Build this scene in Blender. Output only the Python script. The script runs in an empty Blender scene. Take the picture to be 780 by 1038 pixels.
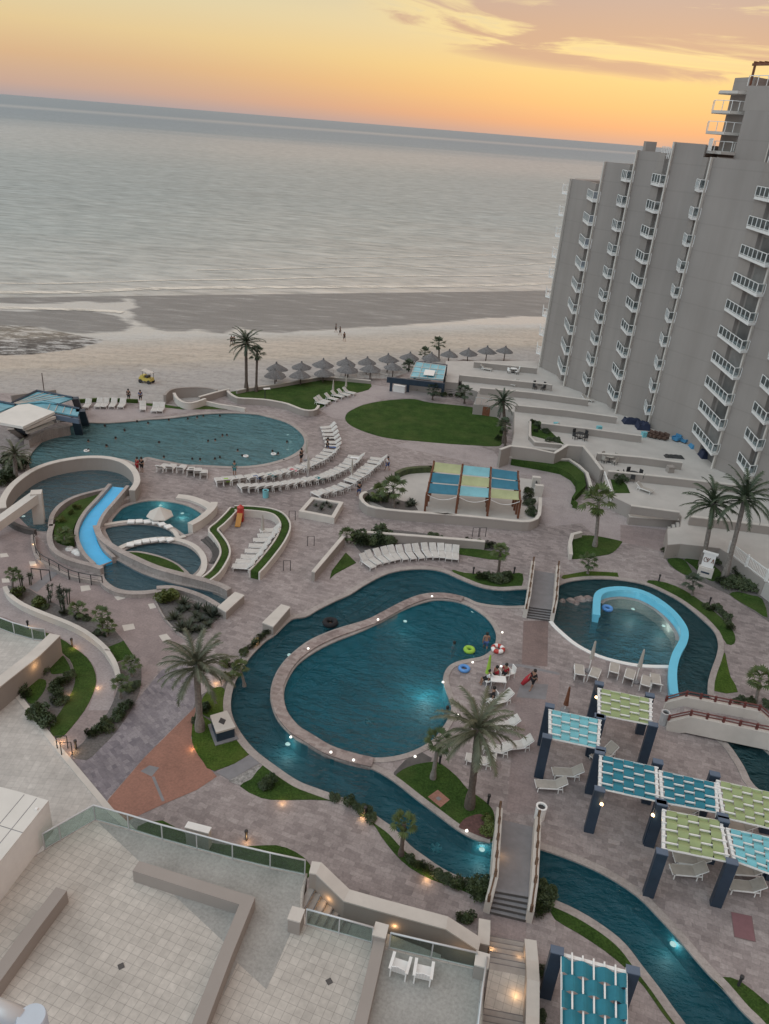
import bpy, math, random
from mathutils import Vector, Matrix
from mathutils.geometry import tessellate_polygon
random.seed(7)
scene = bpy.context.scene
col = scene.collection
# ------------------------------------------------------------------ camera model (solved from the photograph's horizon and building verticals)
F, CX, CY, H = 785.0, 390.0, 519.0, 35.0
_th = math.radians(4.66)
_d = Vector((-math.sin(_th)*1573, -math.cos(_th)*1573, -F))
_up = -_d.normalized()
_fw = Vector((0, 0, -1)); _Y = (_fw - _up*_fw.dot(_up)).normalized(); _X = _Y.cross(_up)
ROT = Matrix((_X, _Y, _up))                       # camera -> world
def ray(px, py): return ROT @ Vector((px-CX, -(py-CY), -F))
def G(px, py, z=0.0):
    r = ray(px, py); t = (z-H)/r.z
    return Vector((r.x*t, r.y*t, z))
def C(x0, y0, k, pts): return [(x0+a/k, y0+b/k) for a, b in pts]
def W(pts, z=0.0): return [G(a, b, z).xy for a, b in pts]
def proj(x, y, z):
    c = ROT.transposed() @ Vector((x, y, z-H)); return (CX-F*c.x/c.z, CY+F*c.y/c.z)
def ztop(base, py):                                # height at which the vertical through base reaches image row py
    lo, hi = -5.0, 60.0
    for _ in range(40):
        m = (lo+hi)/2
        if proj(base[0], base[1], m)[1] > py: lo = m
        else: hi = m
    return lo
cam = bpy.data.cameras.new('camera'); co = bpy.data.objects.new('camera', cam); col.objects.link(co)
M4 = ROT.to_4x4(); M4.translation = Vector((0, 0, H)); co.matrix_world = M4
cam.sensor_width = 36.0; cam.lens = F/1038*36.0; cam.clip_end = 60000; cam.clip_start = 0.1
scene.camera = co
# ------------------------------------------------------------------ helpers
def smooth(pts, n=6, closed=True):
    P = [Vector(p) for p in pts]; N = len(P); out = []
    for i in range(N if closed else N-1):
        if closed: a, b, c, d = P[i-1], P[i], P[(i+1) % N], P[(i+2) % N]
        else: a, b, c, d = P[max(i-1, 0)], P[i], P[i+1], P[min(i+2, N-1)]
        for j in range(n):
            t = j/n
            out.append(0.5*((2*b)+(c-a)*t+(2*a-5*b+4*c-d)*t*t+(3*b-a-3*c+d)*t**3))
    if not closed: out.append(P[-1])
    return out
def area(p): return sum(p[i-1][0]*p[i][1]-p[i][0]*p[i-1][1] for i in range(len(p)))/2
class MB:
    def __init__(s): s.v = []; s.f = []; s.m = []
    def add(s, vs, fs, mi=0):
        o = len(s.v); s.v += [tuple(v) for v in vs]; s.f += [tuple(i+o for i in f) for f in fs]; s.m += [mi]*len(fs); return s
    def box(s, c, size, rz=0.0, mi=0, tilt=None):
        hx, hy, hz = size[0]/2, size[1]/2, size[2]/2; R = Matrix.Rotation(rz, 3, 'Z')
        if tilt: R = R @ Matrix.Rotation(tilt[1], 3, tilt[0])
        vs = [Vector(c)+R @ Vector((x*hx, y*hy, z*hz)) for z in (-1, 1) for x, y in ((-1, -1), (1, -1), (1, 1), (-1, 1))]
        return s.add(vs, [(3, 2, 1, 0), (4, 5, 6, 7), (0, 1, 5, 4), (1, 2, 6, 5), (2, 3, 7, 6), (3, 0, 4, 7)], mi)
    def prism(s, poly, z0, z1, mi=0, bottom=True):
        p = [tuple(q[:2]) for q in poly]
        if area(p) < 0: p = p[::-1]
        n = len(p); a = (lambda i: z0[i]) if hasattr(z0, '__len__') else (lambda i: z0)
        tri = tessellate_polygon([[Vector((x, y, 0)) for x, y in p]])
        vs = [(x, y, z0) for x, y in p]+[(x, y, z1) for x, y in p]
        fs = [(i, (i+1) % n, n+(i+1) % n, n+i) for i in range(n)]
        for t in tri:
            A, B, D = (p[i] for i in t)
            if (B[0]-A[0])*(D[1]-A[1])-(B[1]-A[1])*(D[0]-A[0]) < 0: t = t[::-1]
            fs.append(tuple(n+i for i in t))
            if bottom: fs.append(tuple(i for i in t[::-1]))
        return s.add(vs, fs, mi)
    def sheet(s, poly, z, holes=(), mi=0):
        ps = [[tuple(q[:2]) for q in poly]]+[[tuple(q[:2]) for q in h] for h in holes]
        flat = [q for p in ps for q in p]
        tri = tessellate_polygon([[Vector((x, y, 0)) for x, y in p] for p in ps]); fs = []
        for t in tri:
            A, B, D = (flat[i] for i in t)
            if (B[0]-A[0])*(D[1]-A[1])-(B[1]-A[1])*(D[0]-A[0]) < 0: t = t[::-1]
            fs.append(tuple(t))
        return s.add([(x, y, z) for x, y in flat], fs, mi)
    def skirt(s, poly, z0, z1, flip=False, mi=0):
        n = len(poly); vs = [(q[0], q[1], z0) for q in poly]+[(q[0], q[1], z1) for q in poly]
        fs = [(i, (i+1) % n, n+(i+1) % n, n+i) for i in range(n)]
        if (area(poly) < 0) != flip: fs = [f[::-1] for f in fs]
        return s.add(vs, fs, mi)
    def ribbon(s, pts, w, z0, z1, closed=False, mi=0, shift=0.0):
        P = [Vector(p[:2]) for p in pts]; n = len(P); L = []; R_ = []
        zz0 = z0 if hasattr(z0, '__len__') else [z0]*n; zz1 = z1 if hasattr(z1, '__len__') else [z1]*n
        for i in range(n):
            a = P[i-1] if (i or closed) else P[i]; b = P[(i+1) % n] if (i < n-1 or closed) else P[i]
            d1 = (P[i]-a); d2 = (b-P[i])
            if d1.length < 1e-6: d1 = d2
            if d2.length < 1e-6: d2 = d1
            n1 = Vector((-d1.y, d1.x)).normalized(); n2 = Vector((-d2.y, d2.x)).normalized()
            m = n1+n2
            m = n1 if m.length < 1e-3 else m.normalized()
            k = 1/max(0.5, m.dot(n1))
            L.append(P[i]+m*(w/2+shift)*k); R_.append(P[i]-m*(w/2-shift)*k)
        vs = []
        for i in range(n): vs += [(*L[i], zz0[i]), (*R_[i], zz0[i]), (*R_[i], zz1[i]), (*L[i], zz1[i])]
        fs = []
        for i in range(n if closed else n-1):
            a = 4*i; b = 4*((i+1) % n)
            for q in range(4): fs.append((a+q, a+(q+1) % 4, b+(q+1) % 4, b+q))
        if not closed: fs += [(3, 2, 1, 0), (4*n-4, 4*n-3, 4*n-2, 4*n-1)]
        return s.add(vs, fs, mi)
    def tube(s, pts, r, n=6, mi=0):
        P = [Vector(p) for p in pts]; N = len(P); rr = r if hasattr(r, '__len__') else [r]*N; vs = []; up = None
        for i in range(N):
            d = (P[min(i+1, N-1)]-P[max(i-1, 0)]).normalized()
            if up is None: up = Vector((0, 0, 1)) if abs(d.z) < 0.9 else Vector((1, 0, 0))
            u = d.cross(up); u = u.normalized() if u.length > 1e-5 else d.orthogonal().normalized(); v = u.cross(d).normalized(); up = v
            for k in range(n):
                a = 2*math.pi*k/n; vs.append(P[i]+(u*math.cos(a)+v*math.sin(a))*rr[i])
        fs = [(i*n+k, i*n+(k+1) % n, (i+1)*n+(k+1) % n, (i+1)*n+k) for i in range(N-1) for k in range(n)]
        fs += [tuple(range(n))[::-1], tuple((N-1)*n+k for k in range(n))]
        return s.add(vs, fs, mi)
    def lathe(s, prof, c=(0, 0, 0), n=16, mi=0, jit=0.0):
        vs = []; m = len(prof)
        for k in range(n):
            a = 2*math.pi*k/n; j = 1+random.uniform(-jit, jit)
            for r, z in prof: vs.append((c[0]+r*j*math.cos(a), c[1]+r*j*math.sin(a), c[2]+z))
        fs = [(k*m+i, ((k+1) % n)*m+i, ((k+1) % n)*m+i+1, k*m+i+1) for k in range(n) for i in range(m-1)]
        return s.add(vs, fs, mi)
    def shift(s, d): s.v = [(a+d[0], b+d[1], c+d[2]) for a, b, c in s.v]; return s
    def mesh(s, name, mats, sm=False):
        me = bpy.data.meshes.new(name); me.from_pydata(s.v, [], s.f); me.validate()
        for m in (mats if isinstance(mats, (list, tuple)) else [mats]): me.materials.append(m)
        if isinstance(mats, (list, tuple)) and len(me.polygons) == len(s.m): me.polygons.foreach_set('material_index', s.m)
        if sm: me.polygons.foreach_set('use_smooth', [True]*len(me.polygons))
        me.update(); return me
    def build(s, name, mats, parent=None, off=None, sm=False):
        if off is not None: s.shift((-off[0], -off[1], -off[2]))
        o = bpy.data.objects.new(name, s.mesh(name, mats, sm)); col.objects.link(o)
        if parent is not None: o.parent = parent; KIDS.setdefault(parent.name, []).append(o)
        return o
def tag(o, label, cat, group=None):
    o['label'] = label; o['category'] = cat
    if group: o['group'] = group
    return o
def thing(name, label, cat, loc=(0, 0, 0), rz=0.0, group=None):
    o = bpy.data.objects.new(name, None); col.objects.link(o); o.location = loc; o.rotation_euler = (0, 0, rz); o.empty_display_size = 0.2
    return tag(o, label, cat, group)
def struct(name, mb, m, kind='structure', sm=False):
    o = mb.build(name, m, sm=sm); o['kind'] = kind; return o
def solo(name, mb, m, label, cat, group=None, sm=False):
    # one-mesh thing with its origin at its base
    xs = [v[0] for v in mb.v]; ys = [v[1] for v in mb.v]; zs = [v[2] for v in mb.v]
    c = ((min(xs)+max(xs))/2, (min(ys)+max(ys))/2, min(zs))
    o = mb.build(name, m, off=c, sm=sm); o.location = c; return tag(o, label, cat, group)
KIDS = {}
def dup(o, loc, rz=0.0, label=None, group=None, sc=None):
    c = o.copy(); col.objects.link(c); c.location = loc; c.rotation_euler = (0, 0, rz)
    if label: c['label'] = label
    if group: c['group'] = group
    if sc: c.scale = (sc, sc, sc) if not hasattr(sc, '__len__') else sc
    def rec(src, dst):
        for k in KIDS.get(src.name, []):
            d = k.copy(); col.objects.link(d); d.parent = dst; KIDS.setdefault(dst.name, []).append(d); rec(k, d)
    rec(o, c); return c
ORD = 'first second third fourth fifth sixth seventh eighth ninth tenth eleventh twelfth thirteenth fourteenth fifteenth sixteenth seventeenth eighteenth nineteenth twentieth'.split()+['twenty '+w for w in 'first second third fourth fifth sixth seventh eighth ninth'.split()]
# ------------------------------------------------------------------ materials
def lin(c): return tuple(((x/255)/12.92 if x/255 <= .04045 else ((x/255+.055)/1.055)**2.4) for x in c)
def nm(name):
    m = bpy.data.materials.new(name); m.use_nodes = True; nt = m.node_tree
    return m, nt, nt.nodes['Principled BSDF']
def node(nt, t, **kw):
    n = nt.nodes.new(t)
    for k, v in kw.items():
        if k in n.inputs: n.inputs[k].default_value = v
        else: setattr(n, k, v)
    return n
def mixc(nt, fac, a, b, blend='MIX'):
    n = nt.nodes.new('ShaderNodeMix'); n.data_type = 'RGBA'; n.blend_type = blend
    for sock, val in ((n.inputs[0], fac), (n.inputs[6], a), (n.inputs[7], b)):
        if hasattr(val, 'is_output') or hasattr(val, 'links'): nt.links.new(val, sock)
        elif hasattr(val, '__len__'): sock.default_value = (*val[:3], 1)
        else: sock.default_value = val
    return n.outputs[2]
def ramp(nt, src, stops, interp='LINEAR'):
    n = nt.nodes.new('ShaderNodeValToRGB'); e = n.color_ramp.elements; n.color_ramp.interpolation = interp
    while len(e) < len(stops): e.new(0.5)
    for el, (p, c) in zip(e, stops):
        el.position = p; el.color = (*c, 1) if hasattr(c, '__len__') else (c, c, c, 1)
    nt.links.new(src, n.inputs[0]); return n.outputs[0]
def pos(nt, scale=(1, 1, 1), rz=0.0, obj=False):
    if obj: s = node(nt, 'ShaderNodeTexCoord').outputs['Object']
    else: s = node(nt, 'ShaderNodeNewGeometry').outputs['Position']
    mp = nt.nodes.new('ShaderNodeMapping'); mp.inputs['Scale'].default_value = scale; mp.inputs['Rotation'].default_value = (0, 0, rz)
    nt.links.new(s, mp.inputs[0]); return mp.outputs[0]
def noise(nt, vec, scale, detail=3, rough=.55):
    n = node(nt, 'ShaderNodeTexNoise', Scale=scale, Detail=detail, Roughness=rough); nt.links.new(vec, n.inputs['Vector']); return n.outputs['Fac']
def bump(nt, bs, h, strength=.3, dist=.05):
    b = node(nt, 'ShaderNodeBump', Strength=strength, Distance=dist); nt.links.new(h, b.inputs['Height']); nt.links.new(b.outputs[0], bs.inputs['Normal'])
def plain(name, c, rough=.7, var=.18, scale=2.0, metal=0.0, bmp=.0, obj=False):
    m, nt, bs = nm(name); v = pos(nt, obj=obj); n = noise(nt, v, scale, 4, .6)
    d = tuple(x*(1-var) for x in c); l = tuple(min(1, x*(1+var)) for x in c)
    nt.links.new(ramp(nt, n, [(.3, d), (.7, l)]), bs.inputs['Base Color'])
    bs.inputs['Roughness'].default_value = rough; bs.inputs['Metallic'].default_value = metal
    if bmp: bump(nt, bs, noise(nt, v, scale*8, 3), bmp, .02)
    return m
def stone(name, cols, tile=0.55, rz=0.3, groove=.75, big=.12, spread=.5, bw=1.6):
    """stamped concrete: irregular coursed stones with different tints, large stains"""
    m, nt, bs = nm(name); v = pos(nt, rz=rz)
    nd = noise(nt, v, .9, 2); wob = nt.nodes.new('ShaderNodeVectorMath'); wob.operation = 'MULTIPLY_ADD'
    comb = nt.nodes.new('ShaderNodeCombineXYZ'); nt.links.new(nd, comb.inputs[0]); nt.links.new(noise(nt, v, 1.1, 2), comb.inputs[1])
    nt.links.new(comb.outputs[0], wob.inputs[0]); wob.inputs[1].default_value = (.35, .35, 0); nt.links.new(v, wob.inputs[2])
    br = node(nt, 'ShaderNodeTexBrick', **{'Scale': 1/tile, 'Mortar Size': .018, 'Mortar Smooth': .3, 'Bias': 0.0, 'Brick Width': bw, 'Row Height': .8})
    br.inputs['Color1'].default_value = (0, 0, 0, 1); br.inputs['Color2'].default_value = (1, 1, 1, 1); br.inputs['Mortar'].default_value = (.5, .5, .5, 1)
    br.offset = .37; br.squash = .7; br.squash_frequency = 3
    nt.links.new(wob.outputs[0], br.inputs['Vector'])
    n1 = noise(nt, v, big, 4, .6); n2 = noise(nt, v, 1.3, 4, .65)
    def math_(op, a, b):
        q = nt.nodes.new('ShaderNodeMath'); q.operation = op
        for i, x in enumerate((a, b)):
            if hasattr(x, 'links'): nt.links.new(x, q.inputs[i])
            else: q.inputs[i].default_value = x
        return q.outputs[0]
    f = math_('ADD', math_('MULTIPLY', br.outputs['Color'], spread*.4), math_('ADD', math_('MULTIPLY', n1, .75), math_('MULTIPLY', n2, .45)))
    f = math_('SUBTRACT', f, .3)
    c = ramp(nt, f, [(i/(len(cols)-1)*.8+.1, q) for i, q in enumerate(cols)])
    c = mixc(nt, br.outputs['Fac'], c, mixc(nt, 1.0, c, (groove, groove, groove), 'MULTIPLY'))
    n3 = noise(nt, v, 7, 3, .6); n4 = noise(nt, v, .33, 5, .7)
    c = mixc(nt, 1.0, c, ramp(nt, n4, [(.3, .78), (.48, 1.0), (.7, 1.1)]), 'MULTIPLY')
    c = mixc(nt, 1.0, c, ramp(nt, n3, [(.25, .8), (.75, 1.16)]), 'MULTIPLY')
    nt.links.new(c, bs.inputs['Base Color']); bs.inputs['Roughness'].default_value = .62
    bump(nt, bs, n2, .25, .03); return m
def tiles(name, c, size=.6, rz=.6, mortar=.75, var=.12, msize=.02):
    m, nt, bs = nm(name); v = pos(nt, rz=rz)
    br = node(nt, 'ShaderNodeTexBrick', **{'Scale': 1/size, 'Mortar Size': msize, 'Mortar Smooth': .4, 'Brick Width': 1.0, 'Row Height': 1.0}); br.offset = 0.0
    br.inputs['Color1'].default_value = (*[x*(1-var) for x in c], 1); br.inputs['Color2'].default_value = (*[x*(1+var) for x in c], 1); br.inputs['Mortar'].default_value = (*[x*mortar for x in c], 1)
    nt.links.new(v, br.inputs['Vector'])
    n = noise(nt, v, .35, 4, .65); n2 = noise(nt, v, 4, 3)
    o = mixc(nt, 1.0, br.outputs['Color'], ramp(nt, n, [(.3, .82), (.7, 1.12)]), 'MULTIPLY')
    o = mixc(nt, 1.0, o, ramp(nt, n2, [(.3, .9), (.7, 1.08)]), 'MULTIPLY')
    nt.links.new(o, bs.inputs['Base Color']); bs.inputs['Roughness'].default_value = .45; bump(nt, bs, br.outputs['Fac'], -.15, .01); return m
def grass(name, a, b, scale=1.0):
    m, nt, bs = nm(name); v = pos(nt); n = noise(nt, v, .7*scale, 5, .7); n2 = noise(nt, v, 9*scale, 3, .7)
    c = ramp(nt, n, [(.3, a), (.72, b)]); c = mixc(nt, 1.0, c, ramp(nt, n2, [(.3, .55), (.7, 1.35)]), 'MULTIPLY')
    n3 = noise(nt, v, .22*scale, 4, .65); c = mixc(nt, ramp(nt, n3, [(.48, 0.0), (.72, .55)]), c, tuple(x*y for x, y in zip(b, (1.5, 1.05, 1.5))))
    nt.links.new(c, bs.inputs['Base Color']); bs.inputs['Roughness'].default_value = .95; bs.inputs['Specular IOR Level'].default_value = .1; bump(nt, bs, n2, .8, .08); return m
def emit(name, c, s):
    m, nt, bs = nm(name); bs.inputs['Base Color'].default_value = (*c, 1); bs.inputs['Emission Color'].default_value = (*c, 1); bs.inputs['Emission Strength'].default_value = s; return m
def water(name, tint, scat, turb=.5, scale=1.0, strength=.35, rz=0.4, stretch=(1, 1.8, 1)):
    m, nt, bs = nm(name); nt.nodes.remove(bs); out = nt.nodes['Material Output']
    v = pos(nt, stretch, rz); n1 = noise(nt, v, .55*scale, 2, .5); n2 = noise(nt, v, 1.7*scale, 3, .6)
    a = nt.nodes.new('ShaderNodeMath'); a.operation = 'MULTIPLY_ADD'; nt.links.new(n2, a.inputs[0]); a.inputs[1].default_value = .45; nt.links.new(n1, a.inputs[2])
    b = node(nt, 'ShaderNodeBump', Strength=strength, Distance=1.3 if strength < .95 else 2.6); nt.links.new(a.outputs[0], b.inputs['Height'])
    fr = node(nt, 'ShaderNodeFresnel', IOR=1.33); nt.links.new(b.outputs[0], fr.inputs['Normal'])
    tr = nt.nodes.new('ShaderNodeBsdfTransparent'); tr.inputs[0].default_value = (*tint, 1)
    gl = nt.nodes.new('ShaderNodeBsdfGlossy'); gl.inputs['Roughness'].default_value = .06; nt.links.new(b.outputs[0], gl.inputs['Normal'])
    df = nt.nodes.new('ShaderNodeBsdfDiffuse'); nt.links.new(b.outputs[0], df.inputs['Normal'])          # light scattered back inside the water
    nt.links.new(ramp(nt, noise(nt, v, .25, 3), [(.3, tuple(x*.85 for x in scat)), (.7, tuple(x*1.15 for x in scat))]), df.inputs[0])
    m0 = nt.nodes.new('ShaderNodeMixShader'); m0.inputs[0].default_value = turb; nt.links.new(tr.outputs[0], m0.inputs[1]); nt.links.new(df.outputs[0], m0.inputs[2])
    mx = nt.nodes.new('ShaderNodeMixShader'); nt.links.new(fr.outputs[0], mx.inputs[0]); nt.links.new(m0.outputs[0], mx.inputs[1]); nt.links.new(gl.outputs[0], mx.inputs[2])
    nt.links.new(mx.outputs[0], out.inputs[0]); return m
def glass(name, tint=(.8, .9, .9), a=.12):
    m, nt, bs = nm(name); nt.nodes.remove(bs); out = nt.nodes['Material Output']
    tr = nt.nodes.new('ShaderNodeBsdfTransparent'); tr.inputs[0].default_value = (*tint, 1)
    gl = nt.nodes.new('ShaderNodeBsdfGlossy'); gl.inputs['Roughness'].default_value = .05
    mx = nt.nodes.new('ShaderNodeMixShader'); mx.inputs[0].default_value = a; nt.links.new(tr.outputs[0], mx.inputs[1]); nt.links.new(gl.outputs[0], mx.inputs[2]); nt.links.new(mx.outputs[0], out.inputs[0]); return m
def leafm(name, a, b, rough=.6):
    m, nt, bs = nm(name); v = pos(nt); n = noise(nt, v, 2.2, 3, .6)
    oi = node(nt, 'ShaderNodeObjectInfo')
    c = ramp(nt, n, [(.3, a), (.7, b)]); c = mixc(nt, oi.outputs['Random'], c, mixc(nt, 1.0, c, (1.25, 1.15, .9), 'MULTIPLY'))
    nt.links.new(c, bs.inputs['Base Color']); bs.inputs['Roughness'].default_value = rough; return m
M = {}
M['deck'] = stone('deck_stone', [(.15, .128, .126), (.25, .212, .207), (.33, .286, .277), (.425, .38, .366)], tile=.36, spread=.85, groove=.7)
M['pink'] = stone('pink_paving', [(.21, .17, .168), (.29, .235, .228), (.35, .29, .28)], tile=.7, groove=.86, spread=.45)
M['palepink'] = stone('pale_paving', [(.29, .25, .25), (.37, .325, .32), (.44, .39, .385)], tile=.8, groove=.92, spread=.2)
M['purple'] = stone('purple_paving', [(.10, .092, .11), (.19, .17, .19), (.26, .235, .25), (.34, .31, .32)], tile=.3, rz=.8, spread=.9, groove=.7)
M['terra'] = stone('terracotta_paving', [(.24, .12, .09), (.33, .16, .115), (.36, .20, .15)], tile=.6, groove=.92, spread=.2)
M['brick'] = stone('brick_paving', [(.14, .105, .10), (.20, .145, .135), (.24, .175, .16)], tile=.35, rz=.1, groove=.7, spread=.5)
M['greyconc'] = plain('grey_concrete', (.21, .205, .215), .7, .12, 1.5, bmp=.1)
M['tile'] = tiles('terrace_tile', (.49, .455, .412), .37, .32, .6, .07, .03)
M['tile2'] = tiles('terrace_tile_square', (.485, .46, .43), .42, .0, .76, .06, .025)
M['greytile'] = stone('terrace_grey', [(.29, .285, .265), (.36, .35, .33), (.41, .40, .375)], tile=.8, groove=.95, spread=.12, big=.4)
M['tfloor'] = plain('terrace_concrete', (.47, .44, .41), .75, .08, .5, bmp=.1)
M['wall'] = plain('painted_wall', (.315, .28, .255), .85, .05, .4)
m, nt, bs = nm('tower_wall'); v = pos(nt)
n = noise(nt, pos(nt, (.5, .5, .03)), 1.0, 4, .6); n_b = noise(nt, v, .12, 3)
c = ramp(nt, n, [(.3, (.275, .245, .224)), (.6, (.305, .272, .25)), (.8, (.315, .282, .26))]); c = mixc(nt, 1.0, c, ramp(nt, n_b, [(.3, .93), (.7, 1.06)]), 'MULTIPLY')
wv = node(nt, 'ShaderNodeTexWave', Scale=.1036); wv.bands_direction = 'Z'; nt.links.new(v, wv.inputs['Vector'])
c = mixc(nt, 1.0, c, ramp(nt, wv.outputs['Fac'], [(0, .93), (.012, 1.0)]), 'MULTIPLY')
nt.links.new(c, bs.inputs['Base Color']); bs.inputs['Roughness'].default_value = .85; M['wallb'] = m
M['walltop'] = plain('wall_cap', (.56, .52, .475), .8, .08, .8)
M['coping'] = stone('coping_stone', [(.27, .235, .22), (.36, .32, .30), (.43, .385, .36)], tile=.45, groove=.8)
M['ringstone'] = stone('ring_stone', [(.16, .12, .115), (.28, .225, .21), (.42, .37, .345)], tile=.3, groove=.8, spread=1.0)
M['white'] = plain('white_paint', (.78, .77, .75), .5, .04)
M['whiteroof'] = plain('white_roof', (.66, .64, .60), .6, .06, .5)
M['sling'] = plain('lounger_sling', (.53, .51, .48), .8, .1, 3)
M['slingtan'] = plain('tan_sling', (.40, .365, .325), .8, .1, 3)
M['navy'] = plain('navy_paint', (.022, .040, .066), .5, .2, 1)
M['navylight'] = plain('navy_cap', (.10, .135, .19), .6, .1, 1)
M['teal'] = plain('teal_fabric', (.018, .175, .235), .75, .14, 1.5)
M['aqua'] = plain('aqua_fabric', (.17, .45, .50), .75, .1, 1.5)
M['lime'] = plain('lime_fabric', (.29, .35, .165), .75, .1, 1.5)
M['sailblue'] = plain('sail_blue', (.04, .175, .25), .75, .12, 1.0)
M['sailaqua'] = plain('sail_aqua', (.21, .45, .50), .75, .1, 1.0)
M['saillime'] = plain('sail_lime', (.40, .42, .23), .75, .1, 1.0)
M['wood'] = plain('brown_wood', (.16, .06, .03), .7, .3, 4)
M['redrail'] = plain('red_rail', (.13, .035, .03), .6, .2, 4)
M['rope'] = plain('rope_post', (.13, .075, .045), .8, .3, 6)
M['grass'] = grass('lawn_grass', (.024, .054, .012), (.056, .102, .023))
M['grass2'] = grass('bright_lawn', (.04, .078, .012), (.078, .125, .024))
M['soil'] = plain('bed_gravel', (.125, .115, .11), .9, .3, 6, bmp=.4)
M['mulch'] = plain('red_mulch', (.11, .055, .05), .9, .35, 6, bmp=.4)
M['pebble'] = plain('pebbles', (.27, .26, .25), .8, .6, 5, bmp=.6)
M['bark'] = plain('palm_bark', (.21, .185, .165), .9, .3, 5, bmp=.6, obj=True)
M['barkdark'] = plain('palm_bark_dark', (.11, .085, .07), .9, .3, 5, bmp=.6, obj=True)
M['datepalm'] = leafm('date_fronds', (.055, .068, .048), (.125, .135, .10))
M['fanpalm'] = leafm('fan_fronds', (.03, .055, .017), (.075, .11, .033))
M['palmdark'] = leafm('dark_fronds', (.024, .042, .026), (.06, .085, .05))
M['shrub'] = leafm('shrub_leaves', (.018, .034, .014), (.055, .08, .03))
M['shrubl'] = leafm('light_shrub_leaves', (.05, .075, .012), (.105, .13, .03))
M['cactus'] = leafm('agave_leaves', (.02, .03, .02), (.055, .07, .05))
M['thatch'] = plain('palm_thatch', (.15, .145, .145), .95, .35, 5, bmp=.8)
M['metal'] = plain('brushed_metal', (.55, .56, .57), .45, .06, 3, metal=.35)
M['dark'] = plain('dark_metal', (.03, .03, .032), .5, .2, 3)
M['glass'] = glass('clear_glass', (.72, .82, .80), .10)
M['glassw'] = glass('balcony_glass', (.70, .76, .78), .16)
M['window'] = plain('dark_window', (.12, .115, .11), .35, .3, .5)
M['curtain'] = plain('door_curtain', (.21, .20, .19), .6, .2, 1)
M['slideblue'] = plain('slide_blue', (.06, .46, .82), .25, .06, 1)
M['rimblue'] = plain('rim_blue', (.15, .53, .72), .35, .06, 1)
M['poolfloor'] = plain('pool_floor', (.018, .17, .225), .6, .22, .6)
M['poolstep'] = plain('pool_step', (.03, .16, .20), .6, .15, .8)
M['kidfloor'] = plain('kid_pool_floor', (.10, .16, .20), .6, .15, .8)
M['riverfloor'] = plain('river_floor', (.016, .115, .15), .6, .25, .6)
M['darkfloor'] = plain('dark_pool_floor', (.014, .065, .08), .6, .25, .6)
M['bigfloor'] = plain('big_pool_floor', (.13, .33, .37), .6, .2, .5)
M['water'] = water('pool_water', (.6, .86, .90), (.018, .165, .225), .55, 1.5, .9)
M['river'] = water('river_water', (.6, .84, .88), (.016, .108, .145), .5, 1.4, .6)
M['darkteal'] = water('dark_teal_water', (.55, .8, .84), (.035, .105, .12), .5, 1.5, .7)  # own dark teal water colour of the right-hand pool
M['wavy'] = water('wavy_water', (.5, .74, .79), (.19, .37, .405), .82, 1.0, 1.0, .1, (1, 2.4, 1))
M['still'] = water('still_water', (.58, .76, .80), (.075, .145, .175), .6, 1.4, .45)
M['steps'] = plain('dark_steps', (.085, .078, .075), .8, .2, 2)
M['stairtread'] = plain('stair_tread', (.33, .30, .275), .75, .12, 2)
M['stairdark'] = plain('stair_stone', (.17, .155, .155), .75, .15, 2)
M['yellow'] = plain('yellow_plastic', (.55, .44, .10), .4, .08)
M['red'] = plain('red_plastic', (.45, .04, .03), .4, .1)
M['orange'] = plain('orange_wood', (.42, .19, .03), .5, .1)
M['blue'] = plain('blue_plastic', (.10, .28, .62), .4, .1)
M['navycloth'] = plain('navy_cloth', (.012, .02, .05), .8, .3, 2)
M['skin'] = plain('skin', (.30, .17, .115), .6, .1)
M['hair'] = plain('dark_hair', (.012, .010, .009), .6, .2)
for n_, c_ in (('cblack', (.012, .012, .015)), ('cred', (.35, .02, .03)), ('cteal', (.03, .18, .2)), ('cwhite', (.7, .7, .7)), ('cblue', (.05, .1, .25)), ('cpink', (.5, .18, .2)), ('cgreen', (.3, .5, .06))):
    M[n_] = plain('cloth_'+n_[1:], c_, .85, .15, 6)
M['lampwarm'] = emit('warm_lamp', (1.0, .62, .32), 5)
M['lampwhite'] = emit('white_lamp', (1.0, .97, .88), 1.3)
# ------------------------------------------------------------------ sky and light
world = bpy.data.worlds.new('World'); scene.world = world; world.use_nodes = True
nt = world.node_tree; bg = nt.nodes['Background']
SUN_AZ, SUN_EL = math.radians(16), math.radians(7)         # azimuth from +Y towards +X
sky = nt.nodes.new('ShaderNodeTexSky'); sky.sky_type = 'NISHITA'; sky.sun_disc = False; sky.sun_elevation = SUN_EL; sky.sun_rotation = SUN_AZ
def wm(op, a, b=None, c=None):
    q = nt.nodes.new('ShaderNodeMath'); q.operation = op
    for i, x in enumerate((a, b, c)):
        if x is None: continue
        if hasattr(x, 'links'): nt.links.new(x, q.inputs[i])
        else: q.inputs[i].default_value = x
    return q.outputs[0]
tc = nt.nodes.new('ShaderNodeTexCoord'); sx = nt.nodes.new('ShaderNodeSeparateXYZ'); nt.links.new(tc.outputs['Generated'], sx.inputs[0])
el = wm('MAXIMUM', sx.outputs[2], 0.0); az = wm('ARCTAN2', sx.outputs[0], sx.outputs[1])
UP = [(.26, (.68, .76, .80)), (.5, (1.22, 1.42, 1.53)), (1.0, (1.66, 1.94, 2.08))]
rl = ramp(nt, el, [(0, lin((178, 162, 160))), (.012, lin((200, 168, 150))), (.04, lin((218, 180, 140))), (.07, lin((228, 200, 150))), (.105, lin((224, 208, 168))), (.15, lin((208, 204, 182)))]+UP)
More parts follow.
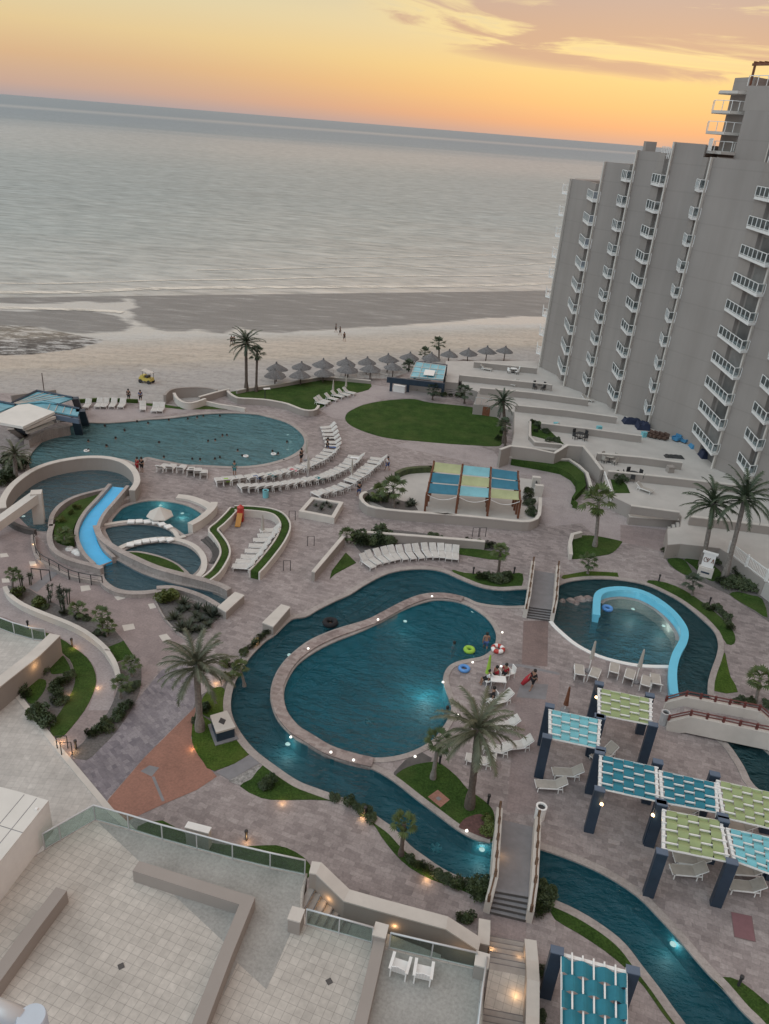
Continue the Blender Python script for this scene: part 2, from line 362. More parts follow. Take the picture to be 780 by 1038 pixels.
rr = ramp(nt, el, [(0, lin((204, 164, 146))), (.014, lin((234, 172, 126))), (.035, lin((246, 192, 126))), (.06, lin((248, 208, 136))), (.095, lin((240, 214, 160))), (.15, lin((214, 202, 178)))]+UP)
azf = nt.nodes.new('ShaderNodeMapRange'); azf.interpolation_type = 'SMOOTHSTEP'; nt.links.new(az, azf.inputs[0]); azf.inputs[1].default_value = -.42; azf.inputs[2].default_value = .22
base = mixc(nt, azf.outputs[0], rl, rr)
rb = ramp(nt, el, [(0, (.40, .43, .50)), (.12, (.55, .55, .60))]+UP)                     # dusk side of the sky, behind the camera
bk = nt.nodes.new('ShaderNodeMapRange'); bk.interpolation_type = 'SMOOTHSTEP'; nt.links.new(wm('ABSOLUTE', wm('ADD', az, -.2)), bk.inputs[0]); bk.inputs[1].default_value = 1.0; bk.inputs[2].default_value = 2.0
base = mixc(nt, bk.outputs[0], base, rb)
cv = nt.nodes.new('ShaderNodeCombineXYZ'); nt.links.new(wm('MULTIPLY_ADD', az, 5.0, wm('MULTIPLY', el, 10.0)), cv.inputs[0]); nt.links.new(wm('MULTIPLY', el, 42.0), cv.inputs[1])
cn = node(nt, 'ShaderNodeTexNoise', Scale=1.0, Detail=6, Roughness=.58, Distortion=.9); nt.links.new(cv.outputs[0], cn.inputs['Vector'])
def mr(v, a, b):
    q = nt.nodes.new('ShaderNodeMapRange'); q.interpolation_type = 'SMOOTHSTEP'; nt.links.new(v, q.inputs[0]); q.inputs[1].default_value = a; q.inputs[2].default_value = b; return q.outputs[0]
mask = wm('MULTIPLY', mr(wm('ADD', az, wm('MULTIPLY', el, 2.2)), .07, .46), mr(el, .048, .11))
nz = wm('ADD', cn.outputs['Fac'], wm('MULTIPLY', mask, .22))
cf = wm('MULTIPLY', wm('MULTIPLY', mr(nz, .53, .68), mr(mask, .02, .3)), .85)
edge = wm('MULTIPLY', wm('MULTIPLY', mr(nz, .44, .54), mr(mask, .05, .5)), .45)
base = mixc(nt, edge, base, lin((255, 224, 150)))
base = mixc(nt, cf, base, mixc(nt, mr(el, .09, .16), lin((206, 164, 140)), lin((192, 166, 160))))
add = mixc(nt, .002, base, sky.outputs[0], 'ADD')
nt.links.new(add, bg.inputs['Color']); bg.inputs['Strength'].default_value = 1.0
sl = bpy.data.lights.new('sun', 'SUN'); sl.energy = .12; sl.angle = math.radians(60); sl.color = (1, .72, .48)
so = bpy.data.objects.new('sun', sl); col.objects.link(so)
sd = Vector((math.sin(SUN_AZ)*math.cos(SUN_EL), math.cos(SUN_AZ)*math.cos(SUN_EL), math.sin(SUN_EL)))
so.rotation_euler = sd.to_track_quat('Z', 'Y').to_euler(); so.location = (20, 300, 60)
scene.view_settings.view_transform = 'Standard'; scene.view_settings.look = 'None'; scene.view_settings.exposure = 0.0; scene.view_settings.gamma = 1.0; scene.view_settings.use_curve_mapping = False
# ------------------------------------------------------------------ beach terrain, tidal flat and sea
TV, SV = Vector((.8985, .439)), Vector((-.439, .8985))       # along the shore / out to sea
SHORE = [(-90, 103), (-40, 105), (-10, 106), (-3, 107.5), (4, 103.5), (12, 100.5), (16.3, 98.6), (22, 100), (28, 101.2), (33.3, 102.6), (39.3, 104.6), (46.5, 104.2), (50.5, 104), (58.8, 108), (64.1, 109), (72, 104.5), (79, 101), (110, 98), (200, 96)]
def s0(t):
    for (a, b), (c, d) in zip(SHORE, SHORE[1:]):
        if t <= c: return b+(d-b)*max(0, (t-a))/(c-a)
    return SHORE[-1][1]
def zter(s): 
    P = [(90, -.5), (103, -.55), (118, -.95), (128, -1.45), (140, -2.25), (152, -2.62), (178, -2.85), (200, -3.4), (260, -5.5), (400, -7)]
    for (a, b), (c, d) in zip(P, P[1:]):
        if s <= c: return b+(d-b)*max(0, s-a)/(c-a)
    return P[-1][1]
SEA = -2.93
def T(px, py):                                              # photograph point -> beach surface
    z = -1.5
    for _ in range(12):
        g = G(px, py, z); z = max(zter(SV.dot(g.xy)), SEA)
    return G(px, py, z)
AB = lambda pts: C(0, 260, 3, pts)
WETP = [[T(*p).xy for p in q] for q in (AB([(-60, 106), (150, 107), (330, 110), (385, 124), (378, 139), (300, 143), (260, 135), (200, 140), (100, 143), (-60, 140)]), AB([(-60, 163), (90, 166), (200, 160), (300, 166), (350, 178), (405, 212), (380, 228), (250, 232), (120, 214), (-60, 207)]),
    [(133, 299.5), (150, 295), (200, 293.5), (260, 294.3), (330, 293), (400, 292.3), (470, 291.4), (540, 289.4), (600, 286), (640, 300), (600, 316), (560, 320), (500, 322), (460, 325), (420, 329), (390, 330.5), (340, 333), (290, 337), (258, 335), (240, 331), (226, 338.5), (200, 334), (172, 336), (150, 331), (136, 324), (130, 316), (138, 308)])]
REEFP = [[T(*p).xy for p in AB([(-60, 212), (60, 210), (110, 213), (160, 226), (210, 237), (310, 256), (240, 279), (150, 292), (60, 300), (-60, 298)])]]
def sdist(p, poly):
    d = 1e9; ins = False; n = len(poly)
    for i in range(n):
        a, b = poly[i-1], poly[i]; e = b-a; w = p-a; t = max(0, min(1, w.dot(e)/max(e.length_squared, 1e-9))); d = min(d, (w-e*t).length)
        if (a.y > p.y) != (b.y > p.y) and p.x < (b.x-a.x)*(p.y-a.y)/(b.y-a.y)+a.x: ins = not ins
    return d if ins else -d
mb = MB(); NT, NS = 230, 130; vs = []; WET = []; REEF = []
for i in range(NT+1):
    t = -150+330*i/NT; a = s0(t)-1.0
    for j in range(NS+1):
        s = a+(300-a)*(j/NS)**1.5; p = TV*t+SV*s
        dz = (.05*math.sin(t*1.3+s*.4)+.05*math.sin(t*.47-s*.9))*max(0, 1-abs(s-125)/14) if s > a+2 else 0
        vs.append((p.x, p.y, zter(s)+dz))
        if 125 < s < 215: WET.append(max(0, min(1, .5+max(sdist(p, q) for q in WETP)/9))); REEF.append(max(0, min(1, .5+max(sdist(p, q) for q in REEFP)/8)))
        else: WET.append(0.0); REEF.append(0.0)
mb.add(vs, [(i*(NS+1)+j, (i+1)*(NS+1)+j, (i+1)*(NS+1)+j+1, i*(NS+1)+j+1) for i in range(NT) for j in range(NS)])
def rotpos(nt, scale=(1, 1, 1)):                             # x along shore, y out to sea
    return pos(nt, scale, -math.atan2(.439, .8985))
m, nt2, bs = nm('beach_sand'); v = rotpos(nt2); sp = nt2.nodes.new('ShaderNodeSeparateXYZ'); nt2.links.new(v, sp.inputs[0])
def bm(op, a, b, c=None):
    q = nt2.nodes.new('ShaderNodeMath'); q.operation = op
    for i, x in enumerate((a, b, c)):
        if x is None: continue
        if hasattr(x, 'links'): nt2.links.new(x, q.inputs[i])
        else: q.inputs[i].default_value = x
    return q.outputs[0]
ns = noise(nt2, rotpos(nt2, (.03, .09, 1)), 1.0, 4, .6)
mrn = node(nt2, 'ShaderNodeMapRange'); nt2.links.new(bm('MULTIPLY_ADD', ns, 9.0, sp.outputs[1]), mrn.inputs[0]); mrn.inputs[1].default_value = 95; mrn.inputs[2].default_value = 185
c = ramp(nt2, mrn.outputs[0], [(0, (.38, .36, .345)), (.28, (.41, .385, .365)), (.345, (.43, .39, .345)), (.37, (.50, .44, .37)), (.47, (.53, .465, .395)), (.535, (.49, .455, .405)), (.58, (.52, .515, .49)), (.63, (.53, .53, .51)), (1, (.50, .505, .495))])
n2 = noise(nt2, v, 1.1, 5, .75); n2b = noise(nt2, rotpos(nt2, (.09, .7, 1)), 1.0, 5, .75)
dry = ramp(nt2, mrn.outputs[0], [(.5, 1.0), (.62, .25)])
c = mixc(nt2, dry, c, mixc(nt2, 1.0, c, ramp(nt2, n2, [(.3, .72), (.5, 1.0), (.7, 1.12)]), 'MULTIPLY'))
c = mixc(nt2, dry, c, mixc(nt2, 1.0, c, ramp(nt2, n2b, [(.3, .78), (.55, 1.0), (.75, 1.1)]), 'MULTIPLY'))
aw = node(nt2, 'ShaderNodeAttribute'); aw.attribute_name = 'wet'; ar = node(nt2, 'ShaderNodeAttribute'); ar.attribute_name = 'reef'
nw = noise(nt2, rotpos(nt2, (.05, .28, 1)), 1.0, 5, .65); nw2 = noise(nt2, rotpos(nt2, (.14, .5, 1)), 1.0, 5, .7)
wf = ramp(nt2, bm('MULTIPLY_ADD', nw, .7, bm('SUBTRACT', aw.outputs['Fac'], .35)), [(.42, 0.0), (.56, 1.0)])
wc = ramp(nt2, nw2, [(.3, (.18, .177, .17)), (.52, (.215, .21, .202)), (.64, (.27, .265, .255)), (.72, (.42, .415, .40))])
c = mixc(nt2, wf, c, wc)
rf = ramp(nt2, bm('MULTIPLY_ADD', nw2, .5, bm('SUBTRACT', ar.outputs['Fac'], .25)), [(.42, 0.0), (.52, 1.0)])
nr = noise(nt2, rotpos(nt2, (.3, .8, 1)), 1.0, 6, .75)
c = mixc(nt2, rf, c, ramp(nt2, nr, [(.38, (.045, .04, .038)), (.5, (.13, .12, .11)), (.55, (.46, .455, .44)), (.7, (.52, .515, .50))]))
nt2.links.new(c, bs.inputs['Base Color'])
rg = ramp(nt2, mrn.outputs[0], [(.52, .95), (.62, .28)])
nt2.links.new(mixc(nt2, wf, rg, (.62, .62, .62)), bs.inputs['Roughness'])
bump(nt2, bs, n2, .7, .3); M['sand'] = m
ob = struct('beach', mb, M['sand'], sm=True)
for nm_, dat in (('wet', WET), ('reef', REEF)):
    at_ = ob.data.attributes.new(nm_, 'FLOAT', 'POINT'); at_.data.foreach_set('value', dat)
mb = MB(); a0 = 60
for i in range(41):
    for j in range(31):
        t = -9000+18000*(i/40) if i not in (0, 40) else (-42000 if i == 0 else 42000); s = 120+40000*(j/30)**4
        p = TV*t+SV*s; mb.v.append((p.x, p.y, SEA))
mb.f = [(i*31+j, (i+1)*31+j, (i+1)*31+j+1, i*31+j+1) for i in range(40) for j in range(30)]; mb.m = [0]*len(mb.f)
m, nt2, bs = nm('sea_water')
def n2m(op, a, b, c=None):
    q = nt2.nodes.new('ShaderNodeMath'); q.operation = op
    for i, x in enumerate((a, b, c)):
        if x is None: continue
        if hasattr(x, 'links'): nt2.links.new(x, q.inputs[i])
        else: q.inputs[i].default_value = x
    return q.outputs[0]
w1 = noise(nt2, rotpos(nt2, (.10, .26, 1)), 1.0, 5, .65); w2 = noise(nt2, rotpos(nt2, (.5, 1.1, 1)), 1.0, 3, .6); w0 = noise(nt2, rotpos(nt2, (.012, .07, 1)), 1.0, 4, .6)
st = noise(nt2, rotpos(nt2, (.0011, .005, 1)), 1.0, 3, .55)
hgt = n2m('MULTIPLY_ADD', w2, .4, w1)
spx = nt2.nodes.new('ShaderNodeSeparateXYZ'); nt2.links.new(rotpos(nt2), spx.inputs[0]); S_ = spx.outputs[1]
lg = n2m('LOGARITHM', n2m('MAXIMUM', n2m('MULTIPLY_ADD', st, 500.0, n2m('ADD', S_, -250.0)), 50.0), 10.0)      # decades out to sea, wavering
lgn = node(nt2, 'ShaderNodeMapRange'); nt2.links.new(lg, lgn.inputs[0]); lgn.inputs[1].default_value = 2.2; lgn.inputs[2].default_value = 4.4; L_ = lgn.outputs[0]
calm = ramp(nt2, L_, [(0, .32), (.15, .2), (.28, .24), (.345, .42), (.40, .42), (.46, .12), (.565, .09), (.60, .38), (.635, .09), (1, .12)])   # glassy against wind-ruffled water
calm = n2m('MULTIPLY', calm, ramp(nt2, w1, [(.3, .55), (.7, 1.5)]))
b = node(nt2, 'ShaderNodeBump', Distance=.9, Strength=.8); nt2.links.new(hgt, b.inputs['Height'])
mrs = node(nt2, 'ShaderNodeMapRange'); nt2.links.new(S_, mrs.inputs[0]); mrs.inputs[1].default_value = 175; mrs.inputs[2].default_value = 430
sh = ramp(nt2, mrs.outputs[0], [(0, (.43, .44, .42)), (.12, (.35, .395, .39)), (.4, (.275, .345, .352)), (1, (.25, .315, .325))])
sh = mixc(nt2, ramp(nt2, L_, [(.3, 0.0), (.5, 1.0)]), sh, (.20, .26, .30))
sh = mixc(nt2, 1.0, sh, ramp(nt2, w0, [(.3, .86), (.7, 1.14)]), 'MULTIPLY'); sh = mixc(nt2, 1.0, sh, ramp(nt2, w1, [(.3, .66), (.7, 1.36)]), 'MULTIPLY')
nt2.links.new(sh, bs.inputs['Base Color']); bs.inputs['Roughness'].default_value = .6; bs.inputs['Specular IOR Level'].default_value = .25
gl = nt2.nodes.new('ShaderNodeBsdfGlossy'); gl.inputs['Roughness'].default_value = .32; nt2.links.new(b.outputs[0], gl.inputs['Normal']); nt2.links.new(b.outputs[0], bs.inputs['Normal'])
mx = nt2.nodes.new('ShaderNodeMixShader'); nt2.links.new(calm, mx.inputs[0]); nt2.links.new(bs.outputs[0], mx.inputs[1]); nt2.links.new(gl.outputs[0], mx.inputs[2]); nt2.links.new(mx.outputs[0], nt2.nodes['Material Output'].inputs[0]); M['sea'] = m
struct('sea', mb, M['sea'])
m, nt2, bs = nm('sea_foam'); bs.inputs['Base Color'].default_value = (.74, .70, .62, 1); bs.inputs['Roughness'].default_value = .5
fn = noise(nt2, rotpos(nt2, (.12, .5, 1)), 1.0, 5, .7); tr = nt2.nodes.new('ShaderNodeBsdfTransparent'); mx = nt2.nodes.new('ShaderNodeMixShader'); nt2.links.new(ramp(nt2, fn, [(.34, 0.1), (.56, .95)]), mx.inputs[0]); nt2.links.new(tr.outputs[0], mx.inputs[1]); nt2.links.new(bs.outputs[0], mx.inputs[2]); nt2.links.new(mx.outputs[0], nt2.nodes['Material Output'].inputs[0]); M['foam'] = m
mb = MB()
for px, w in (([(-40, 296.5), (40, 296.6), (90, 296), (115, 294.5), (150, 293), (200, 292), (280, 291.5), (360, 291), (430, 290.5), (500, 289.5), (560, 287.5), (640, 285)], 3.4), ([(-30, 312), (20, 312.5), (70, 314), (100, 315), (125, 317)], 2.5), ([(-30, 287), (60, 287.5), (160, 284.5), (250, 283.5), (340, 281), (420, 280), (500, 279.5), (570, 277)], 1.6), ([(200, 274), (300, 272), (400, 270), (480, 271), (570, 266)], 1.4), ([(330, 262), (450, 260), (570, 256)], 1.2)):
    P = smooth([T(*p).xy for p in px], 6, False); k = len(mb.v); n = len(P)
    for i, p in enumerate(P):
        d = (P[min(i+1, n-1)]-P[max(i-1, 0)]).normalized(); nn = Vector((-d.y, d.x)); ww = w*(.5+.5*abs(math.sin(i*1.7)))*.5
        for sg in (1, -1):
            q = p+nn*ww*sg; mb.v.append((q.x, q.y, max(SEA, zter(SV.dot(q)))+.09))
    mb.f += [(k+2*i, k+2*i+1, k+2*i+3, k+2*i+2) for i in range(n-1)]; mb.m += [0]*(n-1)
struct('surf_foam', mb, M['foam'], 'stuff')
# ------------------------------------------------------------------ pool outlines
POOL1 = W(smooth([(66, 434), (80, 429), (90, 428.3)]+C(0, 380, 3, [(330, 146), (400, 141), (450, 136), (510, 132), (560, 126), (620, 119), (700, 116), (770, 119)])+C(200, 310, 3, [(200, 334), (270, 354), (310, 380), (327, 405), (322, 430), (290, 455), (240, 474), (180, 486), (110, 490), (40, 487), (0, 485)])+[(190, 471.5), (173, 468.5), (160, 466), (148, 464), (140, 470), (125, 466), (100, 464), (70, 468), (45, 476), (34, 480), (29, 472), (30, 462), (40, 450), (52, 441)], 4))
ROUND = W(smooth(C(0, 460, 5.57, [(34, 275), (60, 230), (110, 180), (200, 118), (330, 78), (470, 60), (600, 65), (690, 88), (750, 130), (758, 170), (735, 205), (712, 216), (640, 216), (600, 228), (540, 246), (470, 268), (410, 298), (360, 338), (320, 392), (292, 432), (270, 438), (200, 434), (130, 412), (75, 375), (42, 330)]), 3))
CHAN = W(smooth(C(100, 550, 5.57, [(20, 132), (96, 98), (130, 108), (250, 172), (420, 226), (560, 256), (650, 276), (720, 305), (735, 325), (690, 378), (600, 333), (500, 296), (400, 271), (310, 276), (230, 289), (150, 284), (90, 260), (40, 220), (22, 170)]), 3))
SLIDE_C = C(0, 460, 5.57, [(676, 215), (612, 285), (540, 360), (500, 432), (500, 490), (535, 557), (590, 605)])
KIDA = W(smooth(C(100, 470, 5.57, [(72, 330), (110, 275), (150, 242), (230, 217), (320, 207), (420, 217), (500, 236), (560, 265), (598, 298), (592, 330), (570, 348), (532, 386), (492, 403), (470, 393), (430, 365), (370, 337), (300, 322), (220, 321), (140, 330)]), 3))
KIDB = W(smooth(C(100, 470, 5.57, [(42, 364), (140, 346), (230, 341), (330, 350), (400, 376), (438, 408), (425, 419), (360, 418), (300, 423), (230, 434), (170, 448), (102, 478), (72, 445), (48, 402)]), 3))
KIDC = W(smooth(C(100, 550, 5.57, [(140, 52), (180, 26), (260, 6), (360, -4), (450, 5), (520, 30), (570, 75), (584, 112), (570, 150), (542, 180), (522, 192), (502, 168), (450, 126), (380, 91), (300, 66), (220, 52)]), 3))
RIV_OUT = [(518, 866), (518, 900)]+C(400, 780, 3.9, [(320, 441), (250, 426), (180, 391), (120, 350), (60, 305), (0, 241)])+C(300, 700, 3, [(260, 396), (200, 355), (130, 325), (60, 300)])+[(300, 791.7), (273.3, 773.3), (256.7, 760), (243.3, 743.3), (235, 726.7), (233.3, 710), (238.3, 690), (250, 670), (266.7, 651.7), (279, 643), (288, 634), (297, 627), (310, 625), (322, 618), (340, 609), (354.4, 602.6), (366.9, 594.5), (381.3, 586.4), (393.9, 581), (408.2, 577.8), (422.6, 576.6), (437, 577), (451, 580), (465.7, 586.4), (483.3, 593.6), (495.9, 596.8), (510.3, 598.1), (524.6, 597.2), (546, 596.4)]
RIV_IN = [(546, 614.5), (532.4, 614.5), (516, 615), (498, 613.8), (483, 611), (472.4, 606.2), (456.2, 602.4), (437.7, 601.8), (423.9, 604), (410, 609.8), (393.9, 618.8), (380, 626), (366.7, 630.5), (340, 638.5), (316.7, 648.3), (300, 660), (286.7, 673.3), (278.3, 688.3), (275, 703.3), (276.7, 716.7), (283.3, 731.7), (300, 748.3), (316.7, 757), (336.7, 768), (360, 773.8), (380, 780), (400, 791.7), (423.3, 810), (443.3, 825), (463.3, 840), (480, 849.5), (497, 853.5)]
def half(pts, n=3): return [tuple(p) for p in smooth(pts, n, False)]
LAG = W(half(RIV_OUT[1:])+half(RIV_IN)+[(518, 860)])
INNER = W(smooth([(380, 633.4), (393.9, 625.8), (412.3, 616.6), (428.5, 610.8), (442.4, 608), (458.5, 609), (472.4, 612.7), (483.9, 618.9), (493.2, 625.8), (500, 634), (503.6, 643), (502.9, 652.4), (497.8, 660.5), (488.5, 666.2), (477, 668.5), (465.5, 670.9), (456.2, 675.5), (451, 683.6), (450.4, 691.6), (453.9, 703.2), (457.5, 712.4), (458, 721.7), (453, 733), (440, 750), (420, 761.7), (400, 767.5), (380, 769), (356.7, 765), (333.3, 756.7), (313.3, 743.3), (300, 735), (290, 720), (287.3, 703.3), (291.7, 688.3), (301.7, 673.3), (320, 660), (340, 650), (363, 641)], 3))
E_ = lambda pts: C(540, 560, 3.25, pts)
RTOP = E_([(76, 118), (92, 105), (130, 93), (200, 86), (280, 89), (370, 105), (440, 135), (500, 170), (560, 220), (600, 260), (614, 300), (609, 340), (591, 390), (581, 430), (580, 468)])
RBOT = E_([(448, 374), (370, 372), (300, 362), (220, 340), (150, 305), (100, 265), (66, 230), (64, 200)])
RIGHT = W(half(RTOP)+half([(719, 704), (728, 716), (745, 736), (768, 753), (795, 778)])+half([(800, 822), (765, 798), (753, 777), (737, 754), (718, 740), (698, 726), (684, 713), (680.5, 703), (679, 690), (678.5, 676)])+half(RBOT))
LOWR = W([(524, 858)]+half([(548, 860), (580, 871.3), (613.3, 886.3), (646.7, 908), (670, 931.3), (690, 953), (706.7, 973), (720, 988), (733.3, 1001.3), (753.3, 1024.7), (767, 1038), (790, 1064)])+half([(712, 1064), (693.3, 1038), (683.3, 1024.7), (666.7, 1001.3), (650, 979.7), (633.3, 958), (613.3, 941.3), (586.7, 924.7), (560, 912.5), (548, 909)])+[(524, 904)])
POOLS = [('POOL1', POOL1, 'bigfloor', 'wavy', -.16, -1.3), ('ROUND', ROUND, 'riverfloor', 'still', -.1, -1.1), ('CHAN', CHAN, 'kidfloor', 'still', -.25, -.8), ('KIDA', KIDA, 'bigfloor', 'water', -.12, -.8), ('KIDB', KIDB, 'kidfloor', 'still', -.12, -.7), ('KIDC', KIDC, 'kidfloor', 'still', -.12, -.6), ('LAG', LAG, 'riverfloor', 'river', -.2, -1.25), ('INNER', INNER, 'poolfloor', 'water', -.15, -1.45), ('RIGHT', RIGHT, 'darkfloor', 'darkteal', -.2, -1.2), ('LOWR', LOWR, 'riverfloor', 'river', -.2, -1.25)]
DECK = [(-85, 6), (80, 6), (80, 118), (30, 128)]+W([(470, 364), (455, 367.5), (430, 372), (395, 384), (370, 383.5), (325, 385), (290, 391.5), (258, 398), (238, 399), (215, 403), (175, 410), (140, 407.5), (85, 404.5), (60, 402), (0, 398)])+[(-85, 92)]
mb = MB(); mb.sheet(DECK, 0, [p[1] for p in POOLS]); mb.skirt(DECK, -3.0, 0); struct('pool_deck', mb, M['deck'])
for nme, P, fm, wm_, zw, zf in POOLS:
    mb = MB(); mb.sheet(P, zf); mb.skirt(P, zf, -.001, flip=True); struct('pool_floor', mb, M[fm])
    mb = MB(); mb.sheet(P, zw); struct('pool_water', mb, M[wm_])
# ------------------------------------------------------------------ paving zones (sheets a few mm above each other)
def zone(name, px, m, z, sm=0, kind='structure'):
    P = W(px); P = smooth(P, sm) if sm else P
    mb = MB(); mb.sheet(P, z); return struct(name, mb, M[m], kind)
A = lambda pts: C(0, 680, 3, pts)
zone('paving', [(-60, 520), (0, 505), (36, 541), (60, 567), (84, 585), (104, 595), (111, 598.5), (125, 603), (143, 602), (158, 605), (161, 615), (167, 626), (178, 642), (187, 650), (176, 660), (160, 672), (160, 683), (143, 700), (131, 728), (120, 745), (75, 780), (60, 760), (40, 740), (-20, 690), (-90, 640)], 'pink', .004)
zone('paving', A([(490, 0), (560, -40), (605, 60), (600, 105), (540, 162), (440, 262), (330, 388), (322, 406), (212, 272), (240, 262), (330, 202), (420, 86)]), 'purple', .010)
zone('paving', A([(601, 104), (588, 150), (582, 205), (600, 250), (660, 322), (600, 362), (500, 405), (430, 437), (385, 460), (350, 440), (322, 408), (332, 390), (440, 264), (541, 163)]), 'terra', .015)
zone('paving', A([(428, 306), (455, 288), (485, 295), (462, 322)]), 'greyconc', .021)
zone('paving', A([(462, 323), (471, 322), (502, 396), (493, 398)]), 'greyconc', .021)
zone('paving', C(120, 740, 3, [(298, 130), (408, 74), (440, 96), (340, 153)]), 'greyconc', .021)
zone('paving', A([(385, 462), (430, 438), (500, 406), (600, 363), (660, 323), (700, 338), (800, 380), (900, 430), (960, 470), (1010, 520), (1060, 600), (1130, 640), (1180, 660), (1100, 680), (960, 640), (800, 540), (600, 500)]), 'deck', .006)
zone('paving', C(460, 640, 5.57, [(395, -60), (535, -60), (530, 200), (385, 185)]), 'brick', .006)
zone('paving', C(460, 640, 5.57, [(275, 178), (390, 188), (600, 235), (598, 246), (380, 200), (275, 196)]), 'greyconc', .012)
zone('paving', C(460, 640, 5.57, [(300, 205), (600, 250), (590, 420), (520, 420), (470, 1040), (300, 1020), (350, 400), (300, 380)]), 'pink', .004)
zone('paving', C(460, 640, 5.57, [(380, 290), (535, 300), (520, 385), (355, 372)]), 'greyconc', .010)
zone('paving', [(432, 760), (520, 760), (512, 812), (508, 832), (545, 832), (548, 760), (600, 700), (640, 706), (700, 760), (718, 740), (753, 777), (765, 798), (800, 830), (800, 1000), (735, 1000), (706, 972), (690, 952), (646, 907), (613, 885), (580, 870), (548, 858), (548, 838)], 'deck', .003) if 0 else None
zone('paving', C(680, 860, 5.83, [(355, 374), (480, 400), (505, 556), (375, 525)]), 'brick', .012)
M['dusty'] = plain('dusty_rose', (.21, .105, .115), .7, .1, 2)
zone('paving', C(680, 860, 5.83, [(358, 377), (478, 402), (502, 552), (378, 522)]), 'dusty', .018)
zone('paving', C(500, 430, 5.57, [(-560, 120), (-300, 60), (0, 150), (40, 200), (100, 225), (300, 262), (390, 285), (450, 330), (470, 390), (480, 470), (620, 490), (690, 510), (1000, 560), (1010, 640), (900, 660), (640, 690), (500, 560), (300, 580), (270, 520), (270, 420), (250, 300), (0, 250), (-200, 200)]), 'palepink', .005)
zone('paving', C(640, 460, 5.57, [(-60, 400), (150, 425), (200, 432), (235, 505), (200, 560), (60, 520), (-60, 500)]), 'terra', .010) if 0 else zone('paving', C(640, 460, 5.57, [(-60, 400), (150, 425), (200, 432), (235, 505), (200, 560), (60, 520), (-60, 500)]), 'pink', .010)
zone('paving', [(371, 389), (392, 392), (452, 396), (452, 405), (420, 403), (388, 405), (370, 409), (359, 414), (351, 419), (349, 426), (338, 424), (326, 417), (341, 406), (360, 399)], 'palepink', .006)
zone('paving', [(77, 414), (110, 413), (150, 415), (196, 416), (160, 422), (120, 427), (85, 429)], 'palepink', .006)
zone('paving', C(500, 900, 3.9, [(0, 0)])*0 or C(400, 780, 3.9, [(385, 545), (525, 560), (520, 685), (378, 655)]), 'pink', .010)
zone('paving', [(60, 662), (86, 632)]*0 or C(0, 620, 5.57, [(-40, 20), (30, 30), (140, 80), (300, 120), (420, 190), (500, 262), (540, 320), (552, 390), (535, 460), (500, 557), (640, 557), (645, 450), (668, 375), (655, 300), (620, 232), (560, 170), (420, 90), (250, 15), (130, -30), (60, -80), (30, -130), (-40, -140)]), 'palepink', .008)
zone('paving', A([(300, 362), (345, 382), (405, 330), (470, 240), (520, 150), (545, 60), (560, -10), (640, -10), (655, 60), (640, 130), (600, 220), (530, 310), (450, 400), (395, 475), (330, 420)]), 'palepink', .009)
zone('paving', [(30, 556), (38, 566)]*0 or C(540, 440, 3.25, [(440, 330), (500, 330), (700, 560), (780, 590), (780, 720), (690, 560), (560, 480), (440, 395)]), 'deck', .006)
# small pale inlays in the pink paving
for q in ([(455, 190), (505, 185), (515, 212), (460, 222)], [(645, 250), (690, 246), (712, 258), (665, 272)], [(690, 412), (755, 402), (765, 432), (702, 445)], [(10, 148), (50, 146), (58, 170), (14, 172)], [(0, 8), (40, 4), (52, 24), (4, 30)], [(165, 52), (200, 50), (210, 74), (172, 78)]):
    zone('paving', C(0, 560, 5.57, q), 'walltop', .013)
for q in ([(340, 525), (385, 515), (412, 545), (362, 557)], [(280, 348), (312, 342), (328, 368), (292, 376)]): zone('paving', C(100, 550, 5.57, q), 'walltop', .013)
# tiled plaza left, between the gardens and the foreground terrace
zone('plaza', [(-60, 700), (8, 693), (20, 708), (62, 762), (112, 822), (140, 848), (140, 900), (-60, 960)], 'tile2', .02)
mb = MB(); mb.ribbon(W([(8, 693), (20, 708), (62, 762), (112, 822), (140, 848)]), .35, 0, .06); struct('kerb', mb, M['walltop'])
# ------------------------------------------------------------------ lawns and planting beds
def lawn(px, m='grass', z=.03, sm=4, name='lawn'):
    P = W(px); P = smooth(P, sm) if sm else P; mb = MB(); mb.sheet(P, z); mb.skirt(P, -.01, z); return struct(name, mb, M[m])
LAWN1 = [(231, 398), (240, 396.5), (252, 396), (279, 392.5), (326, 384.5), (360, 387), (376, 388.5), (374, 395), (358.6, 399), (340, 405), (325, 414), (313, 417), (306, 415.3), (291.8, 409.9), (270.3, 406.3), (241.5, 404.5), (233, 400)]
lawn(LAWN1, sm=2)
OVAL = [(350.3, 425.1), (352.3, 418.9), (359.5, 414.4), (369.8, 410.2), (387.7, 406.6), (405, 405), (420, 404.7), (435, 408), (454, 410), (479, 413), (486, 418), (505, 424), (511, 436), (509, 450), (500, 452.5), (480, 451.5), (455, 450), (420, 447), (405.7, 445.8), (387.7, 443), (369.8, 437.7), (356, 431.4)]
lawn(OVAL)
D6 = lambda pts: C(460, 520, 5.57, pts)
lawn(D6([(0, 322), (60, 338), (180, 345), (330, 342), (390, 345), (385, 412), (330, 417), (200, 413), (110, 383), (0, 336)]), sm=2)
lawn(D6([(-400, 90), (-200, 110), (0, 145), (180, 170), (320, 200), (300, 250), (270, 262), (40, 232), (-40, 190), (-200, 165), (-430, 200), (-500, 250), (-560, 180), (-530, 130)]), 'soil', .02, 0, 'planting_bed')
lawn(D6([(20, 200), (130, 205), (260, 225), (300, 240), (280, 266), (200, 262), (30, 234)]), 'grass', .05, 0)
lawn(C(340, 520, 5.57, [(60, 225), (118, 282), (60, 312), (0, 345), (-30, 372), (-20, 330)]), 'grass', .05, 0)
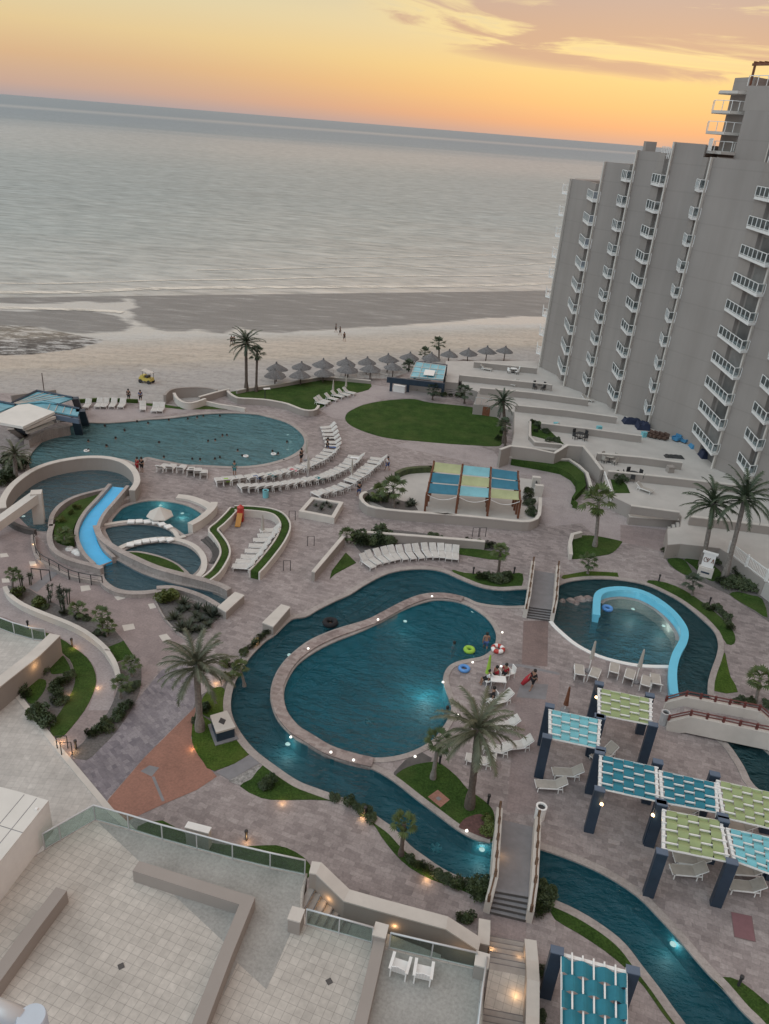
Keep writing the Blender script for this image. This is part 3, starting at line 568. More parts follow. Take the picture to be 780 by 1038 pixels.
lawn([(277, 640), (262, 655), (248, 671), (237, 690), (232, 706), (233, 722), (241, 743), (255.4, 763.7), (217.7, 782.6), (206, 773), (197.5, 760), (194, 745), (195.3, 722), (199, 708), (216, 697), (226, 696), (243, 668), (259, 650), (270, 637)], 'soil', .012, 0, 'planting_bed')
lawn([(206, 707), (216.4, 698), (227, 698), (231, 712), (232, 722), (216, 728), (204, 722)], 'grass2', .035, 3)
lawn([(199, 722), (216, 733), (233, 726), (240, 743), (254.5, 763.5), (217.7, 781.6), (206, 772), (197.5, 759), (194.4, 745)], 'grass2', .035, 2)
zone('gravel_patch', [(231.5, 792), (263, 775), (268, 790), (245, 797)], 'pebble', .022)
lawn([(243.5, 797), (255, 790), (266.7, 776), (280, 782), (300, 797), (333, 811), (366.7, 822.5), (388, 838), (408, 854), (428, 872), (449, 884), (470, 893), (487, 903), (486, 913), (479.5, 907.5), (461.5, 900), (438.5, 892), (416, 880), (400, 865), (386.7, 848), (376, 832), (356.7, 820), (333, 811.5), (300, 811), (283, 811), (265, 809)], 'grass', .03, 2)
B5 = lambda pts: C(400, 760, 5.57, pts)
zone('paving', B5([(-4, 130), (60, 60), (150, 12), (212, 48), (205, 68), (80, 95), (0, 158)]), 'steps', .02)
lawn(B5([(4, 165), (80, 97), (210, 70), (262, 80), (350, 150), (410, 220), (480, 270), (540, 320), (565, 380), (556, 512), (500, 508), (400, 465), (350, 432), (250, 362), (130, 272)]), 'grass', .03, 3)
lawn(B5([(362, 440), (392, 396), (430, 378), (485, 366), (520, 392), (545, 440), (548, 505), (500, 498), (410, 460)]), 'mulch', .056, 2, 'planting_bed')
zone('paving', B5([(188, 268), (245, 228), (312, 285), (260, 328)]), 'terra', .04); zone('paving', B5([(232, 276), (248, 266), (266, 280), (250, 292)]), 'greyconc', .046)
lawn(E_([(95, 84), (100, 76), (180, 62), (280, 67), (284, 84), (200, 79), (110, 90)]), 'grass2', .03, 0)
lawn(E_([(382, 92), (440, 100), (500, 125), (560, 165), (610, 205), (650, 245), (667, 275), (665, 300), (640, 302), (612, 256), (572, 212), (505, 162), (440, 126), (385, 106)]), 'grass', .03, 2)
lawn(E_([(638, 350), (652, 410), (676, 460), (600, 457), (602, 410), (618, 372), (632, 330)]), 'grass2', .03, 2)
H4 = lambda pts: C(540, 440, 3.25, pts)
lawn(H4([(128, 345), (190, 335), (285, 352), (292, 362), (262, 392), (220, 402), (145, 412), (124, 402)]), 'grass', .05, 3)
J6 = lambda pts: C(640, 540, 5.57, pts)
lawn(J6([(188, 132), (206, 80), (270, 68), (500, 92), (545, 122), (760, 285), (860, 330), (860, 560), (760, 492), (650, 420), (550, 350), (430, 292), (320, 252), (220, 192)]), 'soil', .012, 0, 'planting_bed')
lawn(J6([(205, 150), (290, 150), (330, 195), (345, 235), (310, 240), (240, 200)]), 'grass', .035, 3); lawn(J6([(300, 150), (380, 150), (470, 190), (520, 250), (460, 275), (400, 240), (350, 190)]), 'grass', .035, 3)
lawn(J6([(555, 348), (600, 335), (680, 355), (740, 375), (770, 480), (700, 440), (620, 395)]), 'grass', .035, 2)
K3 = lambda pts: C(520, 858, 3, pts)
lawn(K3([(112, 182), (135, 186), (200, 206), (280, 258), (332, 303), (385, 375), (430, 440), (490, 520), (520, 560), (490, 548), (450, 500), (400, 428), (350, 376), (280, 318), (200, 265), (128, 222)]), 'grass', .03, 2)
lawn(K3([(612, 408), (640, 398), (690, 410), (780, 482), (860, 560), (770, 560), (738, 535), (680, 470)]), 'grass', .03, 2)
L0 = lambda pts: C(0, 560, 5.57, pts)
L1 = lambda pts: C(0, 620, 5.57, pts)
lawn(L0([(46, 186), (110, 200), (165, 206), (205, 232), (250, 255), (350, 310), (480, 350), (560, 390), (640, 430), (700, 498), (610, 545), (560, 505), (480, 445), (380, 398), (250, 345), (130, 298), (65, 250), (40, 205)]), 'soil', .02, 0, 'planting_bed')
lawn(L1([(610, 202), (700, 166), (758, 254), (662, 284), (640, 240)]), 'grass', .03, 0)
lawn(L1([(664, 292), (760, 262), (800, 320), (790, 450), (740, 557), (700, 620), (640, 700), (560, 780), (490, 840), (400, 810), (470, 740), (540, 650), (610, 570), (655, 470), (676, 380)]), 'soil', .018, 2, 'planting_bed')
lawn(L1([(-20, 30), (60, 55), (150, 95), (280, 125), (290, 160), (190, 150), (80, 120), (-20, 90)]), 'grass', .03, 0)
lawn(L1([(335, 150), (420, 205), (490, 258), (530, 320), (545, 390), (528, 460), (480, 557), (400, 660), (345, 712), (300, 700), (285, 650), (340, 570), (395, 480), (425, 400), (420, 330), (395, 270), (350, 230)]), 'grass', .03, 2)
lawn(L1([(345, 235), (395, 275), (420, 330), (425, 400), (395, 480), (340, 570), (290, 640), (285, 700), (230, 690), (90, 520), (40, 440), (100, 420), (160, 410), (280, 290), (330, 250)]), 'soil', .012, 0, 'planting_bed')
lawn(L1([(290, 290), (345, 245), (385, 290), (400, 345), (350, 350), (290, 350)]), 'grass', .035, 3); lawn(L1([(150, 420), (200, 385), (260, 390), (250, 450), (190, 520), (150, 500)]), 'grass', .035, 3)
N6 = lambda pts: C(100, 550, 5.57, pts)
lawn(N6([(330, 322), (430, 316), (560, 352), (650, 385), (700, 402), (640, 462), (560, 532), (520, 560), (440, 500), (375, 432), (338, 360)]), 'soil', .02, 2, 'planting_bed')
lawn(N6([(158, 60), (220, 58), (300, 73), (380, 97), (448, 132), (492, 185), (400, 166), (280, 128), (205, 90)]), 'grass', .05, 2)
lawn(C(0, 460, 5.57, [(425, 296), (480, 276), (545, 256), (562, 258), (480, 345), (428, 420), (415, 480), (425, 525), (380, 520), (322, 500), (308, 450), (335, 372)]), 'grass', .45, 2)
O6 = lambda pts: C(100, 360, 5.57, pts)
lawn(O6([(270, 272), (370, 278), (430, 290), (520, 296), (600, 288), (690, 296), (800, 306), (800, 309), (690, 306), (480, 306), (370, 296), (270, 284)]), 'grass', .03, 0)
Q6 = lambda pts: C(420, 460, 5.57, pts)
S6 = lambda pts: C(320, 440, 5.57, pts)
COURT = S6([(268, 345), (285, 380), (330, 410), (410, 428), (560, 441)])+Q6([(0, 332), (200, 346), (400, 366), (600, 380), (660, 376), (695, 350), (702, 300), (700, 150), (590, 135), (450, 118), (100, 100), (0, 108)])+S6([(500, 228), (460, 250), (400, 280), (320, 300)])
zone('sand_court', COURT, 'tfloor', .02)
lawn(S6([(275, 345), (300, 375), (400, 420), (520, 435), (580, 430), (560, 400), (480, 375), (380, 330), (330, 305), (285, 325)]), 'soil', .035, 0, 'planting_bed')
# ------------------------------------------------------------------ copings
mb = MB()
for P, w in ((POOL1, .55), (KIDA, .35), (KIDB, .35), (KIDC, .5), (INNER, .4), (LOWR, .45), (CHAN, .5)):
    P = P if area(P) > 0 else P[::-1]
    mb.ribbon(P, w, -.06, .045, True, shift=-w*.36)
P = W(half(RIV_OUT[1:])); mb.ribbon(P, .5, -.06, .045, False, shift=.18)
P = W(half(RIV_IN)); mb.ribbon(P, .4, -.06, .045, False, shift=.14)
P = W(half(RTOP)); mb.ribbon(P, .45, -.06, .045, False, shift=.16)
P = W(half([(719, 704), (728, 716), (745, 736), (768, 753), (795, 778)])); mb.ribbon(P, .5, -.06, .048, False, shift=.18)
P = W(half([(800, 822), (765, 798), (753, 777), (737, 754), (718, 740), (698, 726), (684, 713)])); mb.ribbon(P, .5, -.06, .048, False, shift=.18)
struct('kerb', mb, M['coping'])
mb = MB(); P = W(half(RBOT)); mb.ribbon(P, .35, -.06, .05, False, shift=.12); struct('kerb', mb, M['white'])
# stepped shelves under the shallow edges of the pools
mb = MB()
P = W(half(RIV_OUT[26:39]))
for k, (o, z) in enumerate(((-.35, -.45), (-.95, -.75), (-1.6, -1.0))): mb.ribbon(P, .7, -1.25, z, False, shift=o) if area(W(half(RIV_OUT))) else None
P = W(half([(472.4, 612.7), (483.9, 618.9), (493.2, 625.8), (500, 634), (503.6, 643), (502.9, 652.4), (497.8, 660.5)]))
for o, z in ((.35, -.4), (1.0, -.75), (1.6, -1.1)): mb.ribbon(P, .7, -1.45, z, False, shift=-o)
struct('pool_steps', mb, M['poolstep'])
# raised ring between the main pool and the lazy river
def wall(pts, w, z0, z1, m, label, cat='wall', capm='walltop', name='wall', cap=True, closed=False, group=None, sm=0, zz=0.0, cw=.06):
    """low masonry wall along photo points taken at height zz, with a proud cap as a part"""
    P = W(pts, zz) if not callable(pts) else pts()
    P = smooth(P, sm, closed) if sm else P
    n = len(P)
    if hasattr(z1, '__len__') and len(z1) != n:
        q = len(z1); z1 = [z1[min(int(i*(q-1)/(n-1)), q-2)]+(z1[min(int(i*(q-1)/(n-1)), q-2)+1]-z1[min(int(i*(q-1)/(n-1)), q-2)])*((i*(q-1)/(n-1))-min(int(i*(q-1)/(n-1)), q-2)) for i in range(n)]
    zt = z1 if hasattr(z1, '__len__') else [z1]*n
    c = (P[n//2].x, P[n//2].y, z0 if not hasattr(z0, '__len__') else min(z0))
    t = thing(name, label, cat, c, 0, group)
    mb = MB(); mb.ribbon(P, w, z0, [z-(.08 if cap else 0) for z in zt], closed); mb.build('wall_body', M[m], t, c)
    if cap:
        mb = MB(); mb.ribbon(P, w+cw, [z-.08 for z in zt], zt, closed); mb.build('wall_cap', M[capm], t, c)
    return t
RING_MID = [((a[0]+b[0])/2, (a[1]+b[1])/2) for a, b in [((472, 606), (466, 611)), ((456.2, 602.4), (455, 608.5)), ((437.7, 601.8), (440, 608)), ((423.9, 604), (428.5, 610.8)), ((410, 609.8), (412.3, 616.6)), ((393.9, 618.8), (393.9, 625.8)), ((380, 626), (380, 633.4)), ((364, 631), (363, 641)), ((338, 639), (340, 650)), ((312, 651), (320, 660)), ((292, 667.5), (301.7, 673.3)), ((279.5, 686), (291.7, 688.3)), ((275, 703), (287.3, 703.3)), ((279, 724), (290, 720)), ((295, 744), (300, 735)), ((311, 755), (313.3, 743.3)), ((332, 766), (333.3, 756.7)), ((354, 773), (356.7, 765)), ((377, 779), (379, 769.5))]]
wall(RING_MID, .72, -.6, .16, 'ringstone', 'curved low stone ring wall dividing the large teal lagoon pool from its channel', name='ring_wall', capm='ringstone', sm=3)
# ------------------------------------------------------------------ walls
wall(C(0, 460, 5.57, [(22, 330), (20, 290), (50, 230), (100, 175), (190, 112), (300, 70), (430, 45), (520, 38), (610, 42), (690, 62), (745, 98), (772, 140), (775, 185), (748, 228)]), .55, -.5, 1.35, 'wall', 'tall curved cream wall behind the raised round pool above the slide', name='pool_wall', sm=3, zz=.9)
wall(C(0, 460, 5.57, [(22, 335), (40, 385), (90, 425), (160, 450), (205, 460)]), .3, -.3, .55, 'steps', 'dark low curved wall at the near edge of the raised round pool', name='pool_wall', capm='steps', sm=3)
wall(C(0, 460, 5.57, [(290, 440), (300, 380), (340, 325), (400, 285), (470, 258), (560, 236), (615, 222)]), .35, -.2, .6, 'coping', 'pale kerb wall around the planted island beside the blue slide', name='planter_wall', capm='coping', sm=3)
wall(C(0, 460, 5.57, [(300, 430), (285, 490), (300, 560), (360, 610), (440, 640), (520, 660), (580, 680)]), .4, -.2, .6, 'coping', 'stone edged wall curling under the planted island with parked white floats', name='planter_wall', capm='coping', sm=3)
SL = W(smooth(SLIDE_C, 4, False), .3); n = len(SL); dz = [.75-.75*i/(n-1) for i in range(n)]
t = thing('water_slide', 'bright blue water slide curving down from the round pool', 'slide', (*SL[n//2], 0)); c = t.location
mb = MB(); mb.ribbon(SL, 1.4, -.5, [z+.05 for z in dz]); mb.build('slide_bed', M['slideblue'], t, c)
for sg in (1, -1):
    mb = MB(); mb.ribbon(SL, .34, -.5, [z+.36 for z in dz], shift=sg*.9); mb.build('side_wall', M['coping'], t, c)
# kids pools: raised rims and stepping stones
wall(C(100, 470, 5.57, [(0, 395), (10, 340), (60, 275), (120, 225), (190, 205)]), .6, -.3, .35, 'coping', 'broad stone rim between the blue slide and the small shallow pools', name='pool_wall', capm='coping', sm=3)
wall(C(100, 550, 5.57, [(-10, -60), (20, 10), (110, 75), (220, 130), (330, 178), (450, 212), (580, 245), (680, 275), (740, 305)]), .5, -.5, .7, 'coping', 'long curved stone wall between the shallow pools and the grey channel', name='pool_wall', capm='coping', sm=3)
wall(C(100, 550, 5.57, [(15, 225), (50, 262), (100, 290), (170, 304), (260, 304), (340, 295), (420, 290)]), .45, -.4, .4, 'coping', 'low curved stone wall along the pink paving side of the grey channel', name='pool_wall', capm='coping', sm=3)
wall(C(100, 550, 5.57, [(330, 282), (420, 280), (520, 305), (610, 342), (690, 392)]), .4, -.4, .5, 'coping', 'stone wall between the grey channel and the agave bed', name='pool_wall', capm='coping', sm=3)
wall(C(100, 470, 5.57, [(520, 388), (570, 360), (620, 320), (650, 285), (655, 262)]), .6, -.2, .9, 'walltop', 'thick pale curved wall at the right edge of the mushroom pool', name='pool_wall', sm=3)
wall(C(100, 470, 5.57, [(30, 350), (140, 333), (230, 330), (320, 336), (380, 355), (430, 388), (452, 420), (490, 412)]), .35, -.2, .12, 'walltop', 'pale arc wall with stepping stones around the middle shallow pool', name='pool_wall', sm=3)
wall(C(100, 470, 5.57, [(105, 492), (170, 460), (260, 438), (360, 428), (450, 436), (530, 465), (580, 510), (598, 560), (590, 610), (560, 645)]), .45, -.2, .15, 'walltop', 'pale arc wall with stepping stones around the lowest shallow pool', name='pool_wall', sm=3)
i = 0
for q, lab in ((C(100, 470, 5.57, [(185, 328), (230, 326), (275, 328), (320, 332), (358, 343), (395, 357)]), 'around the middle shallow pool'), (C(100, 470, 5.57, [(180, 458), (222, 446), (268, 437), (312, 432), (358, 430), (402, 430)]), 'around the lowest shallow pool')):
    for k, (x, y) in enumerate(q):
        g = G(x, y, .2); mb = MB(); mb.box((g.x, g.y, .22), (.62, .62, .14), .2+k*.12)
        solo('stepping_stone', mb, M['white'], f'{ORD[k]} white stepping stone from the left on the arc wall {lab}', 'stepping stone', 'white stepping stones')
# curved double hedge wall of the little lounger terrace
U6 = lambda pts: C(220, 480, 5.57, pts)
HW = U6([(100, 200), (150, 200), (230, 205), (300, 215), (350, 235), (382, 275), (385, 320), (355, 385), (300, 460), (250, 520), (212, 560)])
for off, lab in ((.45, 'outer'), (-.45, 'inner')):
    P = smooth(W(HW, .6), 3, False); mb = MB(); mb.ribbon(P, .16, 0, .75, shift=off); solo('planter_wall', mb, M['walltop'], f'{lab} white edged planter wall curving around the little sunbed terrace', 'wall')
mb = MB(); mb.ribbon(smooth(W(HW, .6), 3, False), .62, .0, .72); solo('hedge', mb, M['grass'], 'narrow clipped hedge in the curved white planter around the sunbed terrace', 'hedge')
HW2 = U6([(100, 200), (70, 235), (20, 285), (-20, 320), (0, 350), (35, 400), (48, 450), (30, 500), (-10, 560), (-60, 600)])
P = smooth(W(HW2, .6), 3, False)
for off, lab in ((.4, 'inner'), (-.4, 'outer')):
    mb = MB(); mb.ribbon(P, .16, 0, .75, shift=off); solo('planter_wall', mb, M['walltop'], f'{lab} white edged planter wall winding past the dark curved steps', 'wall')
mb = MB(); mb.ribbon(P, .55, .0, .7); solo('hedge', mb, M['grass'], 'narrow clipped hedge winding past the dark curved steps', 'hedge')
# dark curved steps beside the shallow pools
t = thing('curved_steps', 'dark curved steps between the shallow pool and the winding hedge', 'steps', (*W([(212, 555)])[0], 0))
for k in range(5):
    q = [(590+22*k, 430-6*k), (640+16*k, 475-3*k), (658+10*k, 520), (640+18*k, 565)]
    mb = MB(); mb.ribbon(smooth(W(C(100, 470, 5.57, q)), 3, False), .42, -.02, .12+.12*k); mb.build('step', M['steps'], t, t.location)
t = thing('curved_ramp', 'pale curved ramp strip above the mushroom pool', 'ramp', (*W([(190, 508)])[0], 0))
mb = MB(); mb.ribbon(smooth(W(C(100, 470, 5.57, [(445, 195), (520, 205), (600, 235), (640, 262)])), 3, False), .9, -.02, .25); mb.build('ramp_slab', M['walltop'], t, t.location)
# walls of the beach lawn
wall(C(220, 330, 5.57, [(62, 372), (75, 388), (118, 412), (200, 417), (280, 423), (340, 433), (400, 446), (470, 474), (520, 484), (560, 478), (575, 455)]), .3, -.1, .85, 'wall', 'white capped curved wall holding the beach lawn above the pool deck', sm=2, zz=.7)
wall([(240, 396.5), (252, 394), (279, 390.5), (326, 382.5), (345, 383.5), (376, 386.5)], .3, -1, .55, 'wall', 'straight low white wall between the beach lawn and the thatched umbrellas', zz=.4)
wall(O6([(375, 262), (400, 235), (450, 220), (560, 215), (640, 222), (670, 232)]), .3, -.6, .9, 'wall', 'rounded grey wall bulging onto the sand beside the infinity pool', sm=3, capm='wall')
wall(O6([(428, 236), (445, 265), (480, 288), (520, 293), (565, 283), (605, 268)]), .3, 0, .9, 'walltop', 'white scooped wall in front of the rounded grey beach wall', sm=3, zz=.3)
wall(O6([(605, 268), (680, 286), (780, 300), (830, 310)]), .25, 0, .55, 'walltop', 'thin white wall tapering along the pool edge path', zz=.3)
wall(C(100, 360, 5.57, [(570, 250), (640, 230), (720, 208), (740, 206)]), .3, -.3, .9, 'wall', 'grey ramp wall leading from the sand up to the beach lawn', zz=.5)
wall(C(0, 380, 5.57, [(450, 158), (560, 150), (650, 152), (780, 158)]), .4, -1.2, .45, 'grass', 'low clipped hedge along the sand behind the white sunbeds', cat='hedge', name='hedge', cap=False)
# court wall, garden walls
wall(S6([(290, 330), (266, 338), (256, 365), (300, 408), (400, 428), (560, 443), (780, 458)])+Q6([(120, 338), (300, 354), (480, 372), (610, 384), (670, 378), (706, 345), (712, 250)]), .3, -.02, 1.05, 'wall', 'long curved cream wall around the sail shaded sand court', sm=2, zz=.95)
wall(S6([(455, 250), (500, 228), (560, 218), (650, 214)])+Q6([(95, 105)]), .5, -.02, .7, 'shrub', 'thin dark hedge along the far edge of the sand court', cat='hedge', name='hedge', cap=False, sm=2)
wall([(317.8, 580), (333, 562), (348.4, 543.7)], .3, -.02, .95, 'wall', 'short diagonal cream wall left of the lagoon sunbed row', zz=.9)
wall([(365, 538.9), (420, 543), (480, 547.8), (492, 549)], .3, -.02, .9, 'wall', 'long straight cream wall behind the lagoon sunbed row', zz=.85)
wall(L0([(30, 200), (42, 225), (62, 252), (130, 300), (250, 352), (380, 402), (480, 452), (560, 512), (608, 560)])+L1([(605, 228), (640, 280), (660, 330), (668, 372)]), .28, -.02, .55, 'walltop', 'low white wall winding between the pink path and the palm garden', sm=2, zz=.4)
wall(H4([(125, 405), (122, 365), (130, 338), (160, 330)]), .3, -.02, .6, 'walltop', 'short white curb wall hugging the small palm planter', zz=.3)
wall([(215, 470)]*0+N6([(322, 330), (340, 372), (380, 440), (445, 508), (520, 562)]), .12, -.02, .12, 'coping', 'thin stone edging between the pink paving and the agave bed', name='edging', cap=False, sm=2)
# two white bench blocks closing the channel ends
def bench(q, h, label):
    P = W(C(140, 600, 3, q), h); c = (sum(p.x for p in P)/4, sum(p.y for p in P)/4, 0); t = thing('bench_block', label, 'bench', c)
    mb = MB(); mb.prism(P, -.2, h-.1); mb.build('bench_body', M['wall'], t, c)
    P2 = [Vector(c[:2])+(p-Vector(c[:2]))*1.03 for p in P]; mb = MB(); mb.prism(P2, h-.1, h); mb.build('bench_top', M['walltop'], t, c)
bench([(295, 0), (323, 10), (268, 60), (243, 45)], .75, 'pale block bench closing the grey channel')
bench([(435, 38), (463, 46), (412, 105), (379, 92)], .85, 'pale block bench at the left shore of the lagoon')
# square planter box and pyramid lamp block
P = W(U6([(545, 140), (696, 165), (652, 240), (485, 208)]), .7); c = (sum(p.x for p in P)/4, sum(p.y for p in P)/4, 0)
t = thing('planter_box', 'square white planter box with low plants in the middle of the paving', 'planter', c)
mb = MB(); mb.ribbon(P, .4, 0, .7, True, shift=.1); mb.build('box_rim', M['walltop'], t, c)
mb = MB(); mb.prism(P, .0, .55); mb.build('soil', M['soil'], t, c)
P = W(C(180, 700, 5.57, [(185, 140), (280, 112), (329, 205), (220, 236)]), .95); c = (sum(p.x for p in P)/4, sum(p.y for p in P)/4, 0)
t = thing('pump_block', 'square navy plinth with cream top and dark diamond opening on the lawn', 'plinth', c)
ctr = Vector(c[:2]); mb = MB(); mb.prism([ctr+(p-ctr)*.92 for p in P], 0, .82); mb.build('plinth_body', M['navy'], t, c)
mb = MB(); mb.prism([ctr+(p-ctr)*1.22 for p in P], 0, .1); mb.build('base', M['greyconc'], t, c)
mb = MB(); mb.prism(P, .82, .95); mb.build('plinth_top', M['walltop'], t, c)
mb = MB(); mb.prism([ctr+((P[i]+P[(i+1) % 4])/2-ctr)*.42 for i in range(4)], .95, .962); mb.build('opening', M['dark'], t, c)
# blue cascade rim of the right-hand pool
RIM = E_([(211, 205), (212, 165), (217, 138), (238, 124), (275, 118), (312, 119), (360, 129), (410, 154), (456, 190), (487, 227), (501, 258), (497, 292), (475, 333), (463, 380), (463, 430), (468, 468)])
P = smooth(W(RIM, .55), 3, False)
t = thing('cascade_wall', 'bright sky blue curved cascade wall in the right hand pool', 'wall', (*P[20], -1))
mb = MB(); mb.ribbon(P, .5, -1.2, .35); mb.build('wall_body', M['rimblue'], t, t.location)
mb = MB(); mb.ribbon(P, .62, .35, .55); mb.build('wall_cap', M['rimblue'], t, t.location)
mb = MB(); mb.ribbon(P[6:-14], .3, -1.2, -.16, shift=-.40); mb.build('spill_ledge', M['coping'], t, t.location)
for k, (x, y, r) in enumerate([(100, 158, .5), (128, 156, .7), (160, 152, .9), (185, 150, .8), (145, 164, .5)]):
    g = G(*E_([(x, y)])[0], -.1); mb = MB(); mb.lathe([(.01, -.9), (r*.7, -.8), (r*.6, -.2), (r*.4, -.02), (.01, .04)], (g.x, g.y, 0), 9, jit=.2)
    solo('rock', mb, M['ringstone'], f'{ORD[k]} rounded rock of the row between channel and right pool', 'rock', 'rocks at the cascade end')
# ------------------------------------------------------------------ hotel tower on the right
ZT = 1.5
def pt(px, py): return G(px, py, ZT).xy
TP = [pt(548.1, 372.3), pt(572.9, 391.6), pt(597.5, 403.9), pt(625.3, 419), pt(658, 433.4), pt(723.5, 474.6)]
TP += [Vector((.5055*80, 80.0)), Vector((42.9, 72.0)), Vector((46.0, 64.0))]
TE = [pt(564.5, 380.5), pt(589.4, 397.5), pt(614.5, 409.5), pt(650.5, 427), pt(699.2, 451.3), Vector((40.0, 83.6)), Vector((42.3, 77.2)), Vector((45.2, 68.5)), Vector((48.5, 60))]
TOPY = [181.2, 163.9, 152.4, 144.0, 159.6]
TOPZ = [ztop(TP[i], TOPY[i]) for i in range(5)]+[ztop(TP[4], 159.6)]*4
BACK = Vector((13, 7))
tower = thing('hotel_tower', 'tall grey stepped hotel tower with blank wall fins and white balconies', 'building', (*TP[4], 0))
c = tower.location
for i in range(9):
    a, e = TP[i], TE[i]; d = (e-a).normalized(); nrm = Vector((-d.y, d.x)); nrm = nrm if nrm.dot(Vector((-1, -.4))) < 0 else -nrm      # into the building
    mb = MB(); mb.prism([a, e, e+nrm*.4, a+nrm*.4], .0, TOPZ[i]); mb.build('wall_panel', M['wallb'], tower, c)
    mb = MB(); mb.prism([a-nrm*.35-d*.16, a-nrm*.35+d*.02, a-nrm*.003+d*.02, a+nrm*.4-d*.003, a+nrm*.4-d*.16], .0, TOPZ[i]+.02); mb.build('painted_lit_edge', M['walltop'], tower, c)  # added strip, its pale colour paints sky light on each fin's edge
    nx = TP[i+1] if i < 8 else e+Vector((.3, -6))
    e0 = e; e = e+(nx-e)*(.5 if i != 4 else .38)       # the blank wall returns part of the way across the bay
    mb = MB(); ff = (nx-e0).normalized(); ii = Vector((-ff.y, ff.x)); ii = ii if ii.x > 0 else -ii; mb.prism([e0, e, e+ii*.4, e0+ii*.4], 0, min(TOPZ[i], TOPZ[min(i+1, 8)])-.05); mb.build('wall_panel', M['wallb'], tower, c)
    f = (nx-e).normalized(); inn = Vector((-f.y, f.x)); inn = inn if inn.x > 0 else -inn
    zt = min(TOPZ[i], TOPZ[i+1] if i < 8 else 99)-.05
    # recessed window wall with one dark glazed opening per storey
    p0, p1 = e+inn*.45, nx+inn*.45
    mb = MB(); mb.prism([p0, p1, p1+inn*.3, p0+inn*.3], 0, zt); mb.build('window_wall', M['wallb'], tower, c)
    mb = MB(); mb.prism([a+nrm*.4, e0+nrm*.4, e0+inn*.4, e+inn*.4, p0+inn*.3, p1+inn*.3, p1+BACK, a+BACK], TOPZ[i]-.9, TOPZ[i]-.6); mb.build('roof', M['tfloor'], tower, c)
    L = (p1-p0).length
    mb = MB(); mb.prism([e+inn*.01, e+inn*.4, p0+inn*.3+f*.02, p0+f*.02], 0, zt-.02); mb.build('jamb', M['wallb'], tower, c)
    fl = [3.55+3.04*k for k in range(11)]
    for k, z in enumerate([ZT]+fl):
        if z+2.2 > zt: continue
        w0, w1 = .12, min(.8, 1-.3/L); q0, q1 = p0+(p1-p0)*w0, p0+(p1-p0)*w1
        mb = MB(); mb.prism([q0-inn*.04, q1-inn*.04, q1-inn*.002, q0-inn*.002], z+.05, z+2.25); dr = mb.build('balcony_door', M['window' if (i*7+k*5) % 3 else 'curtain'], tower, c)
    if i in (0, 1, 2, 3, 4, 5, 6, 7):
        A = a+(e0-a)*(.93 if i not in (4, 3) else .97)-nrm*.02
        off = Vector((-.95, -.6)) if i >= 4 else Vector((-.95, -.25)); B = nx+off; Cc = nx+Vector((.05, -.05))
        for k, z in enumerate(fl):
            if z > min(TOPZ[i], TOPZ[min(i+1, 8)])-1.0: continue
            bl = MB(); bl.prism([A, B, Cc, nx+inn*.4, e+inn*.4, e+inn*.003, e0], z-.3, z); b = bl.build('balcony', M['white'], tower, c)
            rl_ = MB(); rail = [A+(B-A)*.02, B+(A-B)*.03, B+(Cc-B)*.95]
            rl_.ribbon(rail, .06, z+1.0, z+1.07); rl_.ribbon(rail, .05, z+.1, z+.15)
            n = max(3, int((B-A).length/1.15))
            for s in range(n+1):
                q = rail[0]+(rail[1]-rail[0])*s/n; rl_.box((q.x, q.y, z+.5), (.08, .08, 1.02), .3)
            q = rail[2]; rl_.box((q.x, q.y, z+.5), (.08, .08, 1.02))
            r = rl_.build('railing', M['white'], b, None); r.location = (0, 0, 0); r.data.transform(Matrix.Translation(-Vector(c)))
            gp = MB(); gp.ribbon(rail, .015, z+.15, z+1.0); g = gp.build('glass_panel', M['glassw'], b); g.data.transform(Matrix.Translation(-Vector(c)))
# sea-side balconies peeking past the first fin
for k in range(9):
    z = 3.55+3.04*k; a = TP[0]; B = MB(); B.prism([a+Vector((.1, .3)), a+Vector((-.8, 1.6)), a+Vector((-.3, 4.6)), a+Vector((1.2, 4.0))], z-.25, z); b = B.build('balcony', M['white'], tower, c)
    R = MB(); rail = [a+Vector((-.02, .5)), a+Vector((-.72, 1.6)), a+Vector((-.3, 4.5))]; R.ribbon(rail, .06, z+1.0, z+1.07); R.ribbon(rail, .05, z+.1, z+.15)
    for q in (rail[0], (rail[0]+rail[1])/2, rail[1], (rail[1]+rail[2])/2, rail[2]): R.box((q.x, q.y, z+.5), (.08, .08, 1.02))
    r = R.build('railing', M['white'], b); r.data.transform(Matrix.Translation(-Vector(c)))
mb = MB(); a = TP[0]; mb.prism([a+Vector((.5, .4)), a+Vector((1.3, 4.5)), a+Vector((14, 12)), a+Vector((13, 7))], 0, TOPZ[0]-.1); mb.build('wall_panel', M['wallb'], tower, c)
for i in (0, 1, 2, 3):   # stepped side wall of each taller bay, seen above its neighbour's roof
    a, b = TP[i+1], TP[i+1]+BACK; d = (b-a).normalized(); nn = Vector((d.y, -d.x))
    mb = MB(); mb.prism([a+d*.5, b, b+nn*.35, a+d*.5+nn*.35], TOPZ[i]-1.2, TOPZ[i+1]-.05); mb.build('side_wall', M['wallb'], tower, c)
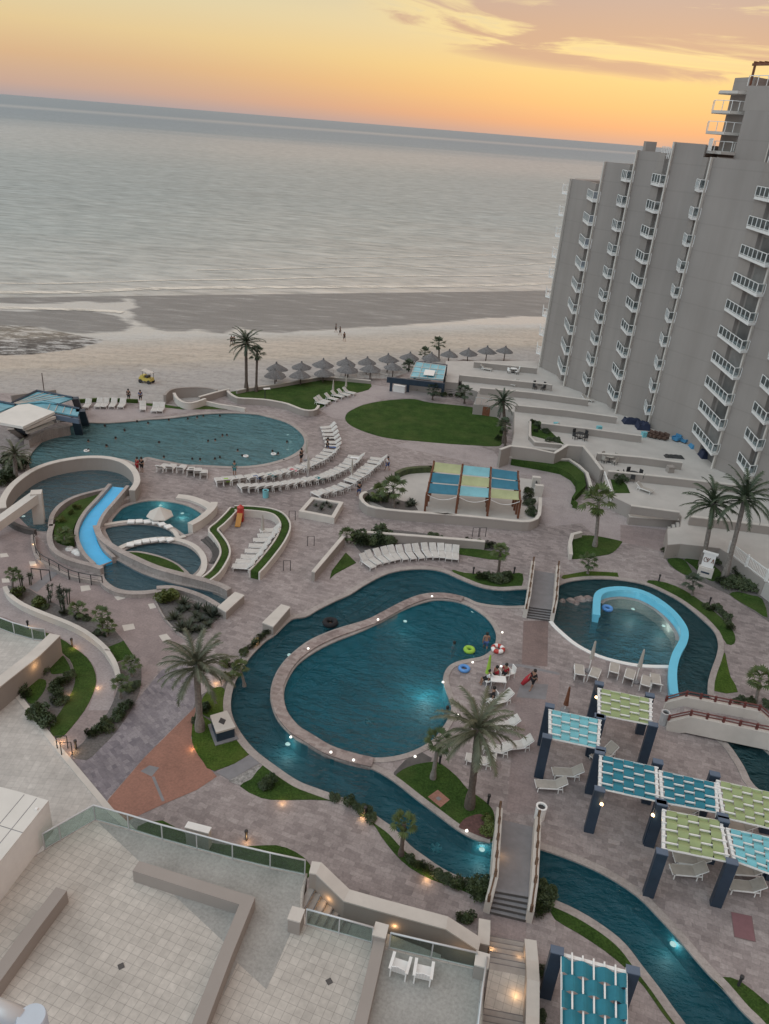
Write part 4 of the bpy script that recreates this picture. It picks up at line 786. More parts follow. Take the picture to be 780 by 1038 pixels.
# small roof features: railings and a plant box on the stepped roofs
for i in (2, 3, 4):
    a, e = TP[i], TE[i]; b = TP[i+1] if i < 4 else TE[4]+Vector((.4, -6)); z = TOPZ[i]-.6
    R = MB(); rail = [e+Vector((.4, .3)), b+Vector((-.3, .6))]; R.ribbon(rail, .06, z+1.2, z+1.28); R.ribbon(rail, .05, z+.25, z+.3)
    for s in range(6):
        q = rail[0]+(rail[1]-rail[0])*s/5; R.box((q.x, q.y, z+.6), (.08, .08, 1.25))
    R.build('roof_railing', M['white'], tower, c)
q = TP[2]+Vector((1.5, .8)); mb = MB(); mb.box((q.x, q.y, TOPZ[2]+.3), (1.3, 1.3, 1.6)); mb.build('roof_box', M['wallb'], tower, c)
# penthouse block set back behind the fifth fin, with its sea-side balconies and rooftop frame
Q = Vector((.3693*100, 100.0)); dM = (TE[4]-TP[4]).normalized(); Qe = Q+dM*22
def zq(py, p=Q): return ztop(p, py)
z1 = zq(111.6); z2 = zq(86)
mb = MB(); mb.prism([Q, Qe, Qe+Vector((12, 6)), Q+Vector((12, 6))], 33, z1); mb.build('penthouse_wall', M['wallb'], tower, c)
Q2 = Vector((.3664*101.5, 101.5)); mb = MB(); mb.prism([Q2, Q2+dM*20, Q2+dM*20+Vector((12, 6)), Q2+Vector((12, 6))], z1+.003, z2); mb.build('penthouse_wall', M['wall'], tower, c)
Q3 = Vector((.3495*106, 106.0)); Q3b = Vector((.372*102.3, 102.3)); mb = MB(); mb.prism([Q3, Q3b, Q3b+Vector((10, 8)), Q3+Vector((10, 8))], 33, ztop(Q3, 79)); mb.build('penthouse_wall', M['wallb'], tower, c)
for py, xr, wd in ((132.5, .3325, 2.0), (111.5, .3335, 2.0), (91.5, .3365, 2.0), (152.5, .345, 2.0)):
    a = Vector((xr*104, 104.0)); z = ztop(a, py); B = MB(); p_ = [a, a+Vector((1.4, -1.8)), Q3b+Vector((-.15, .1)), Q3+Vector((-.1, .2)), a+Vector((.6, 2.2))]; B.prism(p_, z-.3, z); b = B.build('balcony', M['walltop'], tower, c)
    if py > 100:
        R = MB(); rail = [p_[4], p_[0], p_[1], p_[2]]; R.ribbon(rail, .06, z+1.0, z+1.07)
        for q in (rail[0], rail[1], (rail[1]+rail[2])/2, rail[2], (rail[2]+rail[3])/2): R.box((q.x, q.y, z+.5), (.07, .07, 1.0))
        r = R.build('railing', M['white'], b); r.data.transform(Matrix.Translation(-Vector(c)))
for s in (.0, 1.0):
    z = zq(132, Q)
for (s0_, w_) in ((4.2, 1.5), (6.1, 1.6), (9.0, 1.8)):
    a = Q+dM*s0_; b = Q+dM*(s0_+w_); nn = Vector((-dM.y, dM.x)); nn = nn if nn.x < 0 else -nn
    mb = MB(); mb.prism([a+nn*.03, b+nn*.03, b+nn*.002, a+nn*.002], 34.4, 36.9); mb.build('balcony_door', M['window'], tower, c)
    mb = MB(); mb.ribbon([a+nn*.07, b+nn*.07], .06, 36.9, 37.0)
    for q in (a, b): mb.box((q.x+nn.x*.07, q.y+nn.y*.07, 35.6), (.1, .1, 2.6))
    mb.build('window_frame', M['walltop'], tower, c)
mb = MB(); a = Vector((.3628*102, 102.0)); zt = ztop(a, 63.5); dd = dM*3.4; aa = a+Vector((0.6, .2))
for q in (aa, aa+dd, aa+Vector((3, 1.6)), aa+dd+Vector((3, 1.6))): mb.box((q.x, q.y, (z2+zt)/2), (.22, .22, zt-z2))
for k in range(6):
    q = aa+dd*(k/5-.06); r_ = q+Vector((3.3, 1.8)); mb.ribbon([q, r_], .14, zt, zt+.2)
mb.ribbon([aa-dd*.1, aa+dd*1.1], .2, zt-.25, zt); mb.build('roof_frame', M['wood'], tower, c)
mb = MB(); rail = [aa-dd*.05+Vector((-.2, -.1)), aa+dd*1.4+Vector((-.2, -.1))]; mb.ribbon(rail, .06, z2+1.0, z2+1.08); [mb.box((*(rail[0]+(rail[1]-rail[0])*s/4), z2+.5), (.07, .07, 1.0)) for s in range(5)]; mb.build('roof_railing', M['white'], tower, c)
# ------------------------------------------------------------------ ground floor terraces in front of the tower
TERR = [(452, 366), (452.5, 387), (464.5, 388), (466, 379.5), (470, 391.5), (486, 397.5), (480.8, 409.5), (508, 412), (522, 418), (521.5, 440), (519, 451.5), (563, 456.5), (575, 451.5), (592, 453), (612, 474), (614.5, 500), (640, 512), (688.5, 518.3), (691.5, 524), (690, 534), (677, 536), (677.5, 552), (690, 551), (730, 555.5), (738, 560.5), (776, 589), (806, 612)]
P = W(TERR, ZT)+[Vector((62, 62)), Vector((62, 126)), Vector((31, 128.5))]+W([(548, 366)], ZT)
mb = MB(); mb.prism(P, -2.6, ZT, bottom=False); o = struct('terrace', mb, M['tfloor'])
mb = MB(); mb.skirt(W(TERR, ZT), -1.0, ZT-.0) if 0 else None
mb = MB(); P = W(TERR, ZT)[:-1]; mb.ribbon(P, .12, -2.6, ZT-.02, shift=-.02) if area(P) > 0 else mb.ribbon(P, .12, -2.6, ZT-.02, shift=.02)
solo('terrace_retaining_wall', mb, M['wall'], 'long grey retaining wall carrying the private terraces of the hotel tower', 'wall')
DIV = [('low wall between the two farthest hotel terraces on the beach side', [(480.8, 366.5), (545, 373)]),
       ('low wall starting above the stair beside the blue roof pavilion', [(466.4, 379.8), (555, 389), (560, 390)]),
       ('low terrace wall above the hut with the brown door', [(487, 392.8), (540, 397.5), (597, 405)]),
       ('low terrace wall right of the hut palm', [(523, 410.2), (575, 415.5), (626, 422.5)]),
       ('low terrace wall behind the planted triangle', [(549, 428.5), (600, 434.5), (651, 441.4)]),
       ('low terrace wall ending at the grey cover on the paving', [(605.8, 459), (650, 463), (692, 468.5)]),
       ('low terrace wall running under the two tall palms', [(617, 477), (680, 483.5), (750, 491.5)]),
       ('low terrace wall right of the steps behind the two tall palms', [(700, 523), (740, 527.5), (785, 533)])]
for lab, q in DIV: wall(q, .34, ZT-.02, ZT+.95, 'wall', lab, name='terrace_wall', zz=ZT+.95)
wall([(640, 512.4), (689, 519)], .3, ZT-.3, ZT+.65, 'wall', 'upper pale capped wall facing the pink paving by the terrace steps', zz=ZT+.6)
wall([(638, 522.5), (689, 526)], .5, -.02, .95, 'wall', 'lower pale capped wall facing the pink paving by the terrace steps', zz=.95)
# hut front, its door and rail
t = thing('terrace_hut', 'small hut front with brown door under a terrace beside the oval lawn', 'hut', G(492, 421, 0)); c = t.location
a, b = G(480.3, 419.8, 0).xy, G(506, 423.5, 0).xy; d = (b-a); mb = MB(); mb.prism([a, b, b+Vector((1.2, 6)), a+Vector((.9, 6))], -.02, ZT+.02); mb.build('hut_wall', M['wall'], t, c)
mb = MB(); q0, q1 = a+d*.33, a+d*.62; nn = Vector((d.y, -d.x)).normalized(); mb.prism([q0+nn*.03, q1+nn*.03, q1, q0], 0, 1.3); mb.build('door', M['wood'], t, c)
mb = MB(); mb.ribbon([a, b], .05, ZT+.95, ZT+1.02); [mb.box((*(a+d*s/4), ZT+.5), (.05, .05, 1.0)) for s in range(5)]; mb.build('railing', M['metal'], t, c)
# stairs between pavilion and terraces
def stairs(label, a, b, dirv, n, rise, run, z0, m='stairtread', name='stairs', hi=True):
    """n steps between plan points a,b; each further step along dirv is one rise higher"""
    a, b = Vector(a[:2]), Vector(b[:2]); dv = Vector(dirv).normalized(); t = thing(name, label, 'stairs', (*((a+b)/2), z0)); c = t.location
    for k in range(n):
        mb = MB(); p = [a+dv*run*k, b+dv*run*k, b+dv*run*(k+1), a+dv*run*(k+1)]; mb.prism(p, z0-.02, z0+rise*(k+1)); mb.build('step', M[m], t, c)
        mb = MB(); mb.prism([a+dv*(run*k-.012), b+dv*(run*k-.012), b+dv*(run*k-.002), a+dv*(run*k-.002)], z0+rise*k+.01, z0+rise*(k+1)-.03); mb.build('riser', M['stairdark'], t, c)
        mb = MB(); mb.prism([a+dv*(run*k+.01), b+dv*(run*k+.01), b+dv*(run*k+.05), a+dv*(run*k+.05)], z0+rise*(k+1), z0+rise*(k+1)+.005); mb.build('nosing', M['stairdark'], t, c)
    return t
a, b = G(451.5, 398.5, 0).xy, G(464, 400, 0).xy; stairs('wide steps up to the terraces right of the blue roof pavilion', a, b, Vector((.1, 1)), 9, .165, .34, 0)
a, b = G(677, 553, 0).xy, G(676, 536, 0).xy; stairs('short pale steps from the pink paving to the terrace near the tall palms', b, a, Vector((.99, -.1)), 4, .3, .35, 0, 'walltop')
# ramp with curved parapets at the terrace corner
R5 = lambda pts: C(500, 430, 5.57, pts)
wall(R5([(42, 140), (100, 120), (220, 134), (350, 150), (385, 136), (420, 122), (510, 130), (560, 178), (620, 240)]), .3, -.02, [2.35, 2.35, 2.35, 2.1, 2.3, 2.5, 2.5, 2.3, 2.0], 'wall', 'tall cream parapet zigzagging above the ramp at the terrace corner', zz=2.35)
wall(R5([(42, 176), (100, 181), (250, 188), (430, 196), (480, 228), (530, 272), (548, 330), (556, 368)]), .3, -.02, 1.0, 'wall', 'lower cream parapet along the ramp above the dark hedge', zz=1.0)
P = W(R5([(105, 196), (250, 200), (420, 206), (470, 240), (505, 285), (520, 370), (490, 400), (460, 430), (448, 462), (475, 470), (440, 440), (470, 390), (466, 345), (440, 310), (380, 275), (300, 258), (100, 222)]), .2)
mb = MB(); mb.prism(P, 0, .75); solo('hedge', mb, M['grass'], 'dark rounded hedge curving under the terrace ramp parapet', 'hedge')
t = thing('ramp_rail', 'white rail at the low end of the terrace ramp', 'railing', G(613, 500, .9)); c = t.location; a, b = G(613, 478, 1.9).xy, G(621, 500, 1.9).xy
mb = MB(); mb.ribbon([a, b], .1, 1.8, 1.95); [mb.box((*(a+(b-a)*s/4), 1.0), (.07, .07, 1.7)) for s in range(5)]; mb.build('rail_frame', M['white'], t, c)
# planted triangle on the terrace and terrace planter
for q, lab in ((C(480, 360, 5.57, [(325, 375), (375, 372), (415, 410), (515, 505), (330, 455)]), 'triangle'), (C(560, 400, 5.57, [(320, 450), (370, 460), (420, 510), (440, 557), (350, 557)]), 'corner')):
    P = W(q, ZT); mb = MB(); mb.sheet(P, ZT+.02); struct('planting_bed', mb, M['grass'])
wall(C(480, 360, 5.57, [(345, 462), (350, 490), (500, 505), (440, 475), (350, 470)])[2:0:-1]+C(480, 360, 5.57, [(322, 375), (318, 455)])[::-1], .2, ZT-.1, ZT+.55, 'wall', 'small pale wall around the planted triangle on the terrace', zz=ZT+.5)
# fence along the terrace by the tall palms
t = thing('white_fence', 'white picket rail along the terrace edge under the tall palms', 'fence', G(756, 578, ZT)); c = t.location
P = W([(738, 560), (756, 574), (776, 589), (800, 607)], ZT); mb = MB(); mb.ribbon(P, .08, ZT+1.0, ZT+1.1); mb.ribbon(P, .06, ZT+.1, ZT+.16)
for i in range(len(P)-1):
    n = int((P[i+1]-P[i]).length/.18)
    for s in range(n): q = P[i]+(P[i+1]-P[i])*s/n; mb.box((*q, ZT+.55), (.04, .04, 1.0))
mb.build('pickets', M['white'], t, c)
mb = MB(); [mb.box((*q, ZT+.6), (.16, .16, 1.25)) for q in P]; mb.build('post', M['white'], t, c)
# notice sign by the tall palms (writing too blurred to read: only its marks)
a, b = G(708, 582, 0), G(720, 585.5, 0); d = (b-a).normalized(); nv = Vector((d.y, -d.x, 0)); mid = (a+b)/2; ang = math.atan2(d.y, d.x)
t = thing('notice_sign', 'white notice board with dark marks on a pale plinth in the palm bed', 'sign', mid); c = t.location; wv = (b-a).length
mb = MB(); mb.box((mid.x, mid.y, .45), (wv*1.25, .6, .9), ang); mb.build('plinth', M['walltop'], t, c)
mb = MB(); mb.box((mid.x, mid.y, 1.65), (wv, .12, 1.4), ang); bd = mb.build('board', M['white'], t, c)
mb = MB(); mb.box((mid.x, mid.y, 2.42), (wv*1.25, .3, .14), ang); mb.build('board_roof', M['white'], t, c)
mb = MB()
for k in range(3):
    q = mid+d*(wv*(-.28+.28*k))+nv*.075; pts = [q+d*(.13*math.cos(x*(1.05-.3*k)+k*2.1))+Vector((0, 0, 1.7+.24*math.sin(x*(1.05+.15*k)+k*2.1))) for x in range(6)]
    mb.tube(pts, .035, 5)
mb.build('lettering', M['wood'], t, c)
mb = MB(); q = mid+nv*.32; mb.box((q.x, q.y, .5), (wv*.7, .03, .16), ang); mb.build('name_plate', M['navy'], t, c)
# ------------------------------------------------------------------ foreground terrace, its stair and walls
Z3 = 3.0
def W3(pts): return W(pts, Z3)
F3 = lambda pts: C(220, 858, 3, pts); F4 = lambda pts: C(400, 780, 3.9, pts)
EDGE = [(30, 872), (61.9, 851.8), (97, 830.3), (131, 839.3), (165, 850), (200, 859.6), (236, 869.5), (274, 878.5), (310.7, 886)]
TER = [(-200, 1040), (-60, 930)]+EDGE+[(308, 900), (306, 918), (312, 936), (378, 956), (392, 960), (482, 981), (490, 985), (488, 1045), (480, 1120), (-200, 1250)]
mb = MB(); P = W3(TER); mb.prism(P, -.02, Z3, bottom=False); struct('terrace', mb, M['tile'])
mb = MB(); mb.prism(P, -.03, Z3-.05, bottom=False)
mb = MB(); pp = W3(EDGE+[(308, 900), (306, 918), (312, 936), (378, 956), (392, 960), (482, 981), (490, 985), (488, 1045)]); mb.ribbon(pp, .1, -.02, Z3-.01, shift=.0); solo('terrace_retaining_wall', mb, M['wall'], 'retaining wall below the tiled foreground terrace and its glass railing', 'wall')
def fzone(px, m, dz): mb = MB(); mb.sheet(W3(px), Z3+dz); struct('paving', mb, M[m])
fzone([(99, 833), (131, 841.5), (165, 852), (200, 861.5), (236, 871.5), (274, 880.5), (309, 888), (305, 903), (304.5, 920), (299, 936), (270.5, 1003), (241, 976), (226, 1010), (235, 962), (190, 920), (136, 868)], 'greytile', .006)
fzone([(371, 1045), (390, 962.5), (482, 983), (487, 987), (485, 1050)], 'greytile', .006)
for q in ((123, 979.5), (334, 995)):
    g = G(*q, Z3); mb = MB(); mb.box((g.x, g.y, Z3+.012), (.24, .24, .012), .6); solo('drain_cover', mb, M['steps'], 'dark square drain cover in the tiles ' + ('inside the angled low wall' if q[0] < 200 else 'between the angled wall and the white chairs'), 'drain')
def twall(px, lab, h=.75, w=.55, zz=None): return wall(px, w, Z3-.02, Z3+h, 'wall', lab, name='low_wall', cap=False, zz=Z3+h if zz is None else zz)
twall([(138, 877.5), (190, 894), (251, 913), (228, 969), (203, 1035), (190, 1075)], 'angled low grey wall on the tiled foreground terrace')
twall([(62.5, 901), (35, 937), (5, 978), (-20, 1012)], 'straight low grey wall at the left of the tiled terrace')
twall([(386.5, 946), (378, 985), (364, 1045), (357, 1080)], 'low grey wall left of the white chairs', .6, .5)
for q, lab in (((300.5, 925), 'left'), ((386, 941), 'middle'), ((489, 971), 'right')):
    g = G(q[0], q[1]+2, Z3+.9); t = thing('terrace_pillar', f'square grey pillar at the {dict(left="left end of the stair rail", middle="joint of the two stair rails", right="right end of the stair rail")[lab]}', 'pillar', (g.x, g.y, Z3)); mb = MB(); mb.box((g.x, g.y, Z3+.42), (.55, .6, .88), -.2); mb.build('pillar_body', M['wall'], t, t.location)
    mb = MB(); mb.box((g.x, g.y, Z3+.9), (.6, .65, .08), -.2); mb.build('pillar_cap', M['walltop'], t, t.location)
def railing(px, lab, z, h=1.05, spacing=1.6, posts=None):
    P = W(px, z); t = thing('glass_railing', lab, 'railing', (*P[0], z)); c = t.location
    mb = MB(); mb.tube([(p.x, p.y, z+h) for p in P], .045, 8); mb.build('handrail', M['metal'], t, c, sm=True)
    mb = MB(); mb.ribbon(P, .05, z+.06, z+.1); mb.build('bottom_rail', M['metal'], t, c)
    mb = MB(); mb.ribbon(P, .014, z+.1, z+h-.06); mb.build('glass_panel', M['glass'], t, c)
    for i in range(len(P)-1):
        n = max(1, round((P[i+1]-P[i]).length/spacing)) if posts is None else posts
        for s in range(n+(1 if i == len(P)-2 else 0)):
            q = P[i]+(P[i+1]-P[i])*s/n; mb = MB(); mb.box((q.x, q.y, z+h/2), (.055, .055, h)); mb.build('post', M['metal'], t, c)
    return t
railing([(46, 861), (61.9, 851.8), (97, 831.5), (131, 841), (165, 851.5), (200, 861), (236, 871), (274, 880), (309, 887.5)], 'long glass railing with steel posts along the foreground terrace edge', Z3, posts=1)
railing([(310.5, 937.5), (343.5, 946.5), (377, 956)], 'glass railing above the stair between two grey pillars', Z3, posts=1)
railing([(394.5, 961.5), (437, 971.5), (481, 981.5)], 'glass railing above the stair beside the white chairs', Z3, posts=1)
railing([(491, 986), (486, 1018), (481, 1060)], 'glass railing along the right edge of the chair terrace', Z3, posts=1)
# big parapet following the stair down
PQ = F3([(285, 62), (310, 66), (395, 148), (500, 178), (700, 232), (800, 297)]); zz = [3.95, 3.95, 3.3, 3.1, 2.7, 2.0]
P = [G(a, b, z).xy for (a, b), z in zip(PQ, zz)]
wall(lambda: P, .55, -.02, zz, 'wall', 'thick cream parapet descending beside the foreground stair', cw=.1)
# stair flights between parapet and terrace
dirS = (P[3]-P[1]).normalized(); side = Vector((-dirS.y, dirS.x)); side = side if side.y < 0 else -side
def flight(lab, start, n, zt_, w=1.75, run=.34, rise=.17):
    t = thing('stairs', lab, 'stairs', (*start, 0)); c = t.location
    for k in range(n):
        a = start+dirS*run*k; mb = MB(); mb.prism([a, a+dirS*run, a+dirS*run+side*w, a+side*w], -.02, zt_-rise*(k+1)); mb.build('step', M['stairtread'], t, c)
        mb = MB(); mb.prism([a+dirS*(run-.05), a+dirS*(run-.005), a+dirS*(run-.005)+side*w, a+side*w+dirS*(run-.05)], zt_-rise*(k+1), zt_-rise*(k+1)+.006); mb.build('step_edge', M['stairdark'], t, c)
    return start+dirS*run*n
s1 = W3([(313, 897)])[0]; e1 = flight('upper flight of pale steps behind the thick parapet', s1, 7, 3.0)
zl = 3.0-7*.17; endl = s1+dirS*((G(*F4([(375, 790)])[0], .9).xy-s1).dot(dirS)-2.15)
mb = MB(); a, b = e1, endl; mb.prism([a, b, b+side*1.75, a+side*1.75], -.02, zl); struct('landing', mb, M['greytile'])
e2 = flight('lower flight of pale steps behind the thick parapet near the chairs', endl, 6, zl)
# landing and front steps to the footbridge
ZL = .9
LP = [G(*q, ZL) for q in F4([(375, 790), (512, 795), (503, 965), (352, 950)])]; LP[1] = Vector((*(G(*F4([(520, 690)])[0], 0).xy+LP[0].xy-G(*F4([(374, 663)])[0], 0).xy), ZL)); LP[2] = LP[1]+(LP[3]-LP[0])
mb = MB(); mb.prism([p.xy for p in LP]+[], -.02, ZL); struct('landing', mb, M['tile'])
a, b = G(*F4([(374, 663)])[0], 0).xy, G(*F4([(520, 690)])[0], 0).xy
stairs('six pale lit steps between the pink landing and the tiled landing', a, b, LP[0].xy-a, 6, .15, (LP[0].xy-a).length/6, 0)
a, b = LP[3].xy, LP[2].xy
stairs('pale steps climbing from the tiled landing at the bottom edge', a, b, LP[3].xy-LP[0].xy, 8, .15, .36, ZL)
wall(F4([(545, 645), (550, 740), (545, 850), (538, 1010), (530, 1120)]), .5, -.02, [1.1, 1.3, 1.9, 2.2, 2.6], 'wall', 'pale parapet right of the lit steps beside the navy pergola', zz=1.6)
wall(F4([(357, 592), (355, 640), (350, 700)]), .5, -.02, [1.1, 1.2, 1.3], 'wall', 'pale parapet block left of the lit steps', zz=1.1)
# utility cabinet on the paving below the glass railing
t = thing('utility_cabinet', 'pale flat cabinet standing on the lawn below the glass railing', 'cabinet', G(200, 848, 0)); c = t.location
a, b = G(189, 856, 0).xy, G(212, 862, 0).xy; d = b-a; n_ = Vector((-d.y, d.x)).normalized()*.35; mb = MB(); mb.prism([a, b, b+n_, a+n_], 0, 1.25); mb.build('cabinet_body', M['walltop'], t, c); mb = MB(); mb.prism([a-n_*.1-d*.02, b-n_*.1+d*.02, b+n_*1.1+d*.02, a+n_*1.1-d*.02], 1.25, 1.32); mb.build('cabinet_lid', M['white'], t, c)
lawn([(140, 838), (165, 832), (189, 846), (215, 855), (252, 858), (280, 857), (300, 864), (314, 876), (312, 890), (240, 880), (150, 856)], 'grass', .03, 2)
# left terrace with lit wall
ZB = 1.0
P = W(L1([(-60, 85), (0, 97), (85, 130), (190, 160), (268, 168)]), ZB)+W(L1([(240, 200), (0, 440), (-200, 640)]), ZB)+[Vector((-45, 36))]
mb = MB(); mb.prism(P, -.02, ZB, bottom=False); struct('terrace', mb, M['tile2'])
wall(L1([(312, 128), (200, 236), (0, 392), (-120, 490)]), .75, -.02, 1.75, 'wall', 'thick pale parapet with a warm wall lamp at the left terrace', zz=1.75)
railing(L1([(-60, 88), (0, 98), (85, 131), (190, 161), (262, 168)]), 'glass railing along the left raised terrace above the lawn strip', ZB, posts=1)
# white roof block at lower left
zb = 5.05; A4 = lambda pts: C(0, 780, 5.57, pts)
a = G(53.9, 843, Z3).xy; topz = 5.05
P = [G(49.4, 811.4, topz).xy, G(18, 802, topz).xy, G(-30, 790, topz).xy, G(-110, 900, topz).xy, G(-60, 948, topz).xy, G(0, 873.4, topz).xy]
t = thing('roof_block', 'white flat roofed block at the left edge of the tiled terrace', 'building', (P[0].x, P[0].y, Z3)); c = t.location
mb = MB(); mb.prism(P, Z3-.02, topz-.05); mb.build('wall_body', M['white'], t, c)
mb = MB(); mb.prism(P, topz-.05, topz); mb.build('roof', M['whiteroof'], t, c)
mb = MB(); u = (P[1]-P[0]); w_ = (P[5]-P[0])
for k in (.35, .75): q = P[0]+u*k+w_*.02; r_ = P[0]+u*k+w_*.98; mb.ribbon([q, r_], .03, topz+.002, topz+.008)
q = P[0]+w_*.55; mb.ribbon([q, q+u*2.5], .03, topz+.002, topz+.01); mb.build('roof_seam', M['greyconc'], t, c)
mb = MB(); q = P[0]+u*.12+w_*.18; mb.box((q.x, q.y, topz+.04), (.12, .12, .08)); mb.build('roof_vent', M['white'], t, c)
# our own storey's tubular rail end at the bottom left corner
M['railend'] = plain('rail_end', (.50, .56, .63), .5, .06, 3); zr = 28.5; e = G(33, 1036, zr); s = G(-25, 1014, zr); t = thing('tube_rail', 'thick blue grey tubular rail end at the bottom left corner', 'railing', (e.x, e.y, zr-1.1)); c = t.location
rr_ = .10; mb = MB(); mb.tube([s, e+(s-e)*.15], rr_*.78, 18); mb.build('tube', M['metal'], t, c, sm=True)
mb = MB(); mb.lathe([(.0001, .07), (rr_*1.05, .07), (rr_*1.12, .05), (rr_*1.12, -.95), (.0001, -.95)], (e.x, e.y, zr), 24); mb.build('end_post', M['railend'], t, c, sm=False)
# ------------------------------------------------------------------ footbridges
def bridge(label, L, R, hz, m, post_m, far_ramp=True, railm=None, posts=5, deckm='greyconc', h=.9, two=False):
    """L, R: plan polylines (far -> near) of the parapets, hz: deck heights along them"""
    t = thing('footbridge', label, 'bridge', (*((L[0]+R[0])/2), 0)); c = t.location
    n = len(L); vs = []
    for i in range(n): vs += [(*L[i], hz[i]-.3), (*R[i], hz[i]-.3), (*R[i], hz[i]), (*L[i], hz[i])]
    mb = MB(); fs = []
    for i in range(n-1):
        for q in range(4): fs.append((4*i+q, 4*i+(q+1) % 4, 4*i+4+(q+1) % 4, 4*i+4+q))
    mb.add(vs, fs+[(3, 2, 1, 0), (4*n-4, 4*n-3, 4*n-2, 4*n-1)]); mb.build('bridge_deck', M[deckm], t, c)
    for S in (L, R):
        mb = MB(); mb.ribbon(S, .34, [max(-.3, z-.6) for z in hz], [z+h for z in hz]); p = mb.build('parapet', M[m], t, c)
        mb = MB(); pts = []
        for i in range(n-1):
            k = max(1, round(posts*(S[i+1]-S[i]).length/sum((S[j+1]-S[j]).length for j in range(n-1))))
            for s in range(k+(i == n-2)): f = s/k; q = S[i]+(S[i+1]-S[i])*f; pts.append((q.x, q.y, hz[i]+(hz[i+1]-hz[i])*f+h))
        for q in pts: mb.box((q[0], q[1], q[2]+.22), (.13, .13, .46))
        for a, b in zip(pts, pts[1:]):
            mid = tuple((x+y)/2 for x, y in zip(a, b)); mb.tube([(a[0], a[1], a[2]+.38), (mid[0], mid[1], mid[2]+.22 if railm is None else mid[2]+.40), (b[0], b[1], b[2]+.38)], .05, 5)
            if railm: mb.tube([(a[0], a[1], a[2]+.16), (b[0], b[1], b[2]+.16)], .045, 5)
        r = mb.build('rope_rail' if railm is None else 'rail', M[post_m], p); r.data.transform(Matrix.Translation(-Vector(c)))
    return t
F4 = lambda pts: C(400, 780, 3.9, pts)
zt_ = .8
Lp = [G(*F4([(417, 150)])[0], .9).xy, G(*F4([(398, 420)])[0], 1.7).xy]; Rp = [G(*F4([(570, 185)])[0], .9).xy, G(*F4([(556, 445)])[0], 1.7).xy]
Le = G(*F4([(372, 520)])[0], .9).xy; Re = G(*F4([(540, 560)])[0], .9).xy
bridge('grey footbridge with rope railed cream parapets over the near river', Lp+[Le], Rp+[Re], [0, zt_, .0], 'walltop', 'rope', posts=5)
def bsteps(label, L, R, L2, R2, z0, n=5):
    t = thing('stairs', label, 'stairs', (*((L2+R2)/2), 0)); c = t.location
    for k in range(n):
        f0, f1 = k/n, (k+1)/n; a, b = L+(L2-L)*f0, R+(R2-R)*f0; a2, b2 = L+(L2-L)*f1, R+(R2-R)*f1; z = z0*(1-k/n)
        i_ = .13; u = (b-a).normalized()*i_
        mb = MB(); mb.prism([a+u, b-u, b2-u, a2+u], -.3, z+.02); mb.build('step', M['greyconc'], t, c)
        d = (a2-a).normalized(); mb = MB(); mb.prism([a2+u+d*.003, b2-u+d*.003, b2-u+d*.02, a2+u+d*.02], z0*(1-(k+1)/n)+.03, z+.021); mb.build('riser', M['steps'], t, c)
bsteps('dark fronted steps at the near end of the footbridge over the near river', Lp[1], Rp[1], Le, Re, zt_)
L2 = [G(*D6([(451, 272)])[0], .9).xy, G(*D6([(425, 470)])[0], 1.5).xy]; R2 = [G(*D6([(592, 296)])[0], .9).xy, G(*D6([(578, 490)])[0], 1.5).xy]
L2e = G(*C(420, 440, 3, [(340, 538)])[0], .9).xy; R2e = G(*C(420, 440, 3, [(425, 545)])[0], .8).xy; L2e = G(533, 620, .6).xy; R2e = G(560.5, 624, .6).xy
bridge('grey footbridge between the lagoon channel and the cascade pool', L2+[L2e], R2+[R2e], [0, .6, .0], 'walltop', 'rope', posts=5)
bsteps('dark fronted steps of the footbridge beside the cascade pool', L2[1], R2[1], L2e, R2e, .6)
X6 = lambda pts: C(640, 640, 5.57, pts)
Lb = [G(*q, z).xy for q, z in zip(X6([(195, 398), (310, 365), (720, 448), (800, 510)]), (.7, 1.5, 1.5, 1.0))]; Rb = [G(*q, z).xy for q, z in zip(X6([(210, 505), (335, 475), (800, 575), (900, 640)]), (.7, 1.5, 1.5, 1.0))]
bridge('cream footbridge with dark red double rails over the right channel', Lb, Rb, [0, .75, .8, .2], 'walltop', 'redrail', railm=True, posts=7, deckm='deck', h=.75)
# ------------------------------------------------------------------ lattice pergolas
def lattice(t, q, fab, zt, idx):
    P = [G(*p, zt) for p in q]; c = t.location
    def at(u, v, dz=0): return P[0]*(1-u)*(1-v)+P[1]*u*(1-v)+P[2]*u*v+P[3]*(1-u)*v+Vector((0, 0, dz))
    ns, nb = 6, 5
    mb = MB()
    for s in range(ns+1):
        v = s/ns; a, b = at(-.07, v), at(1.07, v); mb.ribbon([a.xy, b.xy], .07, a.z-.03, a.z+.05)
    mb.build('slat', M['white'], t, c)
    for u in (-.03, 1.03):
        mb = MB(); a, b = at(u, -.06), at(u, 1.06); mb.ribbon([a.xy, b.xy], .16, zt-.24, zt-.035); mb.build('end_beam', M['white'], t, c)
    for k in range(nb):
        u0, u1 = .01+(.98*k)/nb+.004, .01+.98*(k+1)/nb-.004; mb = MB(); rows = []
        for j in range(ns*4+1):
            v = j/(ns*4); dz = .10*math.cos(math.pi*(v*ns+k)) + .01
            if j in (0, ns*4): dz = .065
            rows.append((at(u0, v, dz), at(u1, v, dz)))
        vs = [p for r in rows for p in r]; mb.add(vs, [(2*i, 2*i+1, 2*i+3, 2*i+2) for i in range(len(rows)-1)]); mb.build('fabric_strip', M[fab], t, c)
